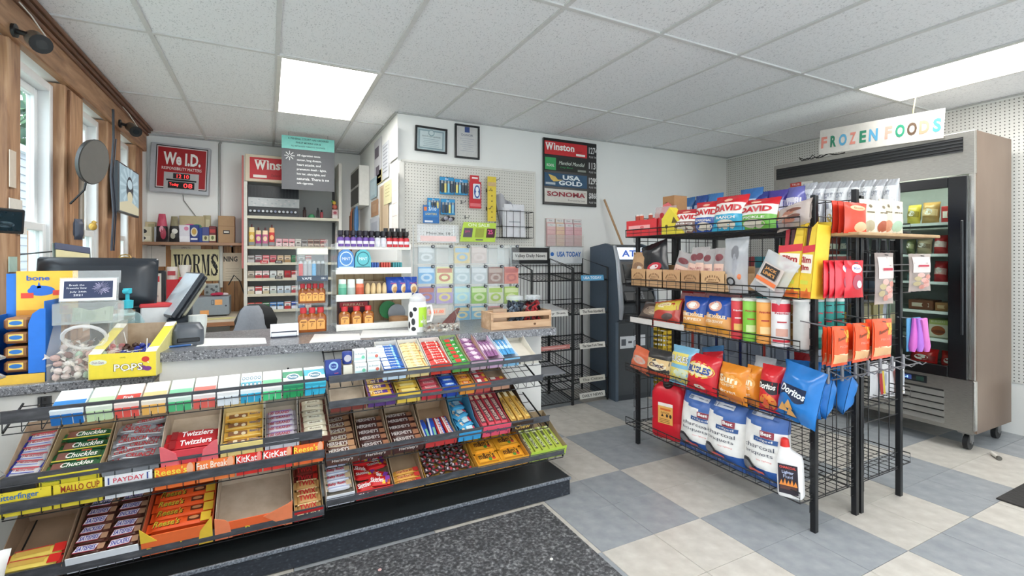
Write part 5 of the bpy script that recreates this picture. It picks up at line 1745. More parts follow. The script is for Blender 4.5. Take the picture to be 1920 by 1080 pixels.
# lit age-check clock sign
a, c = P(281, 362, Y=5.69), P(394, 276, Y=5.69)
t = thing('age_check_sign', 'red and grey lit sign with white We I.D. lettering and red digits', 'sign', ((a.x + c.x) / 2, YW, (a.z + c.z) / 2), (0, R(2), 0))
W, H = c.x - a.x, c.z - a.z - .015
b = B()
b.box(-W / 2, -.07, -H / 2, W / 2, 0, H / 2, b=.008)
obj('case', b, [m('#b9bcc2', .35, .2)], t)
b = B()
b.on((.012, -.0705, .012), (1, 0, 0), (0, 0, 1))
b.rect(0, 0, W * .86, H * .88, 0)
b.rect(0, 0, W * .83, H * .84, 1, l=.0014)
b.rect(0, 0, W * .8, H * .8, 2, l=.002)
b.text('We I.D.', 0, H * .18, H * .26, 3, w=W * .62, bold=.035, l=.0028)
b.text('RESPONSIBILITY MATTERS', 0, H * -.02, H * .06, 3, w=W * .66, l=.0028)
b.rect(0, -H * .27, W * .58, H * .34, 4, l=.0026)
b.rect(0, -H * .17, W * .28, H * .11, 0, l=.0032)
b.rect(0, -H * .255, W * .5, H * .035, 0, l=.0032)
b.rect(.0, -H * .355, W * .44, H * .14, 0, l=.0032)
b.text('12 10', .01, -H * .17, H * .075, 5, w=W * .2, l=.004)
b.text('Today', -W * .12, -H * .355, H * .075, 5, w=W * .15, l=.004)
b.text('08', W * .11, -H * .355, H * .09, 5, w=W * .15, l=.004)
obj('face', b, [m('#101012', .3), m('#d9c9c9', .4), m('#a3141c', .35), m('#f2efec', .4), m('#b4b4b6', .4), glow('#ff3030', 2.2)], t)
b = B()
b.tube([(.02, -.01, -H / 2), (.03, -.01, -H / 2 - .06), (.2, -.005, -H / 2 - .3), (.22, -.005, -H / 2 - .4)], .004, 6)
obj('cable', b, ['#8d8d8a'], t, sm=True)
# conduit
q = P(412, 300, Y=YW)
b = B()
b.tube([(q.x, YW - .012, .8), (q.x, YW - .012, CZ - .03), (q.x + .012, YW - .012, CZ - .008)], .012, 8)
struct('trim_9', b, [m('#a3a3a0', .35, .4)], sm=True)
# long shelf board on the back wall, with brackets
sz = 1.455
xa, xb = P(241, 455, Y=5.5).x, P(456, 458, Y=5.5).x
t = thing('wall_shelf', 'brown wooden wall shelf behind the counter, crowded with small stock', 'shelf', (xa, YW, sz))
b = B()
b.box(0, -.25, -.028, xb - xa, 0, 0, b=.003)
obj('board', b, [ramp('shelf_board', [(.3, '#8d6a52'), (.6, '#a27e64'), (.8, '#b08c70')], 9, .5, st=(.35, 3, 3))], t)
for u in (300, 432):
 x = P(u, 460, Y=5.6).x - xa
 b = B()
 b.box(x, -.2, -.04, x + .02, 0, -.028)
 b.box(x, -.012, -.18, x + .02, 0, -.03)
 obj('bracket', b, [m('#6d6e70', .4, .4)], t)
SHY = YW - .14
def sb(u0, u1, v0, c, nm, lab_, cat, pr=None, d=.1, y=None, v1=455.5, group=None):
 """a small carton standing on the wall shelf"""
 yy = y or SHY
 x0, x1 = P(u0, 450, Y=yy).x, P(u1, 450, Y=yy).x
 h = P((u0 + u1) / 2, v0, Y=yy).z - sz
 b = B()
 W = x1 - x0
 b.box(-W / 2, 0, 0, W / 2, d, h, b=.003)
 mats = [c]
 b.on((0, -.0005, h / 2), (1, 0, 0), (0, 0, 1))
 for q in pr or []:
  mats.append(q[-1])
  if q[0] == 'r':
   b.rect(q[1] * W, q[2] * h, q[3] * W, q[4] * h, len(mats) - 1, l=.0005 + .0004 * len(mats))
  elif q[0] == 'e':
   b.ell(q[1] * W, q[2] * h, q[3] * W, q[4] * h, len(mats) - 1, l=.0005 + .0004 * len(mats))
  else:
   b.text(q[5], q[1] * W, q[2] * h, q[4] * h, len(mats) - 1, w=q[3] * W, l=.001 + .0004 * len(mats), bold=.02)
 return one(nm, lab_, cat, b, mats, ((x0 + x1) / 2, yy, sz + .0005), 0, group)
for k in range(2):
 b = B()
 b.cyl((0, 0, .026 * 1), (.0, .09, .026), .0, n=4) if 0 else None
 for j in range(2):
  b.ball((.045 + .0 * j, .04, .032 + .06 * j), .034, 0, 10, 6, (1.2, 1, .9))
  b.ball((-.03, .03, .03 + .06 * j), .026, 1, 8, 5, (1, .8, .9))
  b.rect
 x = P(252 if k == 0 else 248, 450, Y=SHY).x
 if k == 0:
  one('string_bundle', 'two stacked pink and black bundles at the left end of the wall shelf', 'bundle', b, ['#d0607a', '#3c3438'], (x, SHY, sz + .004), sm=True)
sb(263, 284, 425, '#cfc8ae', 'tackle_box', 'cream tackle box with a black fish mark, third from the left on the wall shelf', 'box', [('e', -.2, .2, .3, .14, '#25252a'), ('r', 0, -.25, .8, .3, '#e0dac4'), ('e', -.2, -.25, .2, .1, '#2a2a2e')], d=.12)
sb(272, 291, 416, '#c3b592', 'tackle_box', 'olive tackle box behind the cream box on the wall shelf', 'box', [('r', .1, .3, .6, .2, '#a9a37e')], d=.09, y=YW - .1)
sb(289, 296, 425, '#b8bdc2', 'bait_tub', 'grey bait tub next to the cream box on the wall shelf', 'tub', None, d=.05)
bb = Bag(.095, .27, .06, lambda x, y: 0 if y > .55 else 1, 8, top=.55)
bb.blob(-.05, .45, .2, .12, 2)
bb.blob(.1, .3, .25, .2, 3)
bagthing('bait_bag', 'tall pink and black bag standing on the wall shelf', 'bag', bb, ['#c8506a', '#2c2629', '#e2a3b4', '#a3384e'], (P(304, 450, Y=SHY).x, SHY, sz + .001), R(8))
bb = Bag(.085, .25, .05, lambda x, y: 0 if y > .62 else 1, 9, top=.6)
bb.blob(.1, .42, .3, .1, 2)
bb.blob(-.1, .25, .26, .12, 3)
bagthing('bait_bag', 'black and olive bag right of the tall pink bag on the wall shelf', 'bag', bb, ['#8c8468', '#242427', '#d6d4cc', '#b9b6a6'], (P(327, 450, Y=SHY).x, SHY, sz + .001), R(-5))
sb(336, 383, 405, '#b5a580', 'bait_carton', 'tan bait carton with a pink oval at the back of the wall shelf', 'carton', [('e', -.05, .1, .3, .1, '#c75a86'), ('e', .2, .1, .2, .1, '#5a8a6a')], y=YW - .1, d=.08)
sb(335, 357, 422, '#dfdce4', 'white_carton', 'white carton with a pink spot in the middle of the wall shelf', 'carton', [('e', .15, .3, .2, .12, '#d583a2'), ('r', 0, -.3, .9, .3, '#efeef2')])
sb(355, 373, 422, '#283a7e', 'blue_carton', 'dark blue carton with a gold circle in the middle of the wall shelf', 'carton', [('e', 0, .1, .36, .26, '#d9d3c0'), ('e', 0, .12, .24, .18, '#c09a4a'), ('r', 0, -.3, .7, .1, '#e9e9ee')])
sb(373, 379, 427, '#1f3f8a', 'lure_box', 'narrow bright blue lure box right of the gold-circle carton', 'box')
for k, (u0, u1, v0, c, pr, ds) in enumerate(((379, 392, 426, '#4a4f84', [('r', 0, -.22, .9, .36, '#c9c79e'), ('e', 0, -.2, .2, .12, '#6a5f3c')], 'purple and cream'), (392, 405, 424, '#6e2a2e', [('r', 0, .2, .8, .2, '#b33a3a'), ('r', 0, -.22, .9, .36, '#d0cda6'), ('e', 0, -.2, .2, .12, '#5d6a3c')], 'dark red and cream'))):
 sb(u0, u1, v0, c, 'lure_box', f'{ds} lure box near the right end of the wall shelf', 'box', pr)
sb(381, 395, 404, '#a89d78', 'lure_card', 'drab olive card standing behind the lure boxes', 'card', [('r', .1, .2, .5, .3, '#c7bd9a')], y=YW - .08, d=.02)
o = sb(409, 440, 405, '#a98660', 'kraft_box', 'brown kraft box with a rounded top at the right end of the wall shelf', 'box', [('r', 0, -.1, .4, .14, '#2e2b2a'), ('r', 0, -.1, .3, .06, '#d7d2c8'), ('r', 0, .12, .98, .02, '#8e6c49')], d=.12)
# wood panelling and posters under the shelf
xa, xb = P(262, 500, Y=YW).x, P(461, 500, Y=YW).x
b = B()
b.box(xa, YW - .012, .75, xb, YW, sz - .03)
n = 9
PANEL = ramp('wood_panel', [(.25, '#7d5638'), (.5, '#a37549'), (.75, '#bb8c5c')], 7, .45, st=(4, 1, .4), dist=1.2)
for k in range(n + 1):
 x = xa + (xb - xa) * k / n
 b.box(x - .003, YW - .0135, .75, x + .003, YW - .012, sz - .03, 1)
struct('wall_panelling', b, [PANEL, m('#4d3420')])
def serif(b, s, x, y, h, w, mi, l=.0022):
 """heavy slab letters with fat and thin strokes for W O R M S"""
 n = len(s)
 cw = w / n
 def q(px, py, k):
  return (x - w / 2 + cw * k + cw * px, y + h * (py - .5))
 T, t_ = .24, .07
 for k, ch in enumerate(s):
  polys = []
  if ch == 'W':
   polys = [[(.02, 1), (.28, 1), (.42, 0), (.3, 0)], [(.3, 0), (.42, 0), (.56, .8), (.5, .8)], [(.4, 1), (.64, 1), (.8, 0), (.68, 0)], [(.68, 0), (.8, 0), (.98, 1), (.9, 1)], [(-.04, 1), (.36, 1), (.36, .95), (-.04, .95)], [(.38, 1), (.7, 1), (.7, .95), (.38, .95)], [(.8, 1), (1.04, 1), (1.04, .95), (.8, .95)]]
  elif ch == 'M':
   polys = [[(.1, 0), (.17, 0), (.17, 1), (.1, 1)], [(.06, 1), (.3, 1), (.55, .2), (.47, 0)], [(.47, 0), (.55, .2), (.74, 1), (.68, 1)], [(.68, 0), (.9, 0), (.9, 1), (.68, 1)], [(.02, 0), (.26, 0), (.26, .05), (.02, .05)], [(.6, 0), (.98, 0), (.98, .05), (.6, .05)], [(.68, 1), (.98, 1), (.98, .95), (.68, .95)], [(.02, 1), (.2, 1), (.2, .95), (.02, .95)]]
  elif ch == 'R':
   polys = [[(.12, 0), (.36, 0), (.36, 1), (.12, 1)], [(.04, 0), (.46, 0), (.46, .05), (.04, .05)], [(.04, 1), (.36, 1), (.36, .95), (.04, .95)], [(.36, 1), (.6, 1), (.6, .94), (.36, .94)], [(.36, .55), (.6, .55), (.6, .49), (.36, .49)], [(.56, 1), (.8, .9), (.86, .76), (.8, .6), (.56, .5), (.6, .6), (.62, .76), (.6, .92)], [(.45, .5), (.64, .5), (.96, .0), (.72, .0)], [(.68, 0), (1.02, 0), (1.02, .05), (.68, .05)]]
  elif ch in 'OS':
   P2 = []
   if ch == 'O':
    o_ = [(.5 + .44 * math.cos(a * .2618), .5 + .52 * math.sin(a * .2618)) for a in range(24)]
    i_ = [(.5 + .18 * math.cos(a * .2618), .5 + .46 * math.sin(a * .2618)) for a in range(24)]
    for a in range(24):
     polys.append([o_[a], o_[(a + 1) % 24], i_[(a + 1) % 24], i_[a]])
   else:
    cl = [(.84, .72, .05), (.72, .93, .05), (.5, .99, .045), (.28, .92, .09), (.2, .75, .13), (.34, .6, .14), (.6, .46, .15), (.78, .3, .14), (.74, .12, .1), (.52, .02, .05), (.3, .05, .05), (.16, .28, .05)]
    for a in range(len(cl) - 1):
     (x0, y0, r0), (x1, y1, r1) = cl[a], cl[a + 1]
     dx, dy = x1 - x0, y1 - y0
     ll = math.hypot(dx, dy)
     nx, ny = -dy / ll, dx / ll
     polys.append([(x0 + nx * r0, y0 + ny * r0), (x1 + nx * r1, y1 + ny * r1), (x1 - nx * r1, y1 - ny * r1), (x0 - nx * r0, y0 - ny * r0)])
    polys += [[(.82, .66), (.9, .66), (.9, 1), (.84, 1)], [(.12, .0), (.18, 0), (.2, .34), (.12, .34)]]
  for pg in polys:
   b.pol([q(px, py, k) for px, py in pg], mi, l=l)
def flat(nm, lab_, cat, u0, v0, u1, v1, c, Y=None, X=None, th=.003, pr=None, mats=(), rotp=0., group=None):
 """a sheet pinned on a wall; pr(b, W, H) prints on it"""
 if X is None:
  p0, p1 = P(u0, v1, Y=Y), P(u1, v0, Y=Y)
  W, H = p1.x - p0.x, (P((u0 + u1) / 2, v0, Y=Y).z - P((u0 + u1) / 2, v1, Y=Y).z)
  rz = 0
 else:
  p0, p1 = P(u0, v1, X=X), P(u1, v0, X=X)
  W, H = abs(p1.y - p0.y), (P((u0 + u1) / 2, v0, X=X).z - P((u0 + u1) / 2, v1, X=X).z)
  rz = R(-90)
 cen = P((u0 + u1) / 2, (v0 + v1) / 2, X=X, Y=Y)
 b = B()
 b.box(-W / 2, -th, -H / 2, W / 2, 0, H / 2)
 b.on((0, -th - .0002, 0), (1, 0, 0), (0, 0, 1))
 if pr:
  pr(b, W, H)
 return one(nm, lab_, cat, b, [c, *mats], cen, (0, rotp, rz), group)
def pr_worms(b, W, H):
 serif(b, 'WORMS', 0, H * .0, H * .66, W * .9, 1)
flat('paper_notice', 'blank white papers pinned left of the worms poster', 'paper', 266, 461, 311, 500, '#dcd9d2', Y=YW - .016, pr=lambda b, W, H: b.rect(-W * .1, 0, .002, H, 1), mats=['#55524c'])
flat('worms_poster', 'pale yellow poster with big black letters WORMS under the wall shelf', 'poster', 322, 467, 416, 527, '#e9e3b4', Y=YW - .02, pr=pr_worms, mats=['#1c1c1a'])
flat('white_card_strip', 'pale card peeking out over the worms poster', 'card', 320, 460, 377, 469, '#d8d2c0', Y=YW - .017, pr=lambda b, W, H: b.text('OPEN 7-5', 0, 0, H * .35, 1, w=W * .3), mats=['#57534d'])
b = B()
q = P(415, 520, Y=YW - .02)
b.box(-.014, -.02, 0, .014, 0, .43, b=.003)
one('white_post', 'narrow white upright right of the worms poster', 'post', b, ['#d3d6cf'], (q.x, YW - .022, 1.0))
flat('notice_poster', 'cream poster reading NING beside the white upright', 'poster', 418, 474, 454, 527, '#d9cbb2', Y=YW - .016, pr=lambda b, W, H: (b.text('NING', -W * .1, H * .28, H * .19, 1, w=W * .72, bold=.03), [b.rect(0, -H * (.06 + .09 * k), W * .7, H * .015, 2) for k in range(5)]), mats=['#3a3733', '#b7a78e'])
# long desk under the shelf, and what stands on it
t = thing('back_desk', 'long worn desk along the back wall behind the counter', 'desk', (-1.03, BW, 0))
b = B()
b.box(0, -.95, .72, .785, -.002, .75, b=.004)
obj('desk_top', b, [ramp('desk_beige', [(.3, '#b8ab98'), (.7, '#d2c6b3')], 10, .5)], t)
b = B()
b.box(0, -.965, .715, .785, -.95, .752, b=.003)
obj('edge_strip', b, ['#96694a'], t)
for x in (.02, .73):
 for y in (-.92, -.07):
  b = B()
  b.box(x, y, 0, x + .04, y + .04, .72)
  obj('leg', b, ['#7b6148'], t)
t = thing('work_table', 'low beige table between the back desk and the counter', 'table', (-1.0, 4.05, 0))
b = B()
b.box(0, 0, .60, .70, .68, .64, b=.004)
obj('table_top', b, [m('#bdb3a2', .6)], t)
b = B()
b.box(0.0, 0, .3, .70, .02, .60)
obj('apron', b, [m('#a89d8d', .6)], t)
for x in (.02, .64):
 for y in (.04, .62):
  b = B()
  b.box(x, y, 0, x + .04, y + .04, .6)
  obj('leg', b, ['#8d8375'], t)
q0, q1 = P(352, 592, Y=5.3), P(430, 592, Y=5.3)
t = thing('grey_cash_box', 'grey metal machine box with an orange sticker on the back desk', 'cash box', ((q0.x + q1.x) / 2, 5.28, .7505))
W = q1.x - q0.x
b = B()
b.box(-W / 2, 0, .012, W / 2, .3, .185, b=.006)
obj('case', b, [m('#8b949b', .4, .2)], t)
b = B()
b.box(-W / 2 + .02, .02, 0, W / 2 - .02, .28, .012)
obj('foot', b, [BLK], t)
b = B()
b.on((0, -.0008, .1), (1, 0, 0), (0, 0, 1))
b.rect(W * .24, .035, .06, .05, 0)
b.rect(-W * .1, -.06, .07, .045, 0)
b.rect(W * .1, .035, .02, .05, 1)
b.rect(W * .1, .035, .012, .04, 2, l=.0012)
b.ell(W * .42, .0, .008, .008, 1)
obj('sticker', b, ['#e3a160', '#3d4147', '#8b949b'], t)
TP = .7505 + .186
b = B()
b.ball((0, 0, .018), .03, 0, 8, 5, (1.6, 1, .6))
b.ball((.05, .01, .015), .025, 1, 8, 5, (1.3, 1, .6))
b.ball((-.04, .01, .015), .025, 0, 8, 5, (1.2, 1, .6))
one('cloth_scrap', 'crumpled red and pink wrapper on the grey machine box', 'wrapper', b, ['#b3284a', '#dcc9cc'], (P(410, 560, Y=5.4).x, 5.4, TP), sm=True)
q = P(355, 550, Y=5.45)
W = P(374, 550, Y=5.45).x - P(335, 550, Y=5.45).x
t = thing('red_tin_box', 'bright red box with a white crest carrying a foam cup, on the grey machine', 'box', (q.x, 5.43, TP))
b = B()
b.box(-W / 2, 0, 0, W / 2, .12, .185, b=.004)
b.on((0, -.0005, .11), (1, 0, 0), (0, 0, 1))
b.rect(0, .01, W * .6, .06, 1)
b.ell(0, .01, W * .2, .02, 0, l=.0018)
b.rect(0, -.055, W * .7, .012, 2)
obj('body', b, ['#c8202c', '#e2b6b2', '#a3161f'], t)
q = P(347, 520, Y=5.48)
b = B()
b.lathe([(0, 0), (.033, 0), (.05, .11), (.052, .113), (.046, .113), (.03, .006), (0, .006)], 18)
one('foam_cup', 'white foam cup standing on the red box', 'cup', b, ['#e8e6e2'], (q.x, 5.48, TP + .186), sm=True)
q = P(321, 545, Y=5.42)
t = thing('red_tin_box', 'red carton with a white top left of the crested red box', 'box', (q.x, 5.42, .7505))
b = B()
b.box(-.05, 0, 0, .055, .12, .35, 0, b=.004)
obj('body', b, ['#b81f2b'], t)
b = B()
b.lathe([(0, .35), (.042, .35), (.046, .46), (.04, .47), (0, .47)], 16, c=(.0, .06))
b.box(-.03, .01, .39, .03, .02, .43, 1)
obj('upper_can', b, ['#d8cfc9', '#a83a42'], t, sm=True)
q = P(397, 552, Y=5.5)
W = P(412, 552, Y=5.5).x - P(383, 552, Y=5.5).x
b = B()
b.box(-W / 2, 0, 0, W / 2, .06, .115, b=.005)
b.on((0, -.0005, .058), (1, 0, 0), (0, 0, 1))
b.rect(0, 0, W * .86, .095, 1)
for x, y in ((-.3, .3), (.3, .3), (0, .05), (-.3, -.3), (.3, -.3), (.12, -.1)):
 b.ell(x * W, y * .09, .012, .012, 2, l=.0014, n=10)
one('electrical_box', 'small grey box with dark round marks right of the red box', 'electrical box', b, ['#a3a9a8', '#8b9392', '#4c5354'], (q.x, 5.50, TP))
b = B()
b.add([(0, 0, 0), (.45, 0, 0), (.5, .12, .0), (.05, .14, 0), (0, 0, .002), (.45, 0, .002), (.5, .12, .002), (.05, .14, .002)], [(0, 1, 2, 3), (4, 5, 6, 7), (0, 1, 5, 4), (1, 2, 6, 5), (2, 3, 7, 6), (3, 0, 4, 7)])
one('yellow_pad', 'yellow paper sheets along the front of the back desk', 'paper', b, ['#d9d08a'], (-.76, 5.0, .7505), R(4))
b = B()
b.tube([(0, 0, .2), (.05, .0, .3), (.1, 0, .24), (.14, 0, .1), (.18, 0, -.06)], .006, 6)
one('power_cord', 'black power cord hanging from the shelf right of the grey machine', 'cord', b, [BLK], (P(428, 575, Y=5.55).x, 5.56, .83), sm=True)
# stool with jacket
q = P(480, 600, Y=4.15)
t = thing('clerk_stool', 'black high-backed stool behind the counter', 'stool', (q.x, 4.15, 0))
b = B()
b.loft([(.60, .2, .2, 3, 0), (.63, .22, .22, 3, 0), (.66, .2, .2, 3, 0)], 18)
obj('seat', b, [BLK], t, sm=True)
b = B()
b.M = Matrix.Translation((0, .06, .76))
b.loft([(-.1, .13, .02, 3, 0), (.06, .15, .025, 2.6, 0), (.15, .11, .024, 2.4, 0), (.185, .05, .015, 2, 0)], 18)
obj('backrest', b, [BLK], t, sm=True)
b = B()
b.cyl((0, 0, .1), (0, 0, .6), .03, n=10)
obj('column', b, [BLK], t)
for k in range(4):
 b = B()
 b.tube([(0, 0, .1), (.22 * math.cos(k * 1.571 + .6), .22 * math.sin(k * 1.571 + .6), .02)], .018, 8)
 obj('leg', b, [BLK], t)
rnd = random.Random(9)
b = B()
n_, k_ = 14, 9
vs = []
for j in range(k_):
 for i in range(n_):
  a = 2 * math.pi * i / n_
  f = j / (k_ - 1)
  rx, ry = .05 + .085 * f ** .6, .03 + .035 * f ** .6
  w_ = 1 + .16 * math.sin(i * 2.7 + j * 1.3) * f
  vs.append((rx * w_ * math.cos(a) - .015 * f, ry * w_ * math.sin(a), .17 - .30 * f))
b.add(vs, [(j * n_ + i, j * n_ + (i + 1) % n_, (j + 1) * n_ + (i + 1) % n_, (j + 1) * n_ + i) for j in range(k_ - 1) for i in range(n_)] + [tuple(range(n_))])
one('grey_jacket', 'rumpled grey jacket hung over the stool back', 'jacket', b, [m('#8f949c', .8, bump=.6, bs=40)], (q.x - .03, 4.19, .765), sm=60)
# tobacco shelving unit
TX0, TX1, TY = -.205, .69, 5.40
t = thing('tobacco_unit', 'grey steel shelving unit of tobacco behind the counter', 'shelving', (TX0, TY, 0))
GR = m('#b3b4b1', .5, n=.03)
LIP = m('#cfc8b4', .45)
b = B()
b.box(0, .33, .05, TX1 - TX0, .345, 2.31)
obj('back_panel', b, [GR], t)
for x, c in ((-.012, '#d6d3ca'), (TX1 - TX0 - .02, '#d6d3ca')):
 b = B()
 b.box(x, -.005, 0, x + .03, .34, 2.315)
 obj('upright', b, [c], t)
b = B()
b.box(-.03, -.002, 1.2, -.014, .33, 2.315)
obj('red_side_trim', b, ['#b86a66'], t)
ZL = [P(520, v, Y=TY).z for v in (408, 464, 494, 523, 552, 582)]
for k, z in enumerate(ZL):
 b = B()
 b.box(.015, 0, z - .012, TX1 - TX0 - .02, .33, z)
 b.box(.015, -.006, z - .016, TX1 - TX0 - .02, .0, z + .012, 1)
 obj('shelf', b, [GR, LIP], t)
b = B()
b.box(.02, .05, .05, TX1 - TX0 - .02, .06, ZL[5] - .02)
obj('kick_board', b, ['#a9a8a2'], t)
b = B()
b.box(TX1 - TX0 - .05, .31, ZL[1], TX1 - TX0 - .025, .326, 2.2)
obj('slot_strip', b, ['#3a3a3c'], t)
# header sign
z0, z1 = P(495, 341, Y=TY - .03).z, P(495, 291, Y=TY - .03).z
t2 = thing('cigarette_header', 'red header sign with white serif lettering on the tobacco unit', 'sign', (TX0 + .0, TY - .03, z0))
b = B()
b.box(.0, 0, 0, .72, .06, z1 - z0, b=.004)
obj('box', b, ['#d9c8b0'], t2)
b = B()
b.on((.35, -.0006, (z1 - z0) / 2), (1, 0, 0), (0, 0, 1))
b.rect(0, 0, .62, (z1 - z0) * .8, 0)
def winston(b, x, y, h, w, mi, l=.0018):
 b.text('W', x - w * .39, y, h * 1.12, mi, w=w * .27, l=l, bold=.045)
 b.text('inston', x + w * .13, y + h * .02, h, mi, w=w * .73, l=l, bold=.03)
 for q, hh in ((-.46, .5), (-.34, .5), (-.24, .5)):
  b.rect(x + q * w, y + h * .54, w * .075, h * .06, mi, l=l)
 for q in (-.21, -.1, .3, .42):
  b.rect(x + q * w, y - h * .46, w * .06, h * .05, mi, l=l)
H_ = z1 - z0
winston(b, -.07, H_ * .13, H_ * .33, .38, 1)
b.rect(-.22, -H_ * .3, .12, H_ * .1, 1, l=.0014)
b.text('Select', -.08, -H_ * .24, H_ * .1, 2, w=.09, shear=.3)
obj('sign_face', b, ['#c3242c', '#f2ebe2', '#6e1418'], t2)
# stock on the unit
z = ZL[0]
t2 = thing('tin_dispenser', 'black slotted dispenser of snuff tins on the upper tobacco shelf', 'dispenser', (TX0 + .025, TY + .02, z))
b = B()
b.box(0, 0, 0, .46, .2, .32)
obj('body', b, [m('#27282a', .4)], t2)
for k in range(15):
 b = B()
 b.box(.008 + .03 * k, -.003, .205, .03 + .03 * k, .0, .31)
 obj('slot', b, [m('#0d0e10', .3)], t2)
b = B()
b.box(0, -.012, .105, .465, -.002, .195)
b.on((.232, -.0125, .15), (1, 0, 0), (0, 0, 1))
for k in range(24):
 b.rect(-.2 + .4 * k / 23 + .006 * math.sin(k * 9), .03 * math.sin(k * 5), .018, .012, 1 + k % 2)
obj('price_strip', b, ['#c3c5c5', '#aeb2b5', '#d5d0d0'], t2)
for k in range(12):
 b = B()
 b.cyl((0, 0, 0), (0, .02, 0), .016, n=12)
 b.on((0, -.0004, 0), (1, 0, 0), (0, 0, 1))
 b.ell(0, 0, .012, .012, 1 + 0, n=10)
 one('snuff_tin', f'small tin in the black dispenser front, {ORD[k]} from the left', 'tin', b, ['#1b1c1e', ('#b9bfc4', '#c9ccd0', '#8790a8', '#d0d3d6')[k % 4]], (TX0 + .045 + .037 * k, TY - .003, z + .06), group='tins in the black dispenser')
for k, (u, h, w_, c, c2, ds) in enumerate(((571, .12, .035, '#4a3430', '#2a2020', 'brown bottle'), (596, .12, .028, '#3c3436', '#26242a', 'black lighter can'), (603, .1, .03, '#b04a52', '#3a2a2e', 'red lighter can'))):
 b = B()
 b.loft([(0, w_ / 2, w_ / 2, 3, 0), (h * .75, w_ / 2, w_ / 2, 3, 0), (h * .82, w_ * .3, w_ * .3, 2, 1), (h, w_ * .3, w_ * .3, 2, 1)], 12)
 one('fuel_can', f'{ds} right of the black dispenser on the tobacco unit', 'can', b, [c, c2], (P(u, 400, Y=TY + .05).x, TY + .05, z + .001), sm=True)
b = B()
b.lathe([(0, 0), (.03, 0), (.036, .02), (.025, .045), (0, .055)], 14)
one('green_tub', 'small round green tub on the tobacco unit', 'tub', b, ['#4fa06e'], (P(584, 400, Y=TY + .05).x, TY + .05, z + .001), sm=True)
t2 = thing('figure_box', 'pink and white toy box with a yellow-topped toy at the right of the tobacco unit', 'toy', (P(628, 400, Y=TY + .05).x, TY + .04, z + .001))
b = B()
b.box(-.03, 0, 0, .03, .06, .11, b=.003)
b.on((0, -.0004, .055), (1, 0, 0), (0, 0, 1))
b.rect(0, -.025, .05, .04, 1)
b.ell(0, .02, .018, .016, 2)
obj('box', b, ['#d9b9b8', '#e9e3dd', '#b04a5a'], t2)
b = B()
b.ball((0, .03, .14), .028, 0, 10, 6)
b.ball((-.005, .03, .185), .02, 1, 8, 5)
b.ball((-.022, .03, .2), .014, 2, 6, 4)
obj('toy', b, ['#c96a58', '#e0b84a', '#6f9a4a'], t2, sm=True)
z = ZL[1]
for k, (c, c2, ds, h) in enumerate((('#d9b04a', '#efd9a0', 'yellow', .2), ('#b03a86', '#e0c9a0', 'magenta', .17), ('#c76a8c', '#efd2b0', 'pink', .17), ('#c8302e', '#efb27a', 'red', .2))):
 b = B()
 w_ = .052
 b.loft([(0, w_ / 2, .02, 4, 0), (.05, w_ / 2, .022, 4, 0), (h * .76, w_ / 2, .022, 4, 0), (h * .8, w_ / 2, .02, 4, 1), (h, w_ / 2 * .9, .016, 4, 1)], 12)
 b.loft([(h - .005, .008, .008, 2, 2), (h + .03, .007, .007, 2, 2)], 8)
 b.on((0, -.0225, h * .45), (1, 0, 0), (0, 0, 1))
 b.ell(0, .01, .018, .025, 1)
 b.rect(0, -.055, w_ * .95, .035, 3)
 one('cigar_pouch', f'tall {ds} pouch on the tobacco unit, {ORD[k]} from the left', 'pouch', b, [c, c2, '#5a2226', '#8d8f92'], (TX0 + .055 + .06 * k, TY + .05, z + .001), group='tall pouches on the tobacco unit', sm=35)
rnd = random.Random(21)
def pack(c, c2, W=.056, H=.088, c3=None):
 b = B()
 b.box(-W / 2, 0, 0, W / 2, .022, H, b=.0015)
 b.on((0, -.0004, H / 2), (1, 0, 0), (0, 0, 1))
 b.rect(0, -H * .22, W * .98, H * .4, 1)
 b.rect(0, H * .36, W * .98, H * .08, 1)
 b.rect(0, H * .08, W * .5, H * .12, 2, l=.0012)
 return b, [c, c2, c3 or '#5f5650']
x = TX0 + .30
k = 0
for c, c2, ds in (('#d59aa4', '#efe0df', 'pale pink'), ('#c98088', '#e9dcd8', 'pink'), ('#d0868e', '#efe6e2', 'rose'), ('#cfcac4', '#a9a29b', 'silver'), ('#6f6a6c', '#bfbcb8', 'charcoal'), ('#7a5a52', '#d3c7b8', 'brown'), ('#6a4f4a', '#cbbcae', 'dark brown'), ('#a85a5c', '#e0d3c8', 'brick red')):
 b, mt_ = pack(c, c2, .054, .09)
 one('cigarillo_pack', f'{ds} cigarillo pack right of the tall pouches', 'cigar pack', b, mt_, (x + k * .06, TY + .03, z + .001), group='cigarillo packs')
 b, mt_ = pack(c2, c, .05, .035)
 one('cigarillo_box', f'low {ds} box in front of the cigarillo packs', 'cigar pack', b, mt_, (x + k * .06, TY + .004, z + .001), group='low cigarillo boxes')
 k += 1
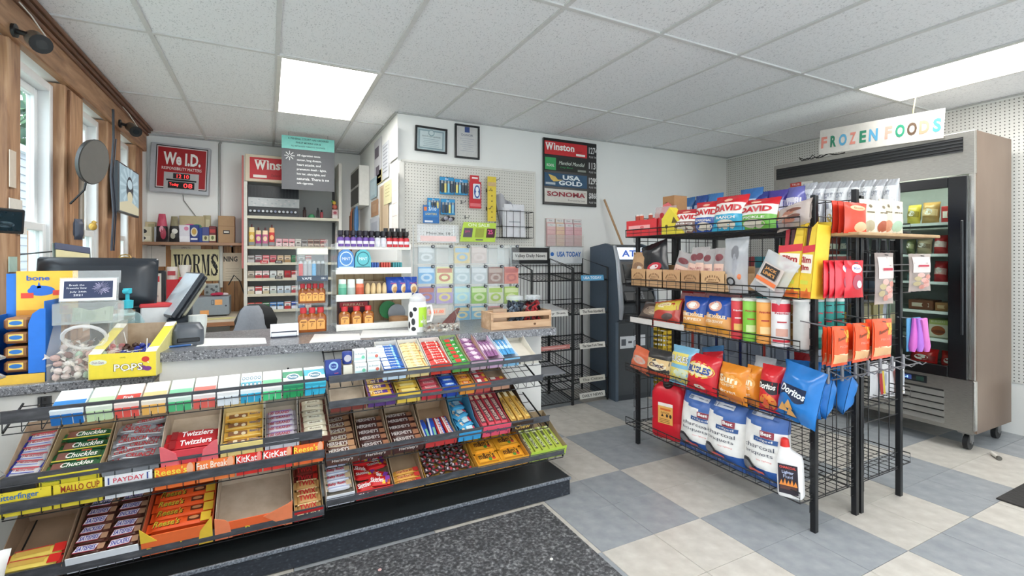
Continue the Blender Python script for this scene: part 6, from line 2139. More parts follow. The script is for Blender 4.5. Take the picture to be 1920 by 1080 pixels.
PK = [[('#8f8a88', '#c6c4c2', 'grey'), ('#c3bfc0', '#8a4a52', 'silver and maroon'), ('#cf6a70', '#e0b9b6', 'light red'), ('#d0848c', '#b03a44', 'pink and red'), ('#cdb49a', '#b59468', 'tan'), ('#d3bfa6', '#a8845a', 'sand'), ('#4f8a66', '#2f6a44', 'green'), ('#c9c6c0', '#77706a', 'pale grey'), ('#b5443f', '#e6d9d0', 'brick')],
 [('#cdc3b6', '#8f8474', 'cream'), ('#ebe6e2', '#b32a34', 'white and red'), ('#e3dfdc', '#a8303a', 'white and crimson'), ('#d9dcda', '#b2b9b6', 'pale silver'), ('#d6d2c9', '#c2bba9', 'ivory'), ('#b9252c', '#8d161c', 'deep red'), ('#b8242c', '#d9c9c2', 'red and white'), ('#dcd7cf', '#b0a898', 'bone'), ('#c4c7c9', '#6a6f78', 'steel')],
 [('#e5e2de', '#d4c7a8', 'white and gold'), ('#c8434a', '#efe9e4', 'red over white'), ('#e4e3df', '#c9bb98', 'white and beige'), ('#dfe1df', '#b5bfb4', 'white and sage'), ('#d7dde2', '#a5b4c0', 'white and pale blue'), ('#d8dee2', '#9fb0bd', 'white and blue-grey'), ('#e1dfdc', '#b03f48', 'white with a red band'), ('#d3d5d6', '#8f98a2', 'white and slate'), ('#e6e3dd', '#b9ad95', 'off-white')],
 [('#d04a40', '#efe2dc', 'scarlet'), ('#c8322e', '#e3ded8', 'scarlet and white'), ('#2f6a44', '#d9e0d8', 'forest green'), ('#3a74b4', '#dfe6ea', 'mid blue'), ('#3f80c0', '#e0e8ec', 'sky blue'), ('#e4e2e0', '#c13a3a', 'white and scarlet'), ('#3a55a8', '#e4e4ec', 'royal blue'), ('#cfd3d8', '#5a80b0', 'silver and blue'), ('#b73a3a', '#dcd0c8', 'dull red')]]
for j, row in enumerate(PK):
 z = ZL[j + 2] if j < 4 else 0
 for k, (c, c2, ds) in enumerate(row):
  b, mt_ = pack(c, c2, .058, .082)
  one('cigarette_pack', f'{ds} cigarette pack, shelf {ORD[j + 2]} from the top of the tobacco unit', 'cigarette pack', b, mt_, (TX0 + .05 + .066 * k, TY + .03, z + .001 + (.014 if (k + j) % 3 == 0 else 0) * 0), group=f'cigarette packs, {ORD[j]} row')
for j, k in ((0, 1), (1, 3), (0, 3)):
 b = B()
 b.box(-.034, 0, 0, .034, .004, .03)
 b.on((0, -.0004, .015), (1, 0, 0), (0, 0, 1))
 b.text('FREE', 0, .004, .01, 1, w=.045) if j or k > 1 else b.text('Red', 0, 0, .012, 1, w=.04)
 b.rect(0, -.009, .05, .003, 1)
 one('shelf_tag', f"{'black' if j or k > 1 else 'red'} shelf tag on the {ORD[j]} row of cigarette packs, {ORD[k]} from the left", 'price tag', b, ['#2b2a2a' if j or k > 1 else '#c7434a', '#e5e0da'], (TX0 + .1 + .066 * k, TY - .012, ZL[j + 2] + .001))
# hanging notice board
a, c = P(528, 352, Y=5.0), P(627, 262, Y=5.0)
zt = P(578, 258, Y=5.0).z
t = thing('court_notice', 'dark grey hanging notice with a turquoise top, over the tobacco unit', 'sign', (a.x, 5.0, a.z - .01))
W, H = c.x - a.x, zt - a.z + .01
b = B()
b.box(0, 0, 0, W, .006, H * .76)
b.on((W / 2, -.0004, H * .38), (1, 0, 0), (0, 0, 1))
for k in range(8):
 a_ = k * math.pi / 4
 b.pol([(-W * .355 + .012 * math.cos(a_ - .25), H * .25 + .012 * math.sin(a_ - .25)), (-W * .355 + .045 * math.cos(a_ - .07), H * .25 + .045 * math.sin(a_ - .07)), (-W * .355 + .045 * math.cos(a_ + .07), H * .25 + .045 * math.sin(a_ + .07)), (-W * .355 + .012 * math.cos(a_ + .25), H * .25 + .012 * math.sin(a_ + .25))], 1)
for k, s_ in enumerate(('All cigarettes cause', 'cancer, lung disease,', 'heart attacks, and', 'premature death - lights,', 'low tar, ultra lights, and', 'naturals. There is no', 'safe cigarette.')):
 b.text(s_, -W * .22, H * (.265 - .087 * k), H * .05, 1, al=-1, mxw=W * .68, bold=.02)
obj('board', b, [m('#55565a', .5), '#e6e6e6'], t)
b = B()
b.box(0, -.001, H * .76, W, .005, H)
b.on((W / 2, -.0014, H * .88), (1, 0, 0), (0, 0, 1))
for k, s_ in enumerate(('A FEDERAL COURT HAS ORDERED', 'PHILIP MORRIS USA &', 'R.J. REYNOLDS TOBACCO TO STATE:')):
 b.text(s_, 0, H * (.075 - .07 * k), H * .034, 1, mxw=W * .86, bold=.02)
obj('top_band', b, ['#7fcdc2', '#2f5652'], t)
for x in (.06, W - .06):
 b = B()
 b.tube([(x, .003, H), (x, .003, CZ - a.z + .008)], .002, 5)
 obj('hanging_wire', b, ['#a0a0a0'], t)
# side wall (x = .95): pinned papers, cubby, broom
SXW = SX - .004
pp = [(702, 262, 715, 345, '#cfcdd2', 'white sheet with dark photos high on the side wall', lambda b, W, H: (b.rect(-W * .1, H * .22, W * .6, H * .24, 1), b.rect(.0, -H * .2, W * .5, H * .2, 1)), ['#6d6470']),
 (717, 268, 729, 335, '#c9cbd0', 'narrow grey list on the side wall near the corner', lambda b, W, H: [b.rect(0, H * (.4 - .1 * k), W * .7, H * .03, 1) for k in range(8)], ['#8d8f98']),
 (730, 243, 746, 300, '#dcd9d4', 'plain white sheet next to the corner, highest of the papers', lambda b, W, H: [b.rect(0, H * (.3 - .2 * k), W * .9, H * .015, 1) for k in range(4)], ['#b8b4ae']),
 (694, 335, 706, 372, '#a9c0c9', 'pale blue sheet in the middle of the side wall', lambda b, W, H: b.rect(0, 0, W * .7, H * .7, 1), ['#bfd2d8']),
 (707, 318, 720, 343, '#c9bd8a', 'mustard note on the side wall', lambda b, W, H: b.rect(0, .0, W * .6, H * .1, 1), ['#9d9160']),
 (712, 346, 728, 440, '#c9b295', 'long tan envelope hanging on the side wall', lambda b, W, H: b.rect(-W * .2, 0, W * .1, H * .9, 1), ['#a98f70']),
 (720, 340, 734, 382, '#d9d1a6', 'pale yellow sheet over the tan envelope', lambda b, W, H: [b.rect(0, H * (.3 - .15 * k), W * .6, H * .03, 1) for k in range(4)], ['#b0a878']),
 (735, 322, 747, 440, '#e2ded8', 'long white sheet with curled edge beside the corner', lambda b, W, H: [b.rect(0, H * (.4 - .2 * k), W * .7, H * .008, 1) for k in range(5)], ['#c7b7ac']),
 (696, 376, 709, 405, '#b58a68', 'brown card below the pale blue sheet', lambda b, W, H: b.rect(0, 0, W * .6, H * .5, 1), ['#c29c7c']),
 (694, 408, 710, 450, '#c8cad0', 'white sheet low on the side wall', lambda b, W, H: b.rect(0, H * .1, W * .7, H * .4, 1), ['#b0b3bd'])]
for k, (u0, v0, u1, v1, c, lb, fn_, mt_) in enumerate(pp):
 flat('pinned_paper', lb, 'paper', u0, v0, u1, v1, c, X=SXW - .003 * (k % 4), pr=fn_, mats=mt_, rotp=0)
t = thing('wall_cubby', 'white narrow wall cubby with hanging tools at the inner side wall', 'cubby', (SXW, P(683, 380, X=SXW).y, P(683, 390, X=SXW).z))
b = B()
b.box(-.1, -.28, 0, 0, .3, .42)
obj('box', b, ['#d5d3cd'], t)
b = B()
b.box(-.105, -.24, .03, -.1, .26, .2)
b.box(-.105, -.24, .23, -.1, .26, .39)
obj('hollow_shade_sheet', b, ['#4f4d4a'], t)  # dark sheets on a solid box, painting the shade of its hollows
for k, (dy, c) in enumerate(((-.2, '#3f6fa0'), (-.05, '#4a4744'), (.1, '#a7603c'))):
 b = B()
 b.tube([(-.11, dy, .0), (-.115, dy, -.05), (-.11, dy + .04, -.2), (-.12, dy - .02, -.33)], [.004, .02, .025, .012], 8)
 obj('hanging_tool', b, [c], t, sm=True)
t = thing('broom', 'brown broom handle standing against the back wall right of the tobacco unit', 'broom', (P(657, 430, Y=5.55).x, 5.55, 0))
b = B()
b.tube([(0, 0, .28), (.02, .12, 1.78)], .015, 8)
obj('handle', b, ['#8a5a3a'], t, sm=True)
b = B()
b.loft([(0, .15, .03, 4, 0), (.2, .12, .03, 4, 0), (.28, .03, .025, 2, 0)], 12)
obj('bristles', b, ['#b59a5a'], t)
# ---- window wall bits --------------------------------------------------------------------
def camera(u, v, name_, lab_, yaw):
 q = P(u, v, X=WL + .06)
 t = thing('security_camera', lab_, 'security camera', (WL + .046, q.y, q.z))
 b = B()
 b.cyl((0, 0, .0), (.012, 0, 0), .03, n=14)
 b.tube([(.01, 0, 0), (.05, 0, -.01), (.075, -.01, -.03)], .011, 8)
 obj('bracket', b, [BLK], t, sm=35)
 b = B()
 d = V((.42, -.75, -.42)).normalized()
 c_ = V((.085, -.01, -.035))
 b.cyl(c_ - d * .06, c_ + d * .06, .036, n=16)
 obj('housing', b, [m('#6f6a62', .35, .3)], t, sm=35)
 b = B()
 b.cyl(c_ + d * .058, c_ + d * .066, .04, n=16)
 b.cyl(c_ + d * .064, c_ + d * .07, .02, n=12, mi=1)
 obj('lens', b, [BLK, m('#23282c', .1)], t, sm=35)
 b = B()
 b.tube([c_ - d * .05, c_ + V((.02, .05, .03)), (.05, .03, .09), (.02, .0, .13)], .003, 6)
 obj('cable', b, ['#cfcac2'], t, sm=True)
camera(32, 58, 'a', 'black bullet camera under the beam, near the picture\'s upper left', R(50))
camera(228, 232, 'b', 'black bullet camera under the beam over the third window', R(70))
# round mirror disc on arm
q = P(177, 304, X=WL + .16)
t = thing('round_mirror', 'round grey disc mirror with a dark rim on an arm by the middle window', 'mirror', q)
b = B()
d = V((.93, -.26, -.16)).normalized()
b.cyl(V((0, 0, 0)) - d * .02, V((0, 0, 0)), .125, .13, n=28)
obj('rim', b, [m('#3b3d3e', .4)], t, sm=35)
b = B()
b.cyl(V((0, 0, 0)), d * .003, .124, n=28)
obj('face', b, [m('#65635f', .3)], t, sm=35)
b = B()
b.tube([-d * .02, (-.05, .02, -.16), (-.12, .05, -.24)], .006, 6)
obj('arm', b, [BLK], t, sm=True)
q = P(151, 360, X=WL + .05)
b = B()
b.tube([(0, 0, -.33), (0, 0, .13)], .018, 12)
b.cyl((0, 0, .13), (0, 0, .16), .024, n=12)
one('window_roller', 'grey metal tube fixed upright to the window post', 'tube', b, [m('#8f877b', .4, .4)], (WL + .04, P(151, 345, X=WL + .04).y, P(151, 345, X=WL + .04).z), sm=35)
q = P(149, 430, X=WL + .08)
bb = Bag(.05, .12, .04, lambda x, y: 0, 4)
bagthing('dark_pouch', 'dark pouch hanging from the metal tube', 'pouch', bb, ['#3c4150'], (WL + .075, q.y, q.z - .06), R(60))
# television in the third window
a, c = P(219, 350, X=WL + .08), P(258, 350, X=WL + .08)
q = P(238, 348, X=WL + .08)
zt, zb = P(219, 300, X=WL + .08).z, P(219, 397, X=WL + .08).z
t = thing('wall_television', 'small wall television showing a dark oval emblem on pale blue, third window', 'television', (WL + .06, a.y, zb), (0, 0, R(90)))
W, H = c.y - a.y, zt - zb
b = B()
b.box(0, -.03, 0, W, .0, H, b=.006)
b.box(W * .4, 0, H * .3, W * .6, .03, H * .7)
obj('housing', b, [m('#3a4046', .3)], t)
b = B()
b.on((W / 2, -.0305, H / 2), (1, 0, 0), (0, 0, 1))
b.rect(0, 0, W * .93, H * .92, 0)
for k in range(14):
 a_ = k * 2 * math.pi / 14
 b.pol([(.02 * math.cos(a_), .02 * math.sin(a_) + .03), (W * .45 * math.cos(a_ - .1), .03 + H * .4 * math.sin(a_ - .1)), (W * .45 * math.cos(a_ + .1), .03 + H * .4 * math.sin(a_ + .1))], 1, l=.001)
b.pol([(-W * .465, -H * .46), (W * .465, -H * .46), (W * .465, -H * .3), (0, -H * .2), (-W * .465, -H * .3)], 2, l=.0014)
b.ell(0, .01, W * .17, H * .27, 3, l=.002, n=24)
b.ell(0, .05, W * .12, H * .1, 1, l=.0026)
b.ell(0, -.05, W * .13, H * .12, 2, l=.0026)
obj('screen', b, [glow('#8aa3ad', .75), glow('#a5bcc4', .75), glow('#c3bb9c', .7), glow('#20303c', .5)], t)
b = B()
pts = [P(212, 205, X=WL + .09), P(213, 260, X=WL + .07), P(208, 330, X=WL + .07), P(213, 400, X=WL + .07), P(209, 470, X=WL + .07)]
b.tube(pts, .008, 6)
b.tube([p_ + V((.01, .015, .0)) for p_ in pts[1:]], .005, 6)
one('cable_run', 'black cables running down the post left of the television', 'cables', b, [m('#262b38', .4)], sm=True)
# small things stuck in the near window
q0, q1 = P(0, 437, X=-.8), P(44, 402, X=-.8)
t = thing('small_screen', 'small dark tilted screen at the far left edge', 'screen', (-.8, q0.y, q0.z), (R(4), 0, R(62)))
b = B()
b.box(-.12, -.01, 0, .07, .01, .085, b=.004)
obj('frame', b, [BLK], t)
b = B()
b.on((-.025, -.0104, .042), (1, 0, 0), (0, 0, 1))
b.rect(0, 0, .165, .066, 0)
b.ell(-.03, -.01, .03, .016, 1)
b.ell(.03, -.012, .03, .01, 2)
obj('screen', b, [m('#13242c', .15), '#1f3c44', '#5d7480'], t)
b = B()
b.tube([(-.03, .01, .02), (-.06, .1, -.02), (-.1, .3, -.02)], .012, 6)
obj('arm', b, [BLK], t)
for k, (u0, v0, u1, v1, c, lb) in enumerate(((18, 282, 30, 352, '#cdbfae', 'beige card pinned on the near window post'), (18, 373, 42, 400, '#d5cec4', 'pale folded paper pinned over the small dark screen'), (17, 481, 32, 510, '#a8c0b4', 'pale green note at the foot of the near window post'), (35, 425, 50, 440, '#e0dcd4', 'white paper corner sticking out beside the small dark screen'))):
 q = P((u0 + u1) / 2, (v0 + v1) / 2, X=WL + .03)
 w_ = abs(P(u0, v1, X=WL + .03).y - P(u1, v1, X=WL + .03).y)
 h_ = P(u0, v0, X=WL + .03).z - P(u0, v1, X=WL + .03).z
 b = B()
 b.box(-.002, -w_ / 2, -h_ / 2, .001, w_ / 2, h_ / 2)
 one('pinned_note', lb, 'paper', b, [c], q)
q = P(148, 478, X=WL + .16)
t = thing('clipboard', 'clipboard of yellow paper leaning behind the till monitor', 'clipboard', (WL + .14, q.y, q.z - .2), (R(-14), R(8), R(50)))
b = B()
b.box(-.09, 0, 0, .09, .005, .26)
obj('board', b, ['#5f6b62'], t)
b = B()
b.box(-.08, -.005, .0, .08, 0, .225)
obj('paper_pad', b, ['#d9cfa0'], t)
b = B()
b.box(-.085, -.008, .225, .085, 0, .262, b=.003)
obj('clip', b, ['#454c66'], t)
b = B()
b.tube([(0, .005, .24), (-.02, .1, .25), (-.1, .22, .25)], .004, 5)
obj('hanging_hook', b, [BLK], t)
t = thing('gold_figurine', 'small gold animal figurine on the sash of the middle window', 'figurine', (WL - .045, P(176, 425, X=WL - .04).y, 1.492))
b = B()
b.ball((0, 0, .03), .03, 0, 10, 6, (.8, 1.2, .9))
b.ball((0, .03, .06), .018, 0, 8, 5)
b.cyl((0, .035, .07), (0, .045, .11), .006, .002, n=6)
obj('body', b, [m('#c6a24a', .35, .3)], t, sm=True)
t = thing('bracelet_display', 'gold and grey bracelets heaped on a white stand by the third window', 'bracelets', (WL + .14, P(232, 480, X=WL + .14).y, P(232, 490, X=WL + .14).z - .12))
b = B()
b.cyl((0, 0, -.25), (0, 0, .1), .02, n=10)
b.cyl((0, 0, -.26), (0, 0, -.25), .07, n=14)
obj('stand', b, ['#d8d5cf'], t)
b = B()
for k in range(7):
 a_ = k * 1.3
 c_ = V((.03 * math.cos(a_), .03 * math.sin(a_), .1 + .008 * k))
 b.tube([c_ + V((.035 * math.cos(j * .785), .035 * math.sin(j * .785) * math.cos(a_), .02 * math.sin(j * .785) * math.sin(a_))) for j in range(8)], .005, 5, mi=k % 2, closed=True)
obj('bracelets', b, [m('#a8864a', .4, .3), '#5a5a56'], t, sm=True)['kind'] = 'stuff'
b = B()
b.box(WL - .04, P(222, 440, X=WL).y, 1.35, WL - .01, P(228, 440, X=WL).y, 1.55, b=.006)
one('sunglass_strip', 'dark narrow strip hanging at the left of the third window', 'strip', b, ['#4a463e'])
# =============================== FAR WALL ==========================================
YF_ = FW - .003
a, c = P(757, 462, Y=YF_), P(999, 326, Y=YF_)
PZ0, PZ1 = P(880, 461, Y=YF_).z, P(757, 304, Y=YF_).z
t = thing('pegboard', 'white pegboard panel on the far wall above the ticket rack', 'pegboard', (a.x, YF_, PZ0))
W, H = c.x - a.x, PZ1 - PZ0
b = B()
b.box(0, -.012, 0, W, 0, H)
obj('board', b, [pegmat('pegboard_far', '#d6d3cb', (0, 2), '#6d6963', .0254, .15)], t)
for q in ((-.02, -.02, W + .02, 0), (-.02, H, W + .02, H + .02), (-.045, 0, 0, H), (W, 0, W + .02, H)):
 b = B()
 b.box(q[0], -.02, q[1], q[2], 0, q[3], b=.002)
 obj('frame_strip', b, ['#d9d6cf'], t)
PB = YF_ - .0125
def hook(u, v, L=.09):
 q = P(u, v, Y=PB)
 b = B()
 b.tube([(0, 0, 0), (0, -L, -.004), (0, -L - .012, .012)], .0028, 5)
 b.box(-.006, -.004, -.012, .006, 0, .02)
 return one('peg_hook', f'empty steel peg hook on the far pegboard, {hook.n[hook.k]}', 'hook', b, [m('#6f6e6c', .35, .6)], q)
hook.n = ['beside the red card pack', 'below the red card pack', 'below the left lighter packs', 'lowest on the board', 'right of the yellow strip, high']
for hook.k, (u, v) in enumerate(((912, 358), (912, 392), (865, 380), (872, 408), (928, 338))):
 hook(u, v)
# lighter blister packs
for k, (u0, v0, u1, v1, c, ds) in enumerate(((824, 333, 851, 364, '#27455c', 'upper left'), (852, 337, 877, 365, '#2c3f55', 'upper right'), (801, 372, 824, 392, '#2f6fa8', 'lower left'), (826, 374, 853, 402, '#2b618e', 'lower right'))):
 p0, p1 = P(u0, v1, Y=PB - .05), P(u1, v0, Y=PB - .05)
 w_, h_ = p1.x - p0.x, p1.z - p0.z
 t = thing('lighter_pack', f'blue blister pack of lighters on the far pegboard, {ds} of four', 'lighter pack', ((p0.x + p1.x) / 2, PB - .05, p0.z), group='lighter blister packs')
 b = B()
 b.box(-w_ / 2, -.003, 0, w_ / 2, 0, h_)
 b.on((0, -.0034, h_ / 2), (1, 0, 0), (0, 0, 1))
 b.rect(0, h_ * .38, w_ * .96, h_ * .2, 1)
 b.rect(0, -h_ * .42, w_ * .96, h_ * .14, 1)
 b.text('Bic', 0, h_ * .38, h_ * .12, 2)
 obj('card', b, [c, '#2a8fc4', '#e8edf0'], t)
 for j in range(4):
  b = B()
  x = -w_ * .33 + w_ * .22 * j
  b.loft([(h_ * .1, .009, .006, 3, 0, x, -.008), (h_ * .62, .009, .006, 3, 0, x, -.008), (h_ * .66, .008, .006, 3, 1, x, -.008), (h_ * .78, .008, .006, 3, 1, x, -.008)], 10)
  obj('lighter', b, [('#33383c', '#e0d27a', '#7fbcd8', '#46505a')[(j + k) % 4], '#9a9da0'], t, sm=35)
 b = B()
 b.tube([(0, .05, h_ * .94), (0, -.02, h_ * .94), (0, -.03, h_ * .98)], .0025, 5)
 obj('hook', b, [m('#6f6e6c', .35, .6)], t)
p0, p1 = P(793, 418, Y=PB - .06), P(823, 386, Y=PB - .06)
w_, h_ = p1.x - p0.x, p1.z - p0.z
b = B()
b.box(-w_ / 2, -.003, 0, w_ / 2, 0, h_)
b.on((0, -.0034, h_ / 2), (1, 0, 0), (0, 0, 1))
b.rect(0, h_ * .1, w_ * .9, h_ * .5, 1)
b.text('3/10', w_ * .08, h_ * .3, h_ * .2, 2, w=w_ * .5, bold=.03, l=.0015)
b.rect(-w_ * .36, h_ * .3, w_ * .18, h_ * .22, 3, l=.0016)
b.text('LIGHTERS', 0, h_ * .02, h_ * .12, 4, w=w_ * .7, l=.0015)
b.rect(-w_ * .15, -h_ * .4, w_ * .5, h_ * .1, 5)
one('price_card', 'bright blue price card hanging below the lower left lighter pack', 'price card', b, ['#2569ac', '#2f78bb', '#cfe6f4', '#e07a3a', '#e0d25a', '#d9e2ea'], ((p0.x + p1.x) / 2, PB - .06, p0.z))
q = P(840, 412, Y=PB - .06)
b = B()
for j in range(5):
 b.ball((-.04 + .02 * j, -.01 * (j % 2), .01 * (j % 3)), .02, j % 2, 8, 5, (1, .6, .9))
one('key_tag_bunch', 'bunch of grey and black tags under the lower right lighter pack', 'tags', b, ['#3c3a40', '#9a97a2'], q, sm=True)
# red card pack
p0, p1 = P(880, 390, Y=PB - .04), P(902, 330, Y=PB - .04)
w_, h_ = p1.x - p0.x, p1.z - p0.z
t = thing('red_card_pack', 'tall red blister pack with a white and blue emblem on the far pegboard', 'pack', ((p0.x + p1.x) / 2, PB - .04, p0.z))
b = B()
b.ext([(-w_ / 2, 0), (w_ / 2, 0), (w_ / 2, h_ * .8), (w_ * .3, h_ * .82), (w_ * .3, h_), (-w_ * .45, h_), (-w_ * .45, h_ * .8), (-w_ / 2, h_ * .8)], 0, .004)
b.v = [V((v_.x, -v_.z, v_.y)) for v_ in b.v]
b.on((0, -.0045, h_ / 2), (1, 0, 0), (0, 0, 1))
b.rect(0, -h_ * .4, w_ * .9, h_ * .1, 1)
b.rect(-w_ * .05, h_ * .42, w_ * .5, h_ * .05, 2)
obj('card', b, ['#c4202c', '#d96a6e', '#f0dcdc'], t)
b = B()
b.box(-w_ * .22, -.02, h_ * .28, w_ * .38, -.004, h_ * .74, 0, b=.005)
b.on((w_ * .08, -.0204, h_ * .5), (1, 0, 0), (0, 0, 1))
b.ell(0, 0, w_ * .26, h_ * .2, 1)
b.ell(0, h_ * .07, w_ * .14, h_ * .08, 2, l=.0014)
b.ell(0, -h_ * .07, w_ * .14, h_ * .08, 2, l=.0014)
obj('blister', b, ['#d5dbe4', '#2f4f94', '#e9ecf2'], t)
# yellow strip
p0, p1 = P(914, 415, Y=PB - .05), P(930, 332, Y=PB - .05)
w_, h_ = p1.x - p0.x, p1.z - p0.z
b = B()
b.box(-w_ / 2, -.002, 0, w_ / 2, 0, h_)
b.on((0, -.0024, h_ / 2), (1, 0, 0), (0, 0, 1))
b.rect(0, h_ * .33, w_ * .9, h_ * .09, 1)
for j in range(6):
 b.pol([(-.008, h_ * (.18 - .12 * j)), (.008, h_ * (.18 - .12 * j)), (0, h_ * (.22 - .12 * j))], 2)
one('clip_strip', 'long yellow clip strip hanging on the far pegboard', 'strip', b, ['#dcc23c', '#c9a878', '#5a4c1c'], ((p0.x + p1.x) / 2, PB - .05, p0.z))
# wire basket of papers
p0, p1 = P(937, 445, Y=PB - .1), P(1000, 402, Y=PB - .1)
w_, h_ = p1.x - p0.x, p1.z - p0.z + .02
t = thing('wire_basket', 'black wire wall basket holding papers at the right of the far pegboard', 'basket', (p0.x, PB - .1, p0.z))
for z in (0, h_ * .42, h_):
 b = B()
 b.tube([(0, 0, z), (w_, 0, z), (w_, .09, z), (0, .09, z)], .003, 5, closed=True)
 obj('wire', b, [BLK], t)
for k in range(6):
 x = w_ * k / 5
 b = B()
 b.tube([(x, .09, h_), (x, .09, 0), (x, 0, 0), (x, 0, h_)], .0025, 5)
 obj('wire', b, [BLK], t)
for k, (dx, ww, hh, dy, c, rz, lb) in enumerate(((.10, .2, .3, .03, '#dcdce0', 0, 'white printed form in front in the wire basket'), (.085, .2, .27, .045, '#cfd0d4', 1.5, 'white form behind the front one in the wire basket'), (.12, .21, .3, .06, '#e0e0e2', -1, 'rearmost white form in the wire basket'))):
 b = B()
 b.box(-ww / 2, 0, 0, ww / 2, .008, hh)
 b.on((0, -.0003, hh / 2), (1, 0, 0), (0, 0, 1))
 b.rect(.01, hh * .3, ww * .6, hh * .05, 1)
 b.rect(0, -hh * .04, ww * .6, hh * .04, 1)
 one('paper_form', lb, 'papers', b, [c, '#a9acb4'], (p0.x + dx + .06, PB - .1 + dy - .02, p0.z + .006), (R(-4), R(rz), 0), group='forms in the wire basket')
b = B()
vs = []
for i in range(7):
 a_ = i / 6
 vs += [(.03 * i - .02, .02 * math.sin(i * 1.8), .0), (.035 * i - .07 - .01 * i, .03 * math.sin(i * 1.8), .28 - .02 * abs(i - 2))]
b.add(vs, [(2 * i, 2 * i + 2, 2 * i + 3, 2 * i + 1) for i in range(6)])
b.add([V(q) + V((0, .012, 0)) for q in vs], [(2 * i, 2 * i + 2, 2 * i + 3, 2 * i + 1) for i in range(6)], 1)
one('folded_newspaper', 'folded grey newspaper sticking out of the wire basket on its left', 'newspaper', b, ['#a3a2a6', '#8a8478'], (p0.x + .05, PB - .045, p0.z + .12))
# green game sign
p0, p1 = P(864, 453, Y=PB - .2), P(932, 417, Y=PB - .2)
w_, h_ = p1.x - p0.x, p1.z - p0.z
b = B()
b.ext([(-w_ / 2 - .01, 0), (w_ / 2 - .02, 0), (w_ / 2 + .01, h_), (-w_ / 2 + .04, h_)], 0, .004)
b.v = [V((v_.x, -v_.z, v_.y)) for v_ in b.v]
b.on((0, -.0045, h_ / 2), (1, 0, 0), (0, 0, 1))
b.text('ON SALE', .01, h_ * .36, h_ * .17, 1, w=w_ * .6, bold=.02)
for x, c_ in ((-.3, 2), (.02, 3), (.33, 4)):
 b.pol([(w_ * (x - .14), -h_ * .28), (w_ * (x + .1), -h_ * .28), (w_ * (x + .16), h_ * .2), (w_ * (x - .08), h_ * .2)], c_)
b.text('25', w_ * .33, h_ * .02, h_ * .24, 5, w=w_ * .14, bold=.03, l=.0016)
b.text('game', -w_ * .3, 0, h_ * .14, 5, w=w_ * .14, l=.0016)
b.rect(0, -h_ * .4, w_ * .2, h_ * .06, 2)
b.cyl((-.03, .0, h_ * .9), (-.03, .19, h_ * 1.1), .003, n=5, mi=2)
b.cyl((.06, .0, h_ * .9), (.06, .19, h_ * 1.1), .003, n=5, mi=2)
one('game_sign', 'lime green game sign with three dark panels over the ticket rack', 'sign', b, ['#b3d04a', '#e9f0cf', '#5a4f5c', '#97a23c', '#4c1f2c', '#d9568a'], ((p0.x + p1.x) / 2, PB - .2, p0.z), (R(-14), 0, 0))
# framed certificates
for nm, u0, v0, u1, v1, lb, kind in (('landscape', 777, 237, 837, 287, 'black-framed pale blue certificate, left of the two frames', 0), ('portrait', 852, 233, 898, 299, 'black-framed upright donor certificate, right of the two frames', 1)):
 p0, p1 = P(u0, v1, Y=YF_), P(u1, v1 - (v1 - v0), Y=YF_)
 w_ = p1.x - p0.x
 um = (u0 + u1) / 2
 zt_, zb_ = P(um, v0 + 2, Y=YF_).z, P(um, v1 - 1, Y=YF_).z
 h_ = zt_ - zb_
 t = thing('certificate_frame', lb, 'picture frame', ((p0.x + p1.x) / 2, YF_, zb_), (0, R(1.2 if not kind else 0), 0))
 f_ = .016
 for q in ((-w_ / 2, 0, w_ / 2, f_), (-w_ / 2, h_ - f_, w_ / 2, h_), (-w_ / 2, f_, -w_ / 2 + f_, h_ - f_), (w_ / 2 - f_, f_, w_ / 2, h_ - f_)):
  b = B()
  b.box(q[0], -.02, q[1], q[2], 0, q[3], b=.002)
  obj('frame_bar', b, [m('#1b1c1e', .3)], t)
 b = B()
 b.box(-w_ / 2 + f_, -.008, f_, w_ / 2 - f_, 0, h_ - f_)
 b.on((0, -.0084, h_ / 2), (1, 0, 0), (0, 0, 1))
 if not kind:
  b.rect(0, 0, w_ * .78, h_ * .74, 1)
  b.rect(0, 0, w_ * .7, h_ * .64, 2, l=.0014)
  b.ell(0, h_ * .27, .028, .028, 1, l=.002)
  b.ell(0, h_ * .27, .02, .02, 2, l=.0026)
  b.text('STATE OF NEW HAMPSHIRE', 0, h_ * .12, h_ * .055, 3, w=w_ * .58, l=.002)
  for k in range(5):
   b.rect(0, h_ * (.02 - .07 * k), w_ * (.5 - .04 * (k % 2)), h_ * .016, 1, l=.002)
  obj('certificate', b, ['#c3d3d6', '#8fa7ae', '#cddadb', '#4d5f66'], t)
 else:
  b.rect(0, h_ * .36, w_ * .2, h_ * .16, 1)
  b.pol([(-w_ * .1, h_ * .28), (0, h_ * .31), (w_ * .1, h_ * .28), (w_ * .1, h_ * .33), (-w_ * .1, h_ * .33)], 1, l=.001)
  b.text('DONOR', 0, h_ * .2, h_ * .065, 2, w=w_ * .46)
  for k in range(7):
   b.rect(0, h_ * (.09 - .06 * k), w_ * (.56 - .12 * (k % 3)), h_ * .012, 3)
  obj('certificate', b, ['#d6d5d3', '#3f5796', '#4c5570', '#aeb2bc'], t)
 b = B()
 b.box(-w_ / 2 + f_, -.012, f_, w_ / 2 - f_, -.0115, h_ - f_)
 obj('glass', b, [clear('#ffffff', .03, .03)], t)
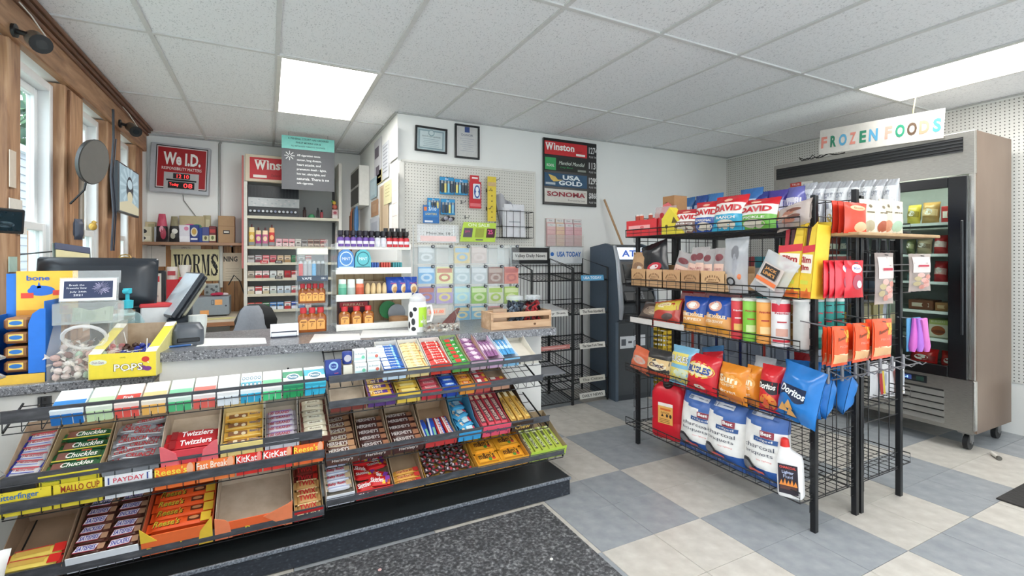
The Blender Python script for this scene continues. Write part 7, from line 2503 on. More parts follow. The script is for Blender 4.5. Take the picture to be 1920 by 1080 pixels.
# cigarette price board
p0, p1 = P(1017, 385, Y=YF_), P(1116, 392, Y=YF_)
zt_ = P(1017, 258, Y=YF_).z
zb_ = P(1066, 386, Y=YF_).z
W, H = p1.x - p0.x, zt_ - zb_
t = thing('price_board', 'tall black cigarette price board of four coloured panels on the far wall', 'sign', ((p0.x + p1.x) / 2, YF_, zb_))
b = B()
b.box(-W / 2, -.025, 0, W / 2, 0, H, b=.003)
obj('board', b, [m('#121214', .3)], t)
pw = W * .79
x_ = -W / 2 + .008 + pw / 2
for k, pr_ in enumerate(('1274', '1131', '1299', '$868')):
 zc_ = H * (.853 - .238 * k)
 ph = H * .2
 b = B()
 b.box(x_ - pw / 2, -.03, zc_ - ph / 2, x_ + pw / 2, -.025, zc_ + ph / 2)
 b.on((x_, -.0305, zc_), (1, 0, 0), (0, 0, 1))
 if k == 0:
  winston(b, -pw * .14, ph * .1, ph * .5, pw * .66, 1)
  b.rect(pw * .34, -ph * .34, pw * .22, ph * .16, 1)
  b.text('Select', pw * .3, ph * -.08, ph * .12, 2, w=pw * .14, shear=.3)
  ms = ['#c8242b', '#f2ece6', '#7a1519']
 elif k == 1:
  b.rect(-pw * .37, 0, pw * .25, ph * .92, 1)
  b.text('KOOL', -pw * .37, -ph * .12, ph * .2, 2, w=pw * .17, bold=.02, l=.0016)
  b.text('Menthol Mondial', pw * .13, ph * .12, ph * .28, 2, w=pw * .62, shear=.35)
  b.text('Crisp Blend', 0, -ph * .22, ph * .16, 1, w=pw * .3, shear=.3)
  b.rect(pw * .37, -ph * .36, pw * .2, ph * .16, 3)
  ms = ['#10160f', '#2f9a56', '#dfe6dc', '#8a8f86']
 elif k == 2:
  b.text('USA', pw * .12, ph * .22, ph * .36, 1, w=pw * .42, bold=.04)
  b.text('GOLD', pw * .1, -ph * .2, ph * .36, 1, w=pw * .56, bold=.04)
  b.pol([(-pw * .42, ph * .4), (-pw * .26, ph * .24), (-pw * .2, ph * .02), (-pw * .08, ph * .04), (-pw * .2, -ph * .1), (-pw * .3, -ph * .14), (-pw * .36, ph * .02)], 2)
  b.rect(-pw * .37, -ph * .3, pw * .22, ph * .16, 3)
  ms = ['#1f4a6a', '#dfe6ea', '#d6b45c', '#b3bcc2']
 else:
  b.text('SONOMA', 0, ph * .12, ph * .36, 1, w=pw * .9, bold=.035)
  for q in range(11):
   b.rect(-pw * .44 + pw * .088 * q, ph * (-.05 if q % 2 else .29), pw * .05, ph * .025, 1)
  b.text('Promoted for Less', pw * .24, -ph * .3, ph * .12, 2, w=pw * .4)
  ms = ['#cfcac2', '#8e1f30', '#4c4440']
 obj('panel', b, ms, t)
 b = B()
 b.on((W / 2 - .045, -.0255, zc_), (1, 0, 0), (0, 0, 1))
 b.text(pr_, 0, ph * .14, ph * .52, 0, w=W * .17, bold=.02)
 b.text('PLUS TAX', 0, -ph * .36, ph * .14, 0, w=W * .16)
 obj('price_digits', b, ['#d5d5d3'], t)
# pink slips holder
p0, p1 = P(1021, 461, Y=YF_), P(1090, 464, Y=YF_)
zt_, zb_ = P(1055, 408, Y=YF_).z, P(1055, 463, Y=YF_).z
W, H = p1.x - p0.x, zt_ - zb_
t = thing('slip_holder', 'clear wall holder of pink bet slips under the price board', 'slip holder', ((p0.x + p1.x) / 2, YF_, zb_))
b = B()
b.box(-W / 2, -.002, 0, W / 2, 0, H * .95)
b.box(-W / 2, -.04, 0, W / 2, 0, .003)
b.box(-W / 2 + .01, -.04, 0, W / 2, -.038, H * .4)
obj('holder', b, [clear('#f4f2f0', .18, .05)], t)
for k in range(4):
 x = -W * .36 + W * .24 * k
 for j in range(2):
  b = B()
  ww, hh = W * .22, H * (.95 if j else .78)
  b.box(x - ww / 2, -.012 - (.016 if not j else 0), .004, x + ww / 2, -.008 - (.016 if not j else 0), hh)
  b.on((x, -.0125 - (.016 if not j else 0), hh / 2), (1, 0, 0), (0, 0, 1))
  b.rect(0, hh * .43, ww * .96, hh * .12, 1)
  for q in range(4):
   b.rect(0, hh * (.22 - .18 * q), ww * .9, hh * .02, 2)
  b.text(('Bingo', 'Pick 3', 'Keno', 'Powerball')[k], 0, hh * .43, hh * .05, 3, mxw=ww * .8)
  obj('bet_slip', b, [('#dcb6b4', '#e0c0a6', '#d9b0b6', '#d6aaac')[k], '#dcdad8', '#c78f92', '#5a4c58'], t)
# pole
b = B()
q0, q1 = P(1133, 374, Y=3.9), P(1168, 462, Y=3.82)
b.tube([q0, q1 + (q1 - q0) * 1.2], .011, 8)
o = one('window_pole', 'long pale wooden pole leaning in the corner behind the cash machine', 'pole', b, ['#b08a64'], sm=True)
# newspaper racks
def news_rack(x0, x1, lab_, header, lips, depth=.40, yb=3.925, ztop=1.32, zf=1.22):
 t = thing('newspaper_rack', lab_, 'newspaper rack', ((x0 + x1) / 2, yb - depth / 2, 0))
 W = x1 - x0
 hx, yf, yk = W / 2, -depth / 2, depth / 2
 for s_ in (-1, 1):
  b = B()
  b.tube([(s_ * hx, yf, 0), (s_ * hx, yf, zf), (s_ * hx, yk, ztop), (s_ * hx, yk, 0)], .009, 7)
  obj('side_frame', b, [BLK], t)
 b = B()
 for k in range(13):
  x = -hx + W * k / 12
  b.tube([(x, yk - .006, .12), (x, yk - .006, ztop - .06)], .0025, 4)
 for z in (.15, .5, .9, ztop - .07):
  b.tube([(-hx, yk - .006, z), (hx, yk - .006, z)], .004, 5)
 obj('back_wires', b, [BLK], t)['kind'] = 'stuff'
 for z in lips:
  b = B()
  b.tube([(-hx, yf - .01, z), (hx, yf - .01, z)], .006, 6)
  b.tube([(-hx, yk, z + .05), (hx, yk, z + .05)], .006, 6)
  for k in range(11):
   x = -hx + W * (k + .5) / 11
   b.tube([(x, yf - .01, z + .02), (x, yf - .005, z - .005), (x, yk, z + .045)], .0022, 4)
  b.tube([(-hx, yf, z), (-hx, yk, z + .05)], .005, 5)
  b.tube([(hx, yf, z), (hx, yk, z + .05)], .005, 5)
  obj('wire_tray', b, [BLK], t)
 b = B()
 b.box(-hx, yk - .006, ztop - .05, hx, yk, ztop + header[0])
 b.on((0, yk - .0065, ztop + header[0] / 2 - .02), (1, 0, 0), (0, 0, 1))
 if header[1] == 'white':
  b.text('USA TODAY', .03, .0, .05, 1, w=W * .74, bold=.03)
  b.ell(-hx * .86, 0, .02, .02, 1)
  obj('header_card', b, ['#d5d8da', '#2464b0'], t)
 else:
  b.rect(.0, -.01, W * .9, .07, 1)
  b.text('Valley Daily News', .0, -.01, .04, 0, w=W * .8, bold=.015, l=.0016)
  obj('header_card', b, ['#131417', '#d6d4cf'], t)
 return t, hx, yf
def lip_card(x, y, z, W, s_, c, tc_, lb, **k):
 b = B()
 b.box(-W / 2, -.003, -.025, W / 2, 0, .025)
 b.on((0, -.0034, 0), (1, 0, 0), (0, 0, 1))
 b.text(s_, 0, 0, .024, 1, w=W * .8, bold=k.get('bold', .015))
 one('title_card', lb, 'title card', b, [c, tc_], (x, y, z), (R(-12), R(k.get('t', 0)), 0))
ZS = (P(1110, 521, Y=3.5).z, P(1110, 584, Y=3.5).z, P(1110, 648, Y=3.5).z, P(1110, 711, Y=3.5).z, P(1110, 741, Y=3.5).z)
t, hx, yf = news_rack(2.405, 2.785, 'black wire newspaper rack with a white header, next to the cash machine', (.12, 'white'), [z - .02 for z in ZS], ztop=1.30, zf=1.215)
for z, s_, c, tc_, lb, tl in zip(ZS, ('USA TODAY', 'The Post-Standard', 'The New York Times', 'The Citizen', 'DAILY NEWS'), ('#4f9cc8', '#cfccc4', '#d3d0c9', '#b9b6ab', '#c5c3bc'), ('#eaf2f6', '#2e2c2a', '#2e2c2a', '#55524c', '#24221f'), ('blue newspaper title card at the top of the right rack', 'pale newspaper title card, second from the top of the right rack', 'pale newspaper title card, middle of the right rack', 'greyish newspaper title card, second lowest of the right rack', 'lowest newspaper title card of the right rack, bold letters'), (0, 0, 0, 0, 0)):
 lip_card(2.605, 3.512, z, .28 if s_ != 'USA TODAY' else .25, s_, c, tc_, lb)
t, hx, yf = news_rack(1.985, 2.395, 'black wire newspaper rack with a black header, behind the counter end', (.10, 'black'), [z - .02 for z in ZS[:3]] + [ZS[2] - .14, ZS[3] + .05, ZS[3] - .06, ZS[4] - .03], ztop=1.30, zf=1.2)
lip_card(2.19, 3.512, P(1052, 588, Y=3.5).z, .3, 'Daily Sun', '#d9d7d1', '#3a3835', 'white title card on the left rack beside the pine crate')
b = B()
b.box(-.16, -.004, -.018, .16, 0, .018)
b.on((0, -.0044, 0), (1, 0, 0), (0, 0, 1))
b.rect(0, 0, .24, .01, 1)
one('title_card', 'narrow pinkish red title strip low on the left rack', 'title card', b, ['#c07a74', '#dcb0a8'], (2.2, 3.512, P(1036, 653, Y=3.5).z))
b = B()
b.box(-.17, -.15, 0, .17, .15, .018, b=.004)
one('newspaper_stack', 'grey stack of newspapers on the lower shelf of the left rack', 'newspapers', b, [m('#9c9da2', .8)], (2.19, 3.72, ZS[3] + .075), (R(7), 0, 0))
b = B()
b.box(-.15, -.17, 0, .17, .13, .02, b=.004)
one('newspaper_stack', 'pale stack of newspapers on the second shelf of the left rack', 'newspapers', b, [m('#b9babb', .8)], (2.19, 3.72, ZS[1] + .018), (R(7), 0, 0))
# cash machine
t = thing('cash_machine', 'dark grey free-standing cash machine with a lit blue-white top sign', 'cash machine', (2.80, 3.40, 0), R(-5))
W, D = .42, .47
prof = [(0.04, 0), (D, 0), (D, 1.40), (.20, 1.43), (.12, 1.40), (.0, .86), (.0, .80), (.04, .74)]
b = B()
b.ext(prof, .012, W - .012)
b.v = [V((v_.z, v_.x, v_.y)) for v_ in b.v]
obj('cabinet', b, [m('#2c3036', .4)], t)
for x0_, x1_ in ((0, .03), (W - .03, W)):
 b = B()
 b.ext([(.03, 0), (D, 0), (D, 1.41), (.20, 1.44), (.08, 1.41), (.03, 1.30), (-.015, 1.0), (-.03, .86), (-.02, .74), (.03, .72)], x0_, x1_)
 b.v = [V((v_.z, v_.x, v_.y)) for v_ in b.v]
 obj('side_panel', b, [m('#4d5a68', .4, .2)], t)
 b = B()
 pts = [(x0_ + .015, .07, 1.415), (x0_ + .015, .02, 1.28), (x0_ + .015, -.022, 1.0), (x0_ + .015, -.038, .86), (x0_ + .015, -.028, .75)]
 b.tube(pts, [.016, .02, .024, .024, .016], 8)
 obj('silver_edge', b, [m('#a9adb3', .3, .5)], t, sm=True)
b = B()
b.box(.03, .065, 1.29, W - .03, .09, 1.40, 0)
b.on((W / 2, .0645, 1.345), (1, 0, 0), (0, 0, 1))
b.text('ATM', 0, 0, .06, 1, w=.24, bold=.03)
obj('top_sign', b, [glow('#d7e6f6', 1.3), glow('#1f4fae', .8)], t)
b = B()
b.M = Matrix.Translation((W / 2, .04, 1.17)) @ Matrix.Rotation(R(-16), 4, 'X')
b.box(-.15, -.008, -.1, .15, .01, .1, 0)
b.box(-.12, -.012, -.075, .12, -.006, .075, 1)
obj('screen', b, [m('#17191c', .4), m('#0d1014', .08)], t)
b = B()
b.M = Matrix.Translation((W / 2, -.02, .95)) @ Matrix.Rotation(R(-30), 4, 'X')
b.box(-.16, -.02, -.05, .16, .04, .05, 0, b=.01)
for i in range(4):
 for j in range(3):
  b.box(-.04 + .03 * j, -.026, -.035 + .02 * i, -.018 + .03 * j, -.018, -.021 + .02 * i, 1)
obj('keypad', b, [m('#1b1d21', .35), '#77797c'], t)
b = B()
b.box(.03, .036, .05, W - .03, .042, .7, 0)
b.on((.13, .0355, .50), (1, 0, 0), (0, 0, 1))
b.rect(.0, .03, .16, .11, 1)
b.rect(.14, .04, .12, .1, 1)
b.rect(-.04, .03, .05, .06, 2, l=.0014)
b.rect(.03, .03, .04, .02, 2, l=.0014)
obj('front_door', b, [m('#3a3e42', .45), '#c2c6cb', '#50545c'], t)
# stacked yellow baskets between the cash machine and the rack
q = P(1240, 640, Y=3.55)
for k in range(3):
 t = thing('hand_basket', f'yellow slotted hand basket right of the cash machine, {("bottom", "middle", "top")[k]} of the stack', 'basket', (q.x, 3.55, .002 + .2 * k))
 b = B()
 b.box(-.1, -.12, 0, .1, .12, .006)
 for zz in (.03, .075, .12, .165):
  for y in (-.12, .115):
   b.box(-.1, y, zz, .1, y + .005, zz + .022)
  for x in (-.1, .095):
   b.box(x, -.12, zz, x + .005, .12, zz + .022)
 for i in range(6):
  x = -.1 + .039 * i
  b.box(x, -.121, 0, x + .006, -.114, .19)
  b.box(x, .114, 0, x + .006, .121, .19)
 b.box(-.105, -.125, .18, .105, -.115, .195)
 b.box(-.105, .115, .18, .105, .125, .195)
 b.box(-.105, -.125, .18, -.095, .125, .195)
 b.box(.095, -.125, .18, .105, .125, .195)
 obj('lattice', b, [m('#d9b52f', .45)], t)['kind'] = 'stuff'
# =============================== SNACK RACK ========================================
GX0, GXC, GX1, GY0, GY1 = 2.31, 2.675, 3.08, 1.37, 2.585
BW_ = m('#1c1c1e', .4)
rk = thing('snack_rack', 'black wire two-sided snack rack in the middle of the shop', 'rack', (0, 0, 0))
for x, h in ((GX0, 1.60), (GXC - .022, 1.65), (GXC + .022, 1.62), (GX1, 1.60)):
 for y in (GY0, GY1):
  b = B()
  b.box(x - .013, y - .013, .0, x + .013, y + .013, h, b=.002)
  p_ = obj('post', b, [m('#1f2023', .35, .3)], rk)
  if y == GY0 or x == GX0:
   b = B()
   for k in range(18):
    z = .1 + k * .082
    s_ = -1 if x < GXC else 1
    b.tube([(x + s_ * .012, y, z), (x + s_ * .035, y, z), (x + s_ * .035, y, z + .05), (x + s_ * .012, y, z + .05)], .0022, 4)
   obj('slot_loops', b, [BW_], p_)['kind'] = 'stuff'
LV = [.16, .53, .865, 1.11, 1.445]
DEPTH = {.16: 2.2, .53: 2.2, .865: 2.2, 1.11: 2.2, 1.445: 2.2}
def wire_shelf(xf_, xb_, z, nm='wire_shelf', y0=GY0, y1=GY1):
 """a basket shelf of welded wire with a raised front rail"""
 o_ = link(nm, None, rk)
 b = B()
 h = .048
 b.tube([(xf_, y0, z), (xf_, y1, z), (xf_, y1, z + h), (xf_, y0, z + h)], .0034, 6, closed=True)
 b.tube([(xf_, y0, z), (xb_, y0, z), (xb_, y1, z), (xf_, y1, z)], .0034, 6)
 obj('rim', b, [BW_], o_)
 b = B()
 n = 9
 for k in range(1, n):
  x = xf_ + (xb_ - xf_) * k / n
  b.tube([(x, y0, z), (x, y1, z)], .0019, 4)
 n = 16
 for k in range(1, n):
  y = y0 + (y1 - y0) * k / n
  b.tube([(xb_, y, z - .003), (xf_, y, z - .003), (xf_, y, z + h)], .0019, 4)
 b.tube([(xf_, y0, z + h * .5), (xf_, y1, z + h * .5)], .0019, 4)
 obj('wire_mesh', b, [BW_], o_)['kind'] = 'stuff'
 return o_
for z in LV:
 wire_shelf(DEPTH[z], GXC - .03, z)
 wire_shelf(3.2, GXC + .03, z)
b = B()
for k in range(15):
 y = GY0 + .04 + (GY1 - GY0 - .08) * k / 14
 b.tube([(GXC, y, .12), (GXC, y, 1.6)], .002, 4)
for z in (.12, .4, .7, .98, 1.28, 1.6):
 b.tube([(GXC, GY0, z), (GXC, GY1, z)], .0028, 5)
obj('centre_grid', b, [BW_], rk)['kind'] = 'stuff'
for y in (GY0, GY1):
 for xa, xb in ((GX0, GXC), (GXC, GX1)):
  pn = link('end_panel', None, rk)
  for k in (1, 2, 3):
   x = xa + (xb - xa) * k / 4
   b = B()
   b.tube([(x, y, .15), (x, y, 1.58)], .0028, 5)
   obj('upright_wire', b, [BW_], pn)
  for z in (.15, .24, .45, .74, .83, .91, 1.0, 1.07, 1.14, 1.2, 1.26, 1.34, 1.42, 1.5, 1.58):
   b = B()
   b.tube([(xa, y, z), (xb, y, z)], .0026, 5)
   obj('cross_wire', b, [BW_], pn)
GREYW = m('#77767a', .35, .6)
for z, xa, xb in ((1.265, 2.30, 3.14), (1.235, 2.30, 3.14), (.735, 2.33, 3.14), (.765, 2.36, 3.14)):
 b = B()
 b.tube([(xa, GY0 - .02 - (.05 if z in (1.235, .735) else 0), z), (xb, GY0 - .02 - (.05 if z in (1.235, .735) else 0), z)], .0036, 6)
 obj('hook_bar', b, [GREYW], rk)
for k in range(7):
 x = 2.38 + .115 * k
 b = B()
 b.tube([(x, GY0 - .02, .765), (x, GY0 - .11, .74), (x, GY0 - .125, .755)], .003, 5)
 b.box(x - .008, GY0 - .03, .70, x + .008, GY0 - .018, .78, b=.003)
 obj('empty_hook', b, [m('#8d8c90', .4, .3)], rk)
b = B()
b.box(2.36, 1.2, 1.405, 3.11, 1.362, 1.42, b=.003)
obj('card_ledge', b, [ramp('ledge', [(.3, '#a88963'), (.7, '#b99a74')], 14, .7)], rk)
for u0, u1, z, v in ((1182, 1222, .865, 604), (1226, 1282, .865, 620)):
 y1, y0 = P(u0, v, X=2.19).y, P(u1, v, X=2.19).y
 b = B()
 b.box(2.188, y0, z + .005, 2.191, y1, z + .04)
 obj('price_strip', b, ['#cfc9c4'], rk)
def sb_(nm, lb, cat, u0, v0, u1, v1, xp, z, mats, prints=None, d=.07, yaw=0., lean=-6., roll=0., zone=None, seed=0, group=None, kw=None, z1=None):
 """a bag on a shelf facing the aisle; size read at the plane x = xp"""
 ya, yb = P(u0, v1, X=xp).y, P(u1, v1, X=xp).y
 w_ = abs(ya - yb)
 um = (u0 + u1) / 2
 zt_ = P(um, v0, X=xp).z
 h_ = (z1 or zt_) - z
 b = Bag(w_ * 1.04, max(h_, .06) * 1.02, d, zone or (lambda x, y: 0), seed, **(kw or {}))
 if prints:
  prints(b)
 return bagthing(nm, lb, cat, b, mats, (xp, (ya + yb) / 2, z + .002), (R(lean), R(roll), R(-90 + yaw)), group)
# --- top shelf -----------------------------------------------------------------------------
S1 = LV[4]
y0, y1 = P(1245, 445, X=2.3).y, P(1187, 445, X=2.3).y
t = thing('red_candy_carton', 'red display carton with a tall peaked back, far end of the top shelf', 'display carton', (2.24, (y0 + y1) / 2, S1 + .003), R(-90))
W = y1 - y0
b = B()
for q in ((-W / 2, 0, 0, W / 2, .003, .11), (-W / 2, 0, 0, -W / 2 + .003, .2, .11), (W / 2 - .003, 0, 0, W / 2, .2, .11), (-W / 2, .197, 0, W / 2, .2, .14), (-W / 2, 0, 0, W / 2, .2, .003)):
 b.box(*q)
b.ext([(-.02, .1), (.1, .1), (.09, .2), (.05, .235), (.0, .22)], -.2, -.196, 1)
k0 = len(b.v) - 10
b.v[k0:] = [V((v_.x, -v_.z, v_.y)) for v_ in b.v[k0:]]
b.on((-.02, -.0005, .06), (1, 0, 0), (0, 0, 1))
b.rect(0, 0, W * .7, .03, 2)
b.ell(W * .1, .0, .02, .01, 1, l=.0012)
obj('carton', b, ['#d8333a', '#e36a6e', '#f0a8a6'], t)
for k in range(4):
 b = B()
 b.loft([(0, .017, .008, 3, 0), (.14, .017, .008, 3, 0), (.15, .012, .005, 2, 1)], 10)
 one('jerky_stick', f'orange-red jerky stick standing in the red carton, {ORD[k]} from left', 'jerky stick', b, [('#b3422c', '#c9563a')[k % 2], '#e9dcd4'], (2.30, P(1196 + 12 * k, 430, X=2.3).y, S1 + .008), (R(10 if k == 1 else 0), 0, R(-90)), sm=True)
sb_('candy_bag', 'clear bag of red candy next to the red carton on the top shelf', 'candy bag', 1226, 388, 1264, 445, 2.28, S1, [clear('#e6d6d6', .35, .1), '#b3262c', '#8c1a20'], lambda b: (b.blob(-.1, .35, .18, .25, 1), b.blob(.2, .3, .16, .2, 2), b.blob(.05, .65, .12, .1, 1)), seed=3)
y0, y1 = P(1277, 400, X=2.5).y, P(1248, 400, X=2.5).y
b = B()
b.box(-.05, 0, 0, .06, .12, .28, b=.003)
b.box(-.02, -.001, .2, .0, .0, .24, 1)
one('kraft_carton', 'tall plain brown carton at the back of the top shelf', 'carton', b, ['#a87a4c', '#6d4a2a'], (2.45, (y0 + y1) / 2, S1 + .003), R(-90))
y0, y1 = P(1282, 440, X=2.24).y, P(1244, 440, X=2.24).y
W = y1 - y0
b = B()
b.ext([(-W / 2, 0), (W / 2, 0), (W / 2, .06), (-W * .1, .17), (-W / 2, .1)], 0, .06)
b.v = [V((v_.x, v_.z, v_.y)) for v_ in b.v]
b.on((0, -.0006, .05), (1, 0, 0), (0, 0, 1))
b.ell(-W * .25, .0, .012, .012, 1)
b.pol([(0, .02), (W * .3, .02), (W * .1, .06)], 1)
b.text('!!', W * .2, -.01, .03, 1, w=.02)
one('yellow_wedge_box', 'yellow wedge-shaped candy box left of the seed bags', 'candy box', b, ['#e3cf3c', '#5a4a14'], (2.225, (y0 + y1) / 2, S1 + .003), R(-90))
def david(c, lo, tx):
 def f(b):
  b.word('DAVID', .0, .6, .18, 1, .86, bold=.045)
  b.blob(0, .83, .13, .05, 3, l=.0016)
  b.word(tx, .0, .34, .08, 2, .6, bold=.02)
  b.blob(0, .16, .3, .12, 4)
 return f
for k, (u0, v0, u1, c, tx, ds, yw) in enumerate(((1264, 392, 1312, '#7a5a52', 'BBQ', 'brown', 8), (1301, 377, 1347, '#2b4f9a', 'ORIGINAL', 'dark blue', 6), (1336, 366, 1394, '#2f9cc0', 'RANCH', 'turquoise', 2), (1383, 372, 1456, '#6fae4a', 'PICKLE', 'green', -4))):
 sb_('seed_bag', f'red and white sunflower seed bag with a {ds} lower half on the top shelf', 'seed bag', u0, v0, u1, 445, 2.25 + .012 * (k % 2), S1, [m(c, .3), m('#bf1c28', .3), m('#e6e1dc', .35), '#e8b49a', '#d7cdbd'], david(c, 0, tx), d=.08, yaw=yw, lean=-14, seed=k, zone=lambda x, y: 1 if y > .76 else 2 if y > .44 else 0)
for k, (u0, v0, u1, c, c2) in enumerate(((1278, 372, 1300, '#3a6aa0', '#c9d6e2'), (1302, 368, 1325, '#2d4f94', '#b6c6de'), (1326, 364, 1352, '#3f78b4', '#d3dfe9'), (1384, 355, 1428, '#3a6fb0', '#bcd0e4'), (1405, 362, 1440, '#35408c', '#d8d8ea'), (1440, 358, 1475, '#4a3f94', '#cfcde4'), (1474, 352, 1506, '#6a6ab0', '#e2e0ee'))):
 sb_('chip_bag', f"{('steel blue', 'navy', 'mid blue', 'bright blue', 'indigo', 'violet', 'pale violet')[k]} snack bag behind the seed bags on the top shelf", 'snack bag', u0, v0, u1, 440, 2.80, S1, [m(c, .25), c2, '#c98a4a'], lambda b: (b.band(.5, .75, 1, wave=.03), b.blob(.15, .4, .2, .12, 2), b.word('Utz', 0, .62, .1, 0, .5)), d=.1, yaw=5 * (k % 3 - 1), lean=-4, seed=20 + k, group='blue bags behind the seed bags')
sb_('nut_bag', 'clear bag of pinkish nuts leaning at the near end of the top shelf', 'snack bag', 1452, 378, 1524, 432, 2.26, S1, [clear('#d9cbc2', .45, .15), '#a9705c', '#6e4438', '#c9a493'], lambda b: [b.blob(.2 * math.sin(k * 2.1), .2 + .09 * k, .2, .08, 1 + k % 3) for k in range(5)], d=.08, yaw=-12, lean=-20, roll=-12, seed=8)
for k in range(8):
 u0 = 1502 + 22 * k
 sb_('silver_bag', f'silver and white foil bag on the far side top shelf, {ORD[k]} from the far end', 'snack bag', u0, 345 - k * 1.0, u0 + 27, 440, 2.95, S1, [m('#c3c5ca', .25, .3), '#e4e6e8', '#9aa0ac', '#c9b06a'], lambda b: (b.band(.56, .86, 1), b.word('LAY', 0, .72, .1, 2, .5), b.blob(0, .3, .3, .16, 1), b.blob(.1, .28, .16, .08, 3, l=.0014)), d=.1, yaw=4 * (k % 3 - 1), lean=-4, seed=40 + k, group='silver bags on the far side')
# --- second shelf: display cartons of jerky ---------------------------------------------------
S2 = LV[3]
us_ = [1184, 1212, 1243, 1277, 1314, 1361]
for k in range(5):
 y1, y0 = P(us_[k], 540, X=2.22).y, P(us_[k + 1], 540, X=2.22).y
 W = (y1 - y0) * .97
 t = thing('jerky_carton', f'low kraft display carton on the second shelf, {ORD[k]} from the far end', 'display carton', (2.215, (y0 + y1) / 2, S2 + .004), R(-90), 'kraft jerky cartons on the second shelf')
 b = B()
 for q in ((-W / 2, 0, 0, W / 2, .003, .115), (-W / 2, 0, 0, -W / 2 + .003, .25, .1), (W / 2 - .003, 0, 0, W / 2, .25, .1), (-W / 2, .247, 0, W / 2, .25, .14), (-W / 2, 0, 0, W / 2, .25, .003)):
  b.box(*q)
 obj('carton', b, [m(('#c0976c', '#cda37a', '#c0956c', '#b58b64', '#d0a87c')[k], .75)], t)
 b = B()
 b.on((0, -.0006, .06), (1, 0, 0), (0, 0, 1))
 for j in range(9):
  a_ = math.pi * (j + .5) / 9
  b.rect(W * .3 * math.cos(a_), .026 * math.sin(a_), .006, .012, 0)
 b.rect(0, -.008, W * .5, .005, 0)
 b.text('JERKY', 0, .004, .012, 0, w=W * .36)
 obj('print', b, ['#7a5636'], t)
sb_('kraft_bag', 'brown paper snack bag with a clear window, far end of the second shelf', 'snack bag', 1184, 474, 1216, 520, 2.27, S2 + .05, [m('#b9936c', .7), '#8d6b52', '#d9cdc0'], lambda b: (b.blob(0, .4, .34, .2, 1), b.blob(.1, .36, .16, .1, 2, l=.0014)), d=.06, lean=-8, seed=2)
sb_('jerky_bag', 'black jerky bag with a red burst leaning on the second shelf', 'snack bag', 1207, 455, 1256, 520, 2.27, S2 + .05, [m('#26262a', .25), '#c22a3a', '#e9dcda'], lambda b: (b.blob(.1, .3, .26, .12, 1), b.blob(.1, .3, .16, .06, 2, l=.0014)), d=.07, roll=-14, lean=-8, seed=5)
for k, (u0, v0, u1, rl) in enumerate(((1257, 474, 1290, 16), (1284, 466, 1308, 10), (1300, 464, 1325, 0), (1318, 468, 1342, -4), (1336, 466, 1362, 0))):
 def f(b, k=k):
  b.blob(.0, .72, .3, .1, 1)
  b.band(.12, .55, 2, -.36, .36)
  b.word('TURKEY', 0, .4, .06, 3, .5, rot=0)
  b.rect(0, b.h * .3, b.w * .4, b.h * .03, 3, l=.0026)
 sb_('jerky_pouch', f'clear jerky pouch with a pink label on the second shelf, {ORD[k]} from the far end', 'snack bag', u0, v0, u1, 520, 2.26, S2 + .04, [clear('#e2dcdc', .4, .12), '#7a3a40', '#dfb9a8', '#a8505c'], f, d=.05, roll=rl, lean=-8, seed=60 + k, group='clear jerky pouches')
sb_('utensil_bag', 'clear crinkled bag of grey items with a round black emblem, second shelf', 'snack bag', 1358, 447, 1402, 545, 2.25, S2, [clear('#e4e6ea', .42, .12), '#77777c', '#26262a', '#9a9aa0', '#d5774a'], lambda b: (b.blob(.12, .7, .16, .14, 1), b.blob(.1, .5, .1, .2, 3), b.blob(-.08, .2, .2, .08, 2), b.blob(-.08, .2, .12, .05, 0, l=.0014), b.blob(.3, .28, .07, .05, 4)), d=.07, roll=-3, seed=9)
def bj(b):
 b.pol([(-.3 * b.w, .25 * b.h), (.34 * b.w, .25 * b.h), (.34 * b.w, .75 * b.h), (-.3 * b.w, .75 * b.h)], 1, l=.012)
 b.on((0, -b.d / 2 - .013, b.h * .5), (1, 0, 0), (0, 0, 1))
 b.rect(0, b.h * .08, b.w * .46, b.h * .28, 2)
 b.text('JACK', 0, b.h * .13, b.h * .08, 3, w=b.w * .36, bold=.03, l=.002)
 b.text("LINK'S", 0, b.h * .03, b.h * .08, 3, w=b.w * .36, bold=.03, l=.002)
 b.rect(0, -b.h * .15, b.w * .62, b.h * .09, 4, l=.001)
sb_('meat_snack_bag', 'tilted clear bag with a black and orange label on the second shelf', 'snack bag', 1400, 476, 1466, 560, 2.22, S2 + .0, [clear('#e3e4e6', .5, .12), '#d3c5bd', '#2b2626', '#e0a05a', '#e8743a'], bj, d=.05, roll=24, lean=-10, yaw=-8, seed=12)
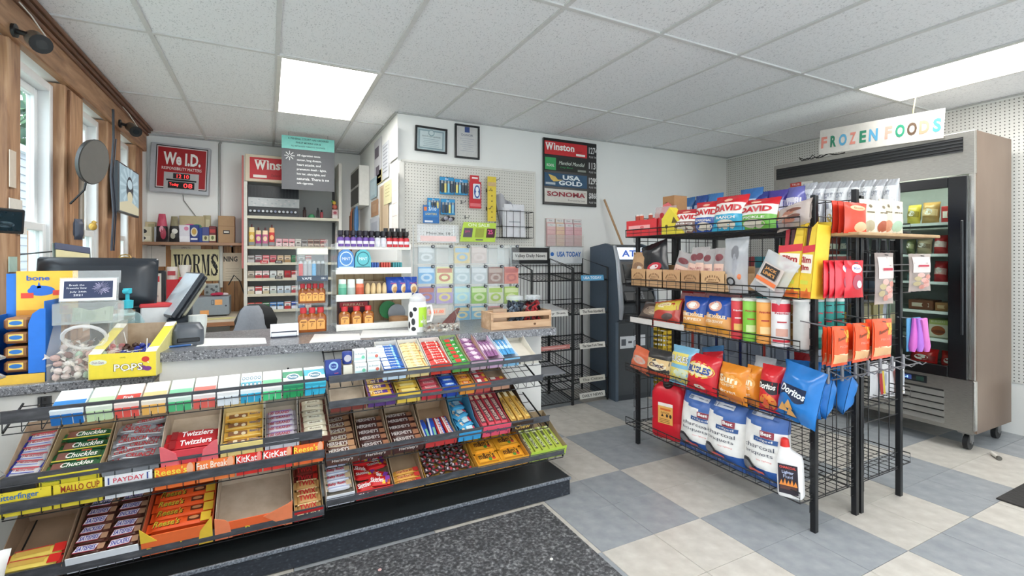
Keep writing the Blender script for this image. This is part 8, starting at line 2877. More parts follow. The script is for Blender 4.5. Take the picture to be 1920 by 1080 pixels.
for k, (u0, v0, u1, v1, xp, dy) in enumerate(((1452, 412, 1496, 556, 2.235, 0), (1487, 414, 1520, 560, 2.24, 0))):
 ya, yb = P(u0, v1, X=xp).y, P(u1, v1, X=xp).y
 W = abs(ya - yb)
 h_ = P((u0 + u1) / 2, v0, X=xp).z - S2
 t = thing('meat_stick_box', f"tall yellow and red meat stick carton, near end of second shelf, {('left', 'right')[k]} of two", 'display carton', (xp, (ya + yb) / 2, S2 + .004), (R(-4), R(3), R(-90 - 4 * k)))
 b = B()
 b.ext([(-W / 2, 0), (W / 2, 0), (W / 2, h_ * .98), (W * .2, h_ * .9), (W * .1, h_ * .66), (-W / 2, h_ * .62)], 0, .003)
 b.v = [V((v_.x, v_.z, v_.y)) for v_ in b.v]
 b.box(-W / 2, .0, 0, -W / 2 + .003, .1, h_ * .66)
 b.box(W / 2 - .003, .0, 0, W / 2, .1, h_ * .95)
 b.box(-W / 2, .097, 0, W / 2, .1, h_)
 b.box(-W / 2, 0, 0, W / 2, .1, .003)
 b.on((0, -.0006, h_ / 2), (1, 0, 0), (0, 0, 1))
 b.pol([(-W * .5, h_ * .06), (W * .5, h_ * .1), (W * .5, h_ * .19), (-W * .5, h_ * .15)], 1)
 b.rect(0, -h_ * .06, W * .84, h_ * .24, 2)
 b.text('Slim', 0, -h_ * .01, h_ * .085, 3, w=W * .68, bold=.04, l=.0016)
 b.text('Jim', 0, -h_ * .12, h_ * .085, 3, w=W * .5, bold=.04, l=.0016)
 b.rect(0, -h_ * .455, W * .98, h_ * .08, 5)
 b.rect(-W * .02, -h_ * .3, W * .6, h_ * .05, 4)
 b.pol([(W * .05, -h_ * .48), (W * .4, -h_ * .48), (W * .25, -h_ * .36)], 5)
 obj('carton', b, ['#e6c23a', '#cf3340', '#efe6d4', '#a8242c', '#cfd04a', '#dd6a2a'], t)
 for j in range(3):
  b = B()
  b.box(-.010, .02, .02, .010, .03, h_ * (.94 - .02 * j), 0, b=.003)
  b.rect if 0 else None
  o = obj('meat_stick', b, [('#b02a36', '#5a3438', '#7a4a48')[(j + k) % 3]], t, loc=(-W * .3 + W * .25 * j, 0, 0))
# --- third shelf ------------------------------------------------------------------------------
S3 = LV[2]
sb_('pretzel_bag', 'dark brown snack bag lying back at the far end of the third shelf', 'snack bag', 1196, 570, 1238, 612, 2.26, S3, [m('#4f3f38', .3), '#8d7a6a', '#b5a08a'], lambda b: (b.blob(0, .45, .3, .2, 1), b.blob(.1, .4, .16, .1, 2, l=.0014)), lean=-40, yaw=10, seed=6, z1=S3 + .17)
sb_('corn_snack_bag', 'yellow and red snack bag leaning on the third shelf', 'snack bag', 1222, 562, 1274, 616, 2.25, S3, [m('#b8392e', .3), '#dcc24a', '#f0e6b8', '#5a4a46'], lambda b: (b.band(.55, .93, 1, wave=.04), b.blob(.0, .76, .26, .1, 2), b.word('Lance', 0, .76, .06, 0, .4), b.blob(.15, .3, .2, .12, 3)), lean=-22, roll=-10, seed=7)
for k, (u0, u1, tx, ds) in enumerate(((1281, 1327, 'PUFFED', 'left'), (1322, 1372, 'EXTRA CRUNCHY', 'right'))):
 def f(b, k=k, tx=tx):
  b.blob(.0, .74, .26, .13, 1)
  b.blob(0, .74, .17, .09, 2, l=.0014)
  b.word('CHEEZ DOODLES', .0, .48, .085, 4, .78, bold=.04)
  b.word(tx, .0, .35, .07, 4, .7, bold=.03)
  for j in range(9):
   b.blob(-.36 + .09 * j, .17 + .06 * math.sin(j * 2.2), .1, .055, 5, l=.0016)
 sb_('cheese_puff_bag', f'blue and orange cheese puff bag on the third shelf, {ds} of the pair', 'snack bag', u0, 558, u1, 632, 2.24, S3, [m('#234a9c', .25), '#d9a08a', '#efe9e2', '#dda05a', '#f3e2c8', '#e8a23c'], f, zone=lambda x, y: 3 if y < .5 + .04 * math.sin(14 * x) else 0, d=.09, lean=-8, yaw=4 - 8 * k, seed=14 + k)
for k in range(5):
 sb_('red_snack_bag', f'red snack bag behind the blue cheese puff bags, {ORD[k]} from the far end', 'snack bag', 1276 + 22 * k, 545, 1300 + 22 * k, 620, 2.5, S3, [m('#a8262c', .3), '#d9a0a0', '#6a1c22'], lambda b: (b.band(.66, .9, 1), b.blob(0, .5, .3, .12, 2)), d=.07, lean=-4, seed=70 + k, group='red bags at the back of the third shelf')
def can(nm, lb, u0, u1, v0, v1, xp, z, cols, tx, top='#d8d6d2', cat='snack can'):
 ya, yb = P(u0, v1, X=xp).y, P(u1, v1, X=xp).y
 d = P((u0 + u1) / 2, 600, X=xp)
 dd = .454 * d.x + .891 * d.y
 r = (u1 - u0) / 2 * dd / FPX
 h_ = P((u0 + u1) / 2, v0, X=xp).z - z
 t = thing(nm, lb, cat, (xp, (ya + yb) / 2, z + .004), R(-48))
 b = B()
 b.lathe([(0, 0, 1), (r * .97, 0, 1), (r, .004, 1), (r, h_ * .28, 0), (r, h_ * .93, 0), (r * 1.0, h_ * .935, 0)], 22)
 b.fn = cyl_(r)
 if len(cols) > 2:
  b.rect(0, h_ * .82, r * 2.6, h_ * .18, 2, nx=10)
  b.rect(0, h_ * .12, r * 2.2, h_ * .05, 2, nx=10)
  b.text(tx, 0, h_ * .7, h_ * .055, 3, w=r * 1.5, bold=.03)
  b.rect(0, h_ * .3, r * 1.3, h_ * .16, 4, l=.0012, nx=8)
  b.rect(0, h_ * .52, r * 1.0, h_ * .03, 3, nx=6)
 obj('tube', b, cols, t, sm=35)
 b = B()
 b.lathe([(r * .98, h_ * .93), (r * 1.04, h_ * .935), (r * 1.04, h_ * .975), (r * .9, h_), (0, h_)], 22)
 obj('lid', b, [top], t, sm=35)
can('chip_can', 'red tube of stacked chips on the third shelf', 1372, 1394, 560, 640, 2.25, S3, ['#d1303a', '#b9252e', '#dd4a50', '#f2dfdc', '#e2b062'], 'Pringles')
can('chip_can', 'green tube of stacked chips on the third shelf', 1394, 1420, 560, 645, 2.25, S3, ['#7fc23f', '#6fb236', '#8fcc52', '#b3303a', '#c9dc9a'], 'Pringles')
can('chip_can', 'orange tube of stacked chips on the third shelf', 1420, 1447, 562, 650, 2.25, S3, ['#eda04a', '#e39238', '#f0aa5c', '#b3303a', '#f3cf94'], 'Pringles')
can('chip_can', 'white tube of stacked chips with a red band on the third shelf', 1448, 1480, 562, 655, 2.25, S3, ['#e4e0e0', '#d9d4d4', '#c8283a', '#b3303a', '#d0a090'], 'Pringles')
can('chip_can', 'brown tube of chips half hidden behind the white tube', 1466, 1492, 566, 640, 2.33, S3, ['#a8702f', '#94602a', '#b88040', '#efe0c9', '#d9a862'], 'BBQ')
can('chip_can', 'plain silver tube right of the white tube on the third shelf', 1489, 1517, 560, 652, 2.27, S3, ['#b8b9b6', '#a9aaa8'], '')
for k in range(3):
 can('chip_can', f'teal tube of chips near the end panel on the third shelf, {ORD[k]} from left', 1520 + 19 * k, 1543 + 19 * k, 560, 640, 2.36 + .1 * k, S3, ['#2a8f86', '#24807a', '#37a098', '#c23a4a', '#7fc4ba'], 'Pringles')
for k in range(6):
 x_ = 2.30 + .135 * k
 b = B()
 b.box(-.05, -.04, 0, .05, .04, .19, b=.012)
 b.rect if 0 else None
 b.on((0, -.0404, .1), (1, 0, 0), (0, 0, 1))
 b.rect(0, 0, .08, .06, 1)
 one('cracker_box', f'dusty green box inside the rack behind the end panel, third shelf, {ORD[k]} from left', 'box', b, [('#3f7f78', '#4a8a80', '#55706c', '#6f6a4c', '#7d7448', '#5f6f5a')[k], '#b0a67a'], (x_ if x_ < 2.6 else x_ + .12, GY0 + .07, S3 + .004)) if k > 2 else None
# --- fourth shelf -----------------------------------------------------------------------------
S4 = LV[1]
def chips(word, c1, hh=.14, ww=.7, y=.55, shear=.1, c2=2, bl=3):
 def f(b):
  b.blob(0, y, .42, .14, c2)
  b.word(word, 0, y, hh, c1, ww, bold=.04, shear=shear)
  b.blob(.05, .22, .34, .14, bl)
  b.blob(-.1, .2, .16, .08, c2, l=.0016)
 return f
sb_('chip_bag', 'salmon orange snack bag at the far end of the fourth shelf', 'snack bag', 1182, 654, 1217, 706, 2.25, S4, [m('#e0714e', .3), '#f0ece6', '#d99a86', '#c9b0a4'], lambda b: (b.blob(0, .5, .34, .16, 3), b.blob(.05, .5, .2, .1, 2, l=.0014)), d=.08, roll=10, lean=-12, seed=30)
sb_('mix_bag', 'black-topped snack mix bag with a cream label, second on the fourth shelf', 'snack bag', 1214, 658, 1260, 714, 2.24, S4, [m('#3a3838', .3), '#3a2a4a', '#e2c08a', '#d2563a', '#e6d6b8'], lambda b: (b.band(.05, .66, 2), b.blob(.0, .42, .36, .16, 4), b.word('Chex', 0, .44, .14, 1, .6, bold=.03), b.band(.05, .2, 3)), d=.09, lean=-10, yaw=4, seed=31)
sb_('corn_chip_bag', 'pale blue and yellow corn chip bag on the fourth shelf', 'snack bag', 1256, 652, 1302, 722, 2.235, S4, [m('#7fb6d4', .25), '#f2f0ec', '#e3d26a', '#cfd9c0', '#2f4f8c'], lambda b: (b.band(.06, .42, 2, wave=.05), b.band(.52, .82, 2, -.4, .3), b.word('BUGLES', -.02, .66, .17, 4, .72, bold=.05, shear=.1), b.word('BUGLES', -.02, .66, .16, 1, .7, bold=.01, shear=.1, l=.003), b.blob(.1, .3, .3, .12, 3)), d=.09, lean=-10, seed=32)
sb_('corn_chip_bag', 'bright red corn chip bag with blue lettering, front of the fourth shelf', 'snack bag', 1286, 668, 1345, 744, 2.215, S4, [m('#cf2530', .25), '#2f4f9c', '#efe2b4', '#e3c24a', '#e8dccb'], lambda b: (b.blob(0, .58, .46, .22, 3), b.blob(0, .58, .42, .18, 2, l=.0014), b.word('BUGLES', 0, .58, .18, 1, .74, bold=.04, shear=.1, l=.003), b.blob(.1, .2, .36, .08, 0), b.blob(.05, .14, .2, .05, 4, l=.0016)), d=.1, lean=-12, yaw=-4, seed=33)
sb_('corn_chip_bag', 'second red corn chip bag tucked behind the bright red one', 'snack bag', 1318, 662, 1356, 732, 2.29, S4, [m('#c22530', .25), '#2f4f9c', '#e9c24a', '#d9a03a'], lambda b: (b.band(.4, .66, 2, wave=.05), b.word('BUGLES', 0, .54, .14, 1, .6)), d=.08, lean=-14, roll=-12, seed=34)
sb_('corn_chip_bag', 'small steel blue snack bag at the back of the fourth shelf', 'snack bag', 1320, 652, 1362, 710, 2.36, S4, [m('#4a7fae', .25), '#d9e3ea', '#c9b04a', '#7a9a5c'], lambda b: (b.word('MUNCHOS', 0, .55, .12, 1, .7), b.blob(0, .3, .3, .1, 2)), d=.08, lean=-12, roll=-14, seed=35)
for k, (u0, v0, u1, v1, xp, ds) in enumerate(((1346, 686, 1403, 765, 2.215, 'front orange multigrain chip bag on the fourth shelf'), (1394, 688, 1424, 768, 2.25, 'rear orange multigrain chip bag on the fourth shelf'))):
 sb_('multigrain_bag', ds, 'snack bag', u0, v0, u1, v1, xp, S4, [m('#e08a2e', .25), '#f6e6c8', '#c8702a', '#e9a24c'], lambda b: (b.blob(0, .56, .42, .18, 3), b.word('Sun', -.02, .6, .2, 1, .66, bold=.03), b.word('CHIPS', .0, .44, .07, 1, .5), b.word('Harvest', 0, .28, .09, 1, .6), b.band(.07, .2, 2, wave=.02)), d=.1, lean=-8, yaw=-6, seed=36 + k)
sb_('tortilla_bag', 'red and orange tortilla chip bag on the fourth shelf', 'snack bag', 1424, 688, 1466, 772, 2.24, S4, [m('#cf2a32', .25), '#f4efe9', '#26222a', '#e88a3a', '#d9563a'], lambda b: (b.band(.44, .66, 2, wave=.06), b.word('Doritos', 0, .55, .13, 1, .74, bold=.03, shear=.2), b.blob(.05, .22, .36, .16, 3), b.pol([(-.1 * b.w, .14 * b.h), (.22 * b.w, .14 * b.h), (.08 * b.w, .32 * b.h)], 4, l=.016)), d=.1, lean=-8, seed=38)
sb_('tortilla_bag', 'grey-white chip bag standing behind the red tortilla bag', 'snack bag', 1412, 672, 1450, 745, 2.36, S4, [m('#c3c6c9', .3), '#a8683a', '#e4e2de'], lambda b: b.blob(.05, .6, .3, .16, 1), d=.09, lean=-6, seed=39)
def dor(b):
 b.band(.40, .62, 2, -.36, .3, wave=.06)
 b.word('Doritos', -.02, .52, .13, 1, .66, bold=.03, shear=.2, rot=-.12)
 for x, y in ((-.16, .2), (.05, .16), (-.02, .28)):
  b.pol([((x - .14) * b.w, (y - .07) * b.h), ((x + .14) * b.w, (y - .05) * b.h), (x * b.w, (y + .1) * b.h)], 3, l=.012)
for k, (u0, v0, u1, v1, xp, yw, rl, ds) in enumerate(((1450, 700, 1532, 798, 2.21, -10, 6, 'big blue tortilla chip bag at the near end of the fourth shelf'), (1470, 690, 1540, 770, 2.32, -4, -6, 'blue tortilla chip bag directly behind the big one'), (1506, 735, 1560, 800, 2.40, -30, 0, 'blue tortilla chip bag seen through the end panel, left'), (1552, 735, 1592, 800, 2.56, -40, 4, 'blue tortilla chip bag seen through the end panel, middle'))):
 sb_('tortilla_bag', ds, 'snack bag', u0, v0, u1, v1, xp, S4, [m('#2a78c4', .22), '#eef2f5', '#1b2a4a', '#e0a860'], dor, d=.1, lean=-10, yaw=yw, roll=rl, seed=44 + k, z1=S4 + (.26 if k < 2 else .2), kw=dict())
b = Bag(.16, .2, .1, lambda x, y: 0, 5)
dor(b)
bagthing('tortilla_bag', 'blue tortilla chip bag seen through the end panel, right', 'snack bag', b, [m('#2a78c4', .22), '#eef2f5', '#1b2a4a', '#e0a860'], (2.82, 1.52, S4 + .003), (R(-14), 0, R(-30)))
sb_('tortilla_bag', 'dark red tortilla chip bag at the back of the fourth shelf', 'snack bag', 1486, 664, 1530, 720, 2.52, S4, [m('#8f1f26', .25), '#e9dcd8', '#3a1a1c', '#c97a3a'], lambda b: (b.word('Doritos', 0, .66, .12, 1, .7, bold=.02, shear=.2), b.blob(0, .3, .3, .12, 3)), d=.09, lean=-4, seed=50, z1=S4 + .26)
for k in range(6):
 u0 = 1276 + 45 * k
 y1, y0 = P(u0, 660, X=2.86).y, P(u0 + 42, 660, X=2.86).y
 W = y1 - y0
 t = thing('paper_towel_pack', f'grey-blue wrapped pack with a strap on the far side, {ORD[k]} from the far end', 'pack', (2.80, (y0 + y1) / 2, S4 + .004), R(-90), 'strapped grey packs on the far side')
 b = B()
 b.box(-W / 2, 0, 0, W / 2, .2, .29, b=.015)
 b.on((0, -.0006, .15), (1, 0, 0), (0, 0, 1))
 for j in range(5):
  b.rect(0, -.1 + .05 * j, W * .9, .006, 1)
 b.ell(-W * .1, .02, W * .24, .06, 1, l=.0012)
 obj('pack', b, ['#a9b4c0', '#8795a6'], t)
 b = B()
 b.box(W * .26, -.003, 0, W * .36, .0, .292)
 obj('strap', b, ['#1f2d63' if k % 3 else '#b8443a'], t)
# --- bottom shelf -------------------------------------------------------------------------------
S5 = LV[0]
q0, q1 = P(1217, 815, X=2.26), P(1284, 845, X=2.26)
t = thing('fuel_can', 'bright red plastic fuel can with a yellow warning label on the bottom shelf', 'fuel can', (2.34, (q0.y + q1.y) / 2 + .0, S5 + .004), R(-74))
W, D, H = .225, .25, .375
b = B()
b.loft([(0, W * .46, D * .46, 6, 0), (.015, W * .5, D * .5, 6, 0), (.1, W * .5, D * .5, 6, 0), (.108, W * .485, D * .485, 6, 0), (.122, W * .485, D * .485, 6, 0), (.13, W * .5, D * .5, 6, 0), (H * .74, W * .5, D * .5, 6, 0), (H * .84, W * .45, D * .46, 5, 0, 0, .008), (H * .92, W * .33, D * .40, 4, 0, 0, .02), (H * .96, W * .2, D * .33, 4, 0, 0, .03)], 28)
obj('body', b, [m('#c9182a', .35)], t, sm=50)
b = B()
b.tube([(0, -.03, H * .9), (0, .0, H + .03), (0, .06, H + .035), (0, .1, H * .93)], .016, 10)
obj('handle', b, [m('#c0162a', .35)], t, sm=True)
b = B()
b.M = Matrix.Translation((0, -.075, H * .86)) @ Matrix.Rotation(R(35), 4, 'X')
b.lathe([(.0, 0), (.033, 0), (.033, .03), (.028, .034), (.028, .05), (.02, .056), (0, .056)], 16)
b.cyl((0, 0, .05), (0, 0, .062), .018, n=12, mi=1)
obj('cap', b, [m('#1f1c1d', .4), '#b3202a'], t, sm=35)
b = B()
b.on((.0, -D * .5 - .0012, H * .43), (1, 0, 0), (0, 0, 1))
b.rect(0, .0, .10, .13, 0)
b.rect(0, .055, .1, .02, 1, l=.0012)
b.rect(0, .025, .07, .012, 2, l=.0014)
b.text('DANGER', 0, .004, .012, 3, w=.06, l=.0016)
b.pol([(-.03, -.02), (-.01, -.02), (-.02, -.002)], 4, l=.0016)
b.ell(.012, -.012, .008, .01, 4, l=.0016)
b.ell(.035, -.012, .008, .012, 4, l=.0016)
for k in range(3):
 b.rect(-.005, -.036 - .01 * k, .07, .003, 3, l=.0014)
obj('warning_label', b, ['#e6ac5a', '#efe4dc', '#d96a2a', '#6a3a20', '#3a2a20'], t)
def charcoal(b):
 b.rect(.02 * b.w, b.h * .9, b.w * .5, b.h * .065, 4, l=.004, nx=6)
 b.rect(-.16 * b.w, b.h * .9, b.w * .1, b.h * .045, 5, l=.006)
 b.rect(.12 * b.w, b.h * .905, b.w * .22, b.h * .012, 5, l=.006)
 b.rect(.24 * b.w, b.h * .665, b.w * .26, b.h * .09, 6, l=.005, nx=4)
 b.word('Best', .24, .675, .05, 1, .2, bold=.03, l=.008)
 b.rect(.18 * b.w, b.h * .585, b.w * .5, b.h * .06, 3, l=.005, nx=5)
 b.word('ridged', .18, .585, .04, 1, .36, l=.008)
 b.word('charcoal', .06, .49, .055, 7, .66, l=.006)
 b.word('briquets', .06, .40, .06, 7, .62, l=.006)
 b.word('easy lighting', .2, .325, .022, 8, .3, l=.006)
 b.blob(-.26, .2, .2, .1, 9, l=.004)
 b.blob(-.26, .2, .14, .06, 10, l=.007)
 b.rect(-.02 * b.w, b.h * .155, b.w * .36, b.h * .035, 8, l=.007, nx=5)
 b.word('NET WT 15.4 LB', .1, .075, .02, 1, .4, l=.006)
CM = [m('#3f63a4', .4), m('#e9e7e4', .45), m('#24559f', .4), m('#33568f', .4), '#c3c9d3', '#6f7d96', '#8c3140', '#3b4150', '#d9635c', '#3a3a3e', '#77777c']
for k, (u0, v0, u1, v1, yw, ds) in enumerate(((1278, 738, 1343, 876, 4, 'far'), (1325, 752, 1398, 905, -2, 'middle'), (1396, 768, 1478, 940, -6, 'near'))):
 sb_('charcoal_bag', f'big blue and white charcoal briquet bag on the bottom shelf, {ds} one of three', 'charcoal bag', u0, v0, u1, v1, 2.25, S5, CM, charcoal, zone=lambda x, y: 0 if y > .77 - .05 * math.sin(3 * x + .6) else 2 if y < .2 + .05 * x else 1, d=.15, lean=-6, yaw=yw, roll=(2, 0, -2)[k], seed=80 + k, kw=dict(seal=.03, nx=16, ny=24))
 y_ = P(u1, (v0 + v1) / 2, X=2.25).y
 if k:
  b = B()
  b.tube([(0, 0, .05), (.004, 0, .18), (0, 0, .34)], [.006, .012, .006], 6)
q0, q1 = P(1458, 930, X=2.22), P(1510, 945, X=2.22)
t = thing('lighter_fluid_bottle', 'white lighter fluid bottle with a red cap, near end of the bottom shelf', 'bottle', (2.23, (q0.y + q1.y) / 2 + .005, S5 + .004), (R(-3), R(-3), R(-70)))
b = B()
b.loft([(0, .05, .034, 5, 0), (.01, .055, .036, 5, 0), (.165, .055, .036, 5, 0), (.19, .05, .034, 4, 0), (.215, .026, .024, 3, 0, -.018, 0), (.228, .02, .02, 2, 0, -.018, 0)], 20)
obj('body', b, [m('#e6e4e3', .35)], t, sm=45)
b = B()
b.lathe([(.019, .222), (.021, .228), (.017, .262), (.008, .268), (0, .268)], 14, c=(-.018, 0))
obj('cap', b, [m('#d9342e', .35)], t, sm=35)
b = B()
b.on((-.002, -.0368, .085), (1, 0, 0), (0, 0, 1))
b.rect(0, 0, .084, .135, 0)
b.text('CHARCOAL', 0, .054, .011, 1, w=.07, l=.0016, bold=.02)
b.text('Lighter', 0, .03, .018, 2, w=.05, l=.0016, bold=.02)
b.text('Fluid', 0, .012, .014, 2, w=.04, l=.0016)
for k in range(5):
 x = -.03 + .015 * k
 b.pol([(x - .009, -.03), (x + .009, -.03), (x + .002, -.004 + .006 * (k % 2))], 3, l=.0016)
b.rect(0, -.04, .07, .016, 4, l=.0014)
obj('label', b, ['#2a2430', '#e6564a', '#b9c4e0', '#e08a3c', '#5a3a34'], t)
# --- hanging goods on the end panel ------------------------------------------------------------------
def hang(nm, lb, u0, v0, u1, v1, y, mats, prints, d=.03, yaw=0., group=None, seed=0, tilt=0., zone=None, hk=True):
 a_, c_ = P(u0, v1, Y=y), P(u1, v1, Y=y)
 w_ = c_.x - a_.x
 um = (u0 + u1) / 2
 h_ = P(um, v0, Y=y).z - P(um, v1, Y=y).z
 b = Bag(w_ * 1.03, h_, d, zone or (lambda x, y_: 0), seed, nx=8, ny=12)
 prints(b)
 o_ = bagthing(nm, lb, 'snack bag', b, mats, ((a_.x + c_.x) / 2, y, P(um, v1, Y=y).z), (0, R(tilt), R(yaw)), group)
 if hk:
  h = B()
  zt_ = P(um, v0, Y=y).z
  h.tube([((a_.x + c_.x) / 2, y - .02, zt_ - .012), ((a_.x + c_.x) / 2, GY0, zt_ + .004)], .0028, 5)
  obj('hang_hook', h, [GREYW], rk)
 return o_
def redp(b):
 b.blob(0, .82, .34, .09, 1)
 b.word('Dove', 0, .82, .06, 3, .4)
 b.blob(.12, .22, .3, .16, 2)
for k in range(3):
 hang('red_treat_bag', f'red-orange treat bag standing on the card ledge of the end panel, {ORD[k]} from left', 1560 + 11 * k, 378 + k, 1602 + 11 * k, 438, 1.31 - .03 * k, [m('#d8432f', .25), '#e9b48a', '#e2b890', '#8a3a24'], redp, group='red bags on the card ledge', seed=90 + k, hk=False)
for k, (u0, u1, c, c2) in enumerate(((1611, 1640, '#ded6c2', '#b3a88c'), (1637, 1664, '#e3dccb', '#a8563c'), (1648, 1672, '#d9cdb8', '#c98a6a'), (1664, 1692, '#e0d9c6', '#a9c4ac'))):
 hang('cream_treat_bag', f"cream treat bag on the card ledge with a {('grey-brown', 'rust', 'peach', 'sage green')[k]} picture", u0, 374 + 3 * (k % 2), u1, 437, 1.29, [m(c, .35), c2, '#77694f'], lambda b: (b.blob(0, .2, .36, .18, 1), b.rect(0, b.h * .62, b.w * .5, b.h * .04, 2, l=.002), b.blob(0, .8, .1, .05, 2)), group=None, seed=95 + k, hk=False)
for k in range(4):
 def f(b, k=k):
  b.blob(.02, .78, .28, .12, 1)
  b.word('Kit', 0, .79, .07, 2, .3)
  b.blob(.05, .42, .28, .2, 3)
  b.blob(.12, .36, .14, .1, 1, l=.0016)
 hang('red_candy_bag', f'red hanging candy bag on the end panel, {ORD[k]} from left', 1538 + 14 * k + (6 if k == 3 else 0), 488, 1572 + 14 * k + (0 if k < 3 else 0), 558, 1.26 + .02 * (3 - k), [m('#c8202e', .25), '#e0d2da', '#3a4a94', '#a84a5a'], f, yaw=10 - 6 * k, seed=100 + k, group='red candy bags on the end panel', zone=None)
for k, (u0, v0, u1, v1, ds) in enumerate(((1640, 474, 1674, 570, 'clear bag of pink and tan sweets'), (1704, 476, 1744, 546, 'clear bag of pink sweets'))):
 hang('sweet_bag', f"{ds} with white header, hanging {('left', 'right')[k]} of the right post", u0, v0, u1, v1, 1.28, [clear('#ead9d2', .3, .1), '#d8c8c4', '#b8364a', '#c9877a', '#dba9a0', '#b0a07a'], lambda b: (b.band(.5, .92, 1, -.42, .42), b.rect(0, b.h * .68, b.w * .5, b.h * .05, 2, l=.004), [b.blob(.26 * math.sin(k * 2.3), .12 + .045 * k, .16, .06, 3 + k % 3) for k in range(8)]), seed=110 + k)
def reese(b):
 b.band(.30, .93, 0)
 b.word("Reese's", -.1, .72, .1, 2, .5, bold=.02, shear=.2, rot=.2)
 b.word('PIECES', -.02, .5, .05, 3, .5)
 b.band(.60, .9, 1, .1, .44)
 b.word('PB', .25, .76, .1, 4, .2)
 b.band(.08, .30, 5, -.46, .46)
 b.band(.29, .32, 6, -.47, .47, wave=.02)
k = 0
for cl, (ub, vb, ub2, vb2, n_) in enumerate(((1537, 612, 1593, 686, 3), (1578, 606, 1634, 678, 2), (1612, 598, 1677, 672, 2))):
 for j in range(n_):
  s_ = n_ - 1 - j
  hang('peanut_candy_bag', f"orange peanut candy bag on the end panel, {('left', 'middle', 'right')[cl]} cluster, {ORD[s_]} from the front", ub + (16 - 8 * s_ if n_ == 3 else 8 - 12 * s_ + 6), vb, ub2 - 11 * s_, vb2 - 2 * s_, 1.20 + .045 * s_, [m('#e8532a', .25), '#e9a23c', '#6a3a1c', '#f0a088', '#e6cf4a', '#d9a878', '#f4e2b8'], reese, yaw=8, seed=120 + k, group=None, tilt=3)
  k += 1
t = thing('toy_blister', 'purple and pink hanging toys with blue backing right of the right post', 'toy', (P(1718, 640, Y=1.32).x, 1.32, P(1718, 658, Y=1.32).z))
for j, (dx, c, yw) in enumerate(((-.045, '#c45cb4', 12), (0.0, '#a86ac9', 0), (.04, '#d070b8', -10))):
 b = B()
 b.M = Matrix.Translation((dx, -.015 * j, 0)) @ Matrix.Rotation(R(yw), 4, 'Y')
 b.loft([(0, .014, .012, 2, 0), (.03, .024, .018, 2.4, 0), (.1, .02, .014, 2.4, 0), (.18, .026, .01, 3, 0)], 12)
 obj('purple_toy', b, [c], t, sm=40)
b = B()
b.box(-.07, .012, .0, .075, .016, .18)
obj('backing_card', b, ['#5a9ac4'], t)
h = B()
h.tube([(t.location.x, 1.32, t.location.z + .175), (GX1 - .02, GY0, t.location.z + .185)], .003, 5)
obj('hang_hook', h, [GREYW], rk)
for k, (u0, v0, u1, v1) in enumerate(((1630, 680, 1662, 744), (1658, 676, 1696, 742))):
 hang('white_candy_bag', f"white hanging bag with a red and yellow stripe low on the end panel, {('left', 'right')[k]} one", u0, v0, u1, v1, 1.48, [m('#d5d3d4', .3), '#b3262c', '#e0c23a', '#a9adb4'], lambda b: (b.pol([(-.1 * b.w, .1 * b.h), (.08 * b.w, .1 * b.h), (-.1 * b.w, .8 * b.h), (-.28 * b.w, .8 * b.h)], 1, l=.014), b.pol([(.1 * b.w, .1 * b.h), (.2 * b.w, .1 * b.h), (.0 * b.w, .8 * b.h), (-.1 * b.w, .8 * b.h)], 2, l=.014), b.blob(.3, .5, .12, .2, 3)), seed=130 + k, hk=False)
# things on the far half seen through the panels
rnd = random.Random(77)
for lv, n_ in ((LV[3], 7), (LV[2], 7)):
 for k in range(n_):
  y_ = GY0 + .09 + .16 * k
  c = rnd.choice(['#2f7f8c', '#7a7f86', '#a89a6a', '#8a3a3a', '#4f5f6e', '#b5a9a0', '#c9c2b0', '#3a8a94'])
  b = Bag(.15, .2, .08, lambda x, y: 0, k, nx=8, ny=8)
  b.band(.3, .6, 1)
  bagthing('far_side_bag', f"snack bag on the far side of the rack, {'second' if lv == LV[3] else 'third'} shelf, {ORD[k]} from the near end", 'snack bag', b, [m(c, .3), rnd.choice(['#d9d5cc', '#2a2c30', '#c9a24a'])], (2.98, y_, lv + .003), (R(-6), 0, R(-90 + rnd.uniform(-15, 15))))
for k in range(5):
 y_ = GY0 + .07 + .06 * k
 b = B()
 b.tube([(0, 0, .0), (.02, .01, -.1), (-.01, .0, -.2)], [.012, .02, .01], 7)
 one('licorice_hank', f'black hanging licorice hank under the card ledge, {ORD[k]} from left', 'candy', b, ['#1d1b1d'], (2.72 + .09 * k, GY0 + .03, 1.40), sm=True)
# =============================== FREEZER ===========================================
FXF, FY0, FY1, FXB, FZ0, FZ1 = 4.18, 1.43, 2.85, 4.76, .125, 2.155
STEEL = ramp('brushed_steel', [(.35, '#9d9a94'), (.65, '#b5b2ab')], 30, .3, st=(1, 1, 30), me=.85)
STEELB = ramp('steel_side_reflection', [(.3, '#8d7768'), (.7, '#9c8778')], 3, .3, st=(1, 1, .5), me=.75)  # brown of a reflection put into the near side's steel colour
t = thing('freezer', 'tall stainless steel glass-door freezer on castors at the right wall', 'freezer', (FXF, FY0, 0))
D, L = FXB - FXF, FY1 - FY0
b = B()
b.box(0.03, 0, FZ0, D, .03, FZ1)
obj('side_panel', b, [STEELB], t)
b = B()
b.box(.03, L - .03, FZ0, D, L, FZ1)
obj('side_panel', b, [STEEL], t)
b = B()
b.box(D - .03, .03, FZ0, D, L - .03, FZ1)
obj('back_panel', b, [m('#c9cdc9', .4)], t)
b = B()
b.box(.02, .03, FZ1 - .27, D - .03, L - .03, FZ1)
b.box(.03, .03, FZ0, D - .03, L - .03, FZ0 + .34, 1)
obj('housing', b, [STEEL, '#6f706f'], t)
b = B()
b.box(-.0, 0, FZ1 - .29, .03, L, FZ1, b=.003)
obj('header', b, [STEEL], t)
b = B()
b.box(-.004, .06, FZ1 - .13, .0, L - .03, FZ1 - .035)
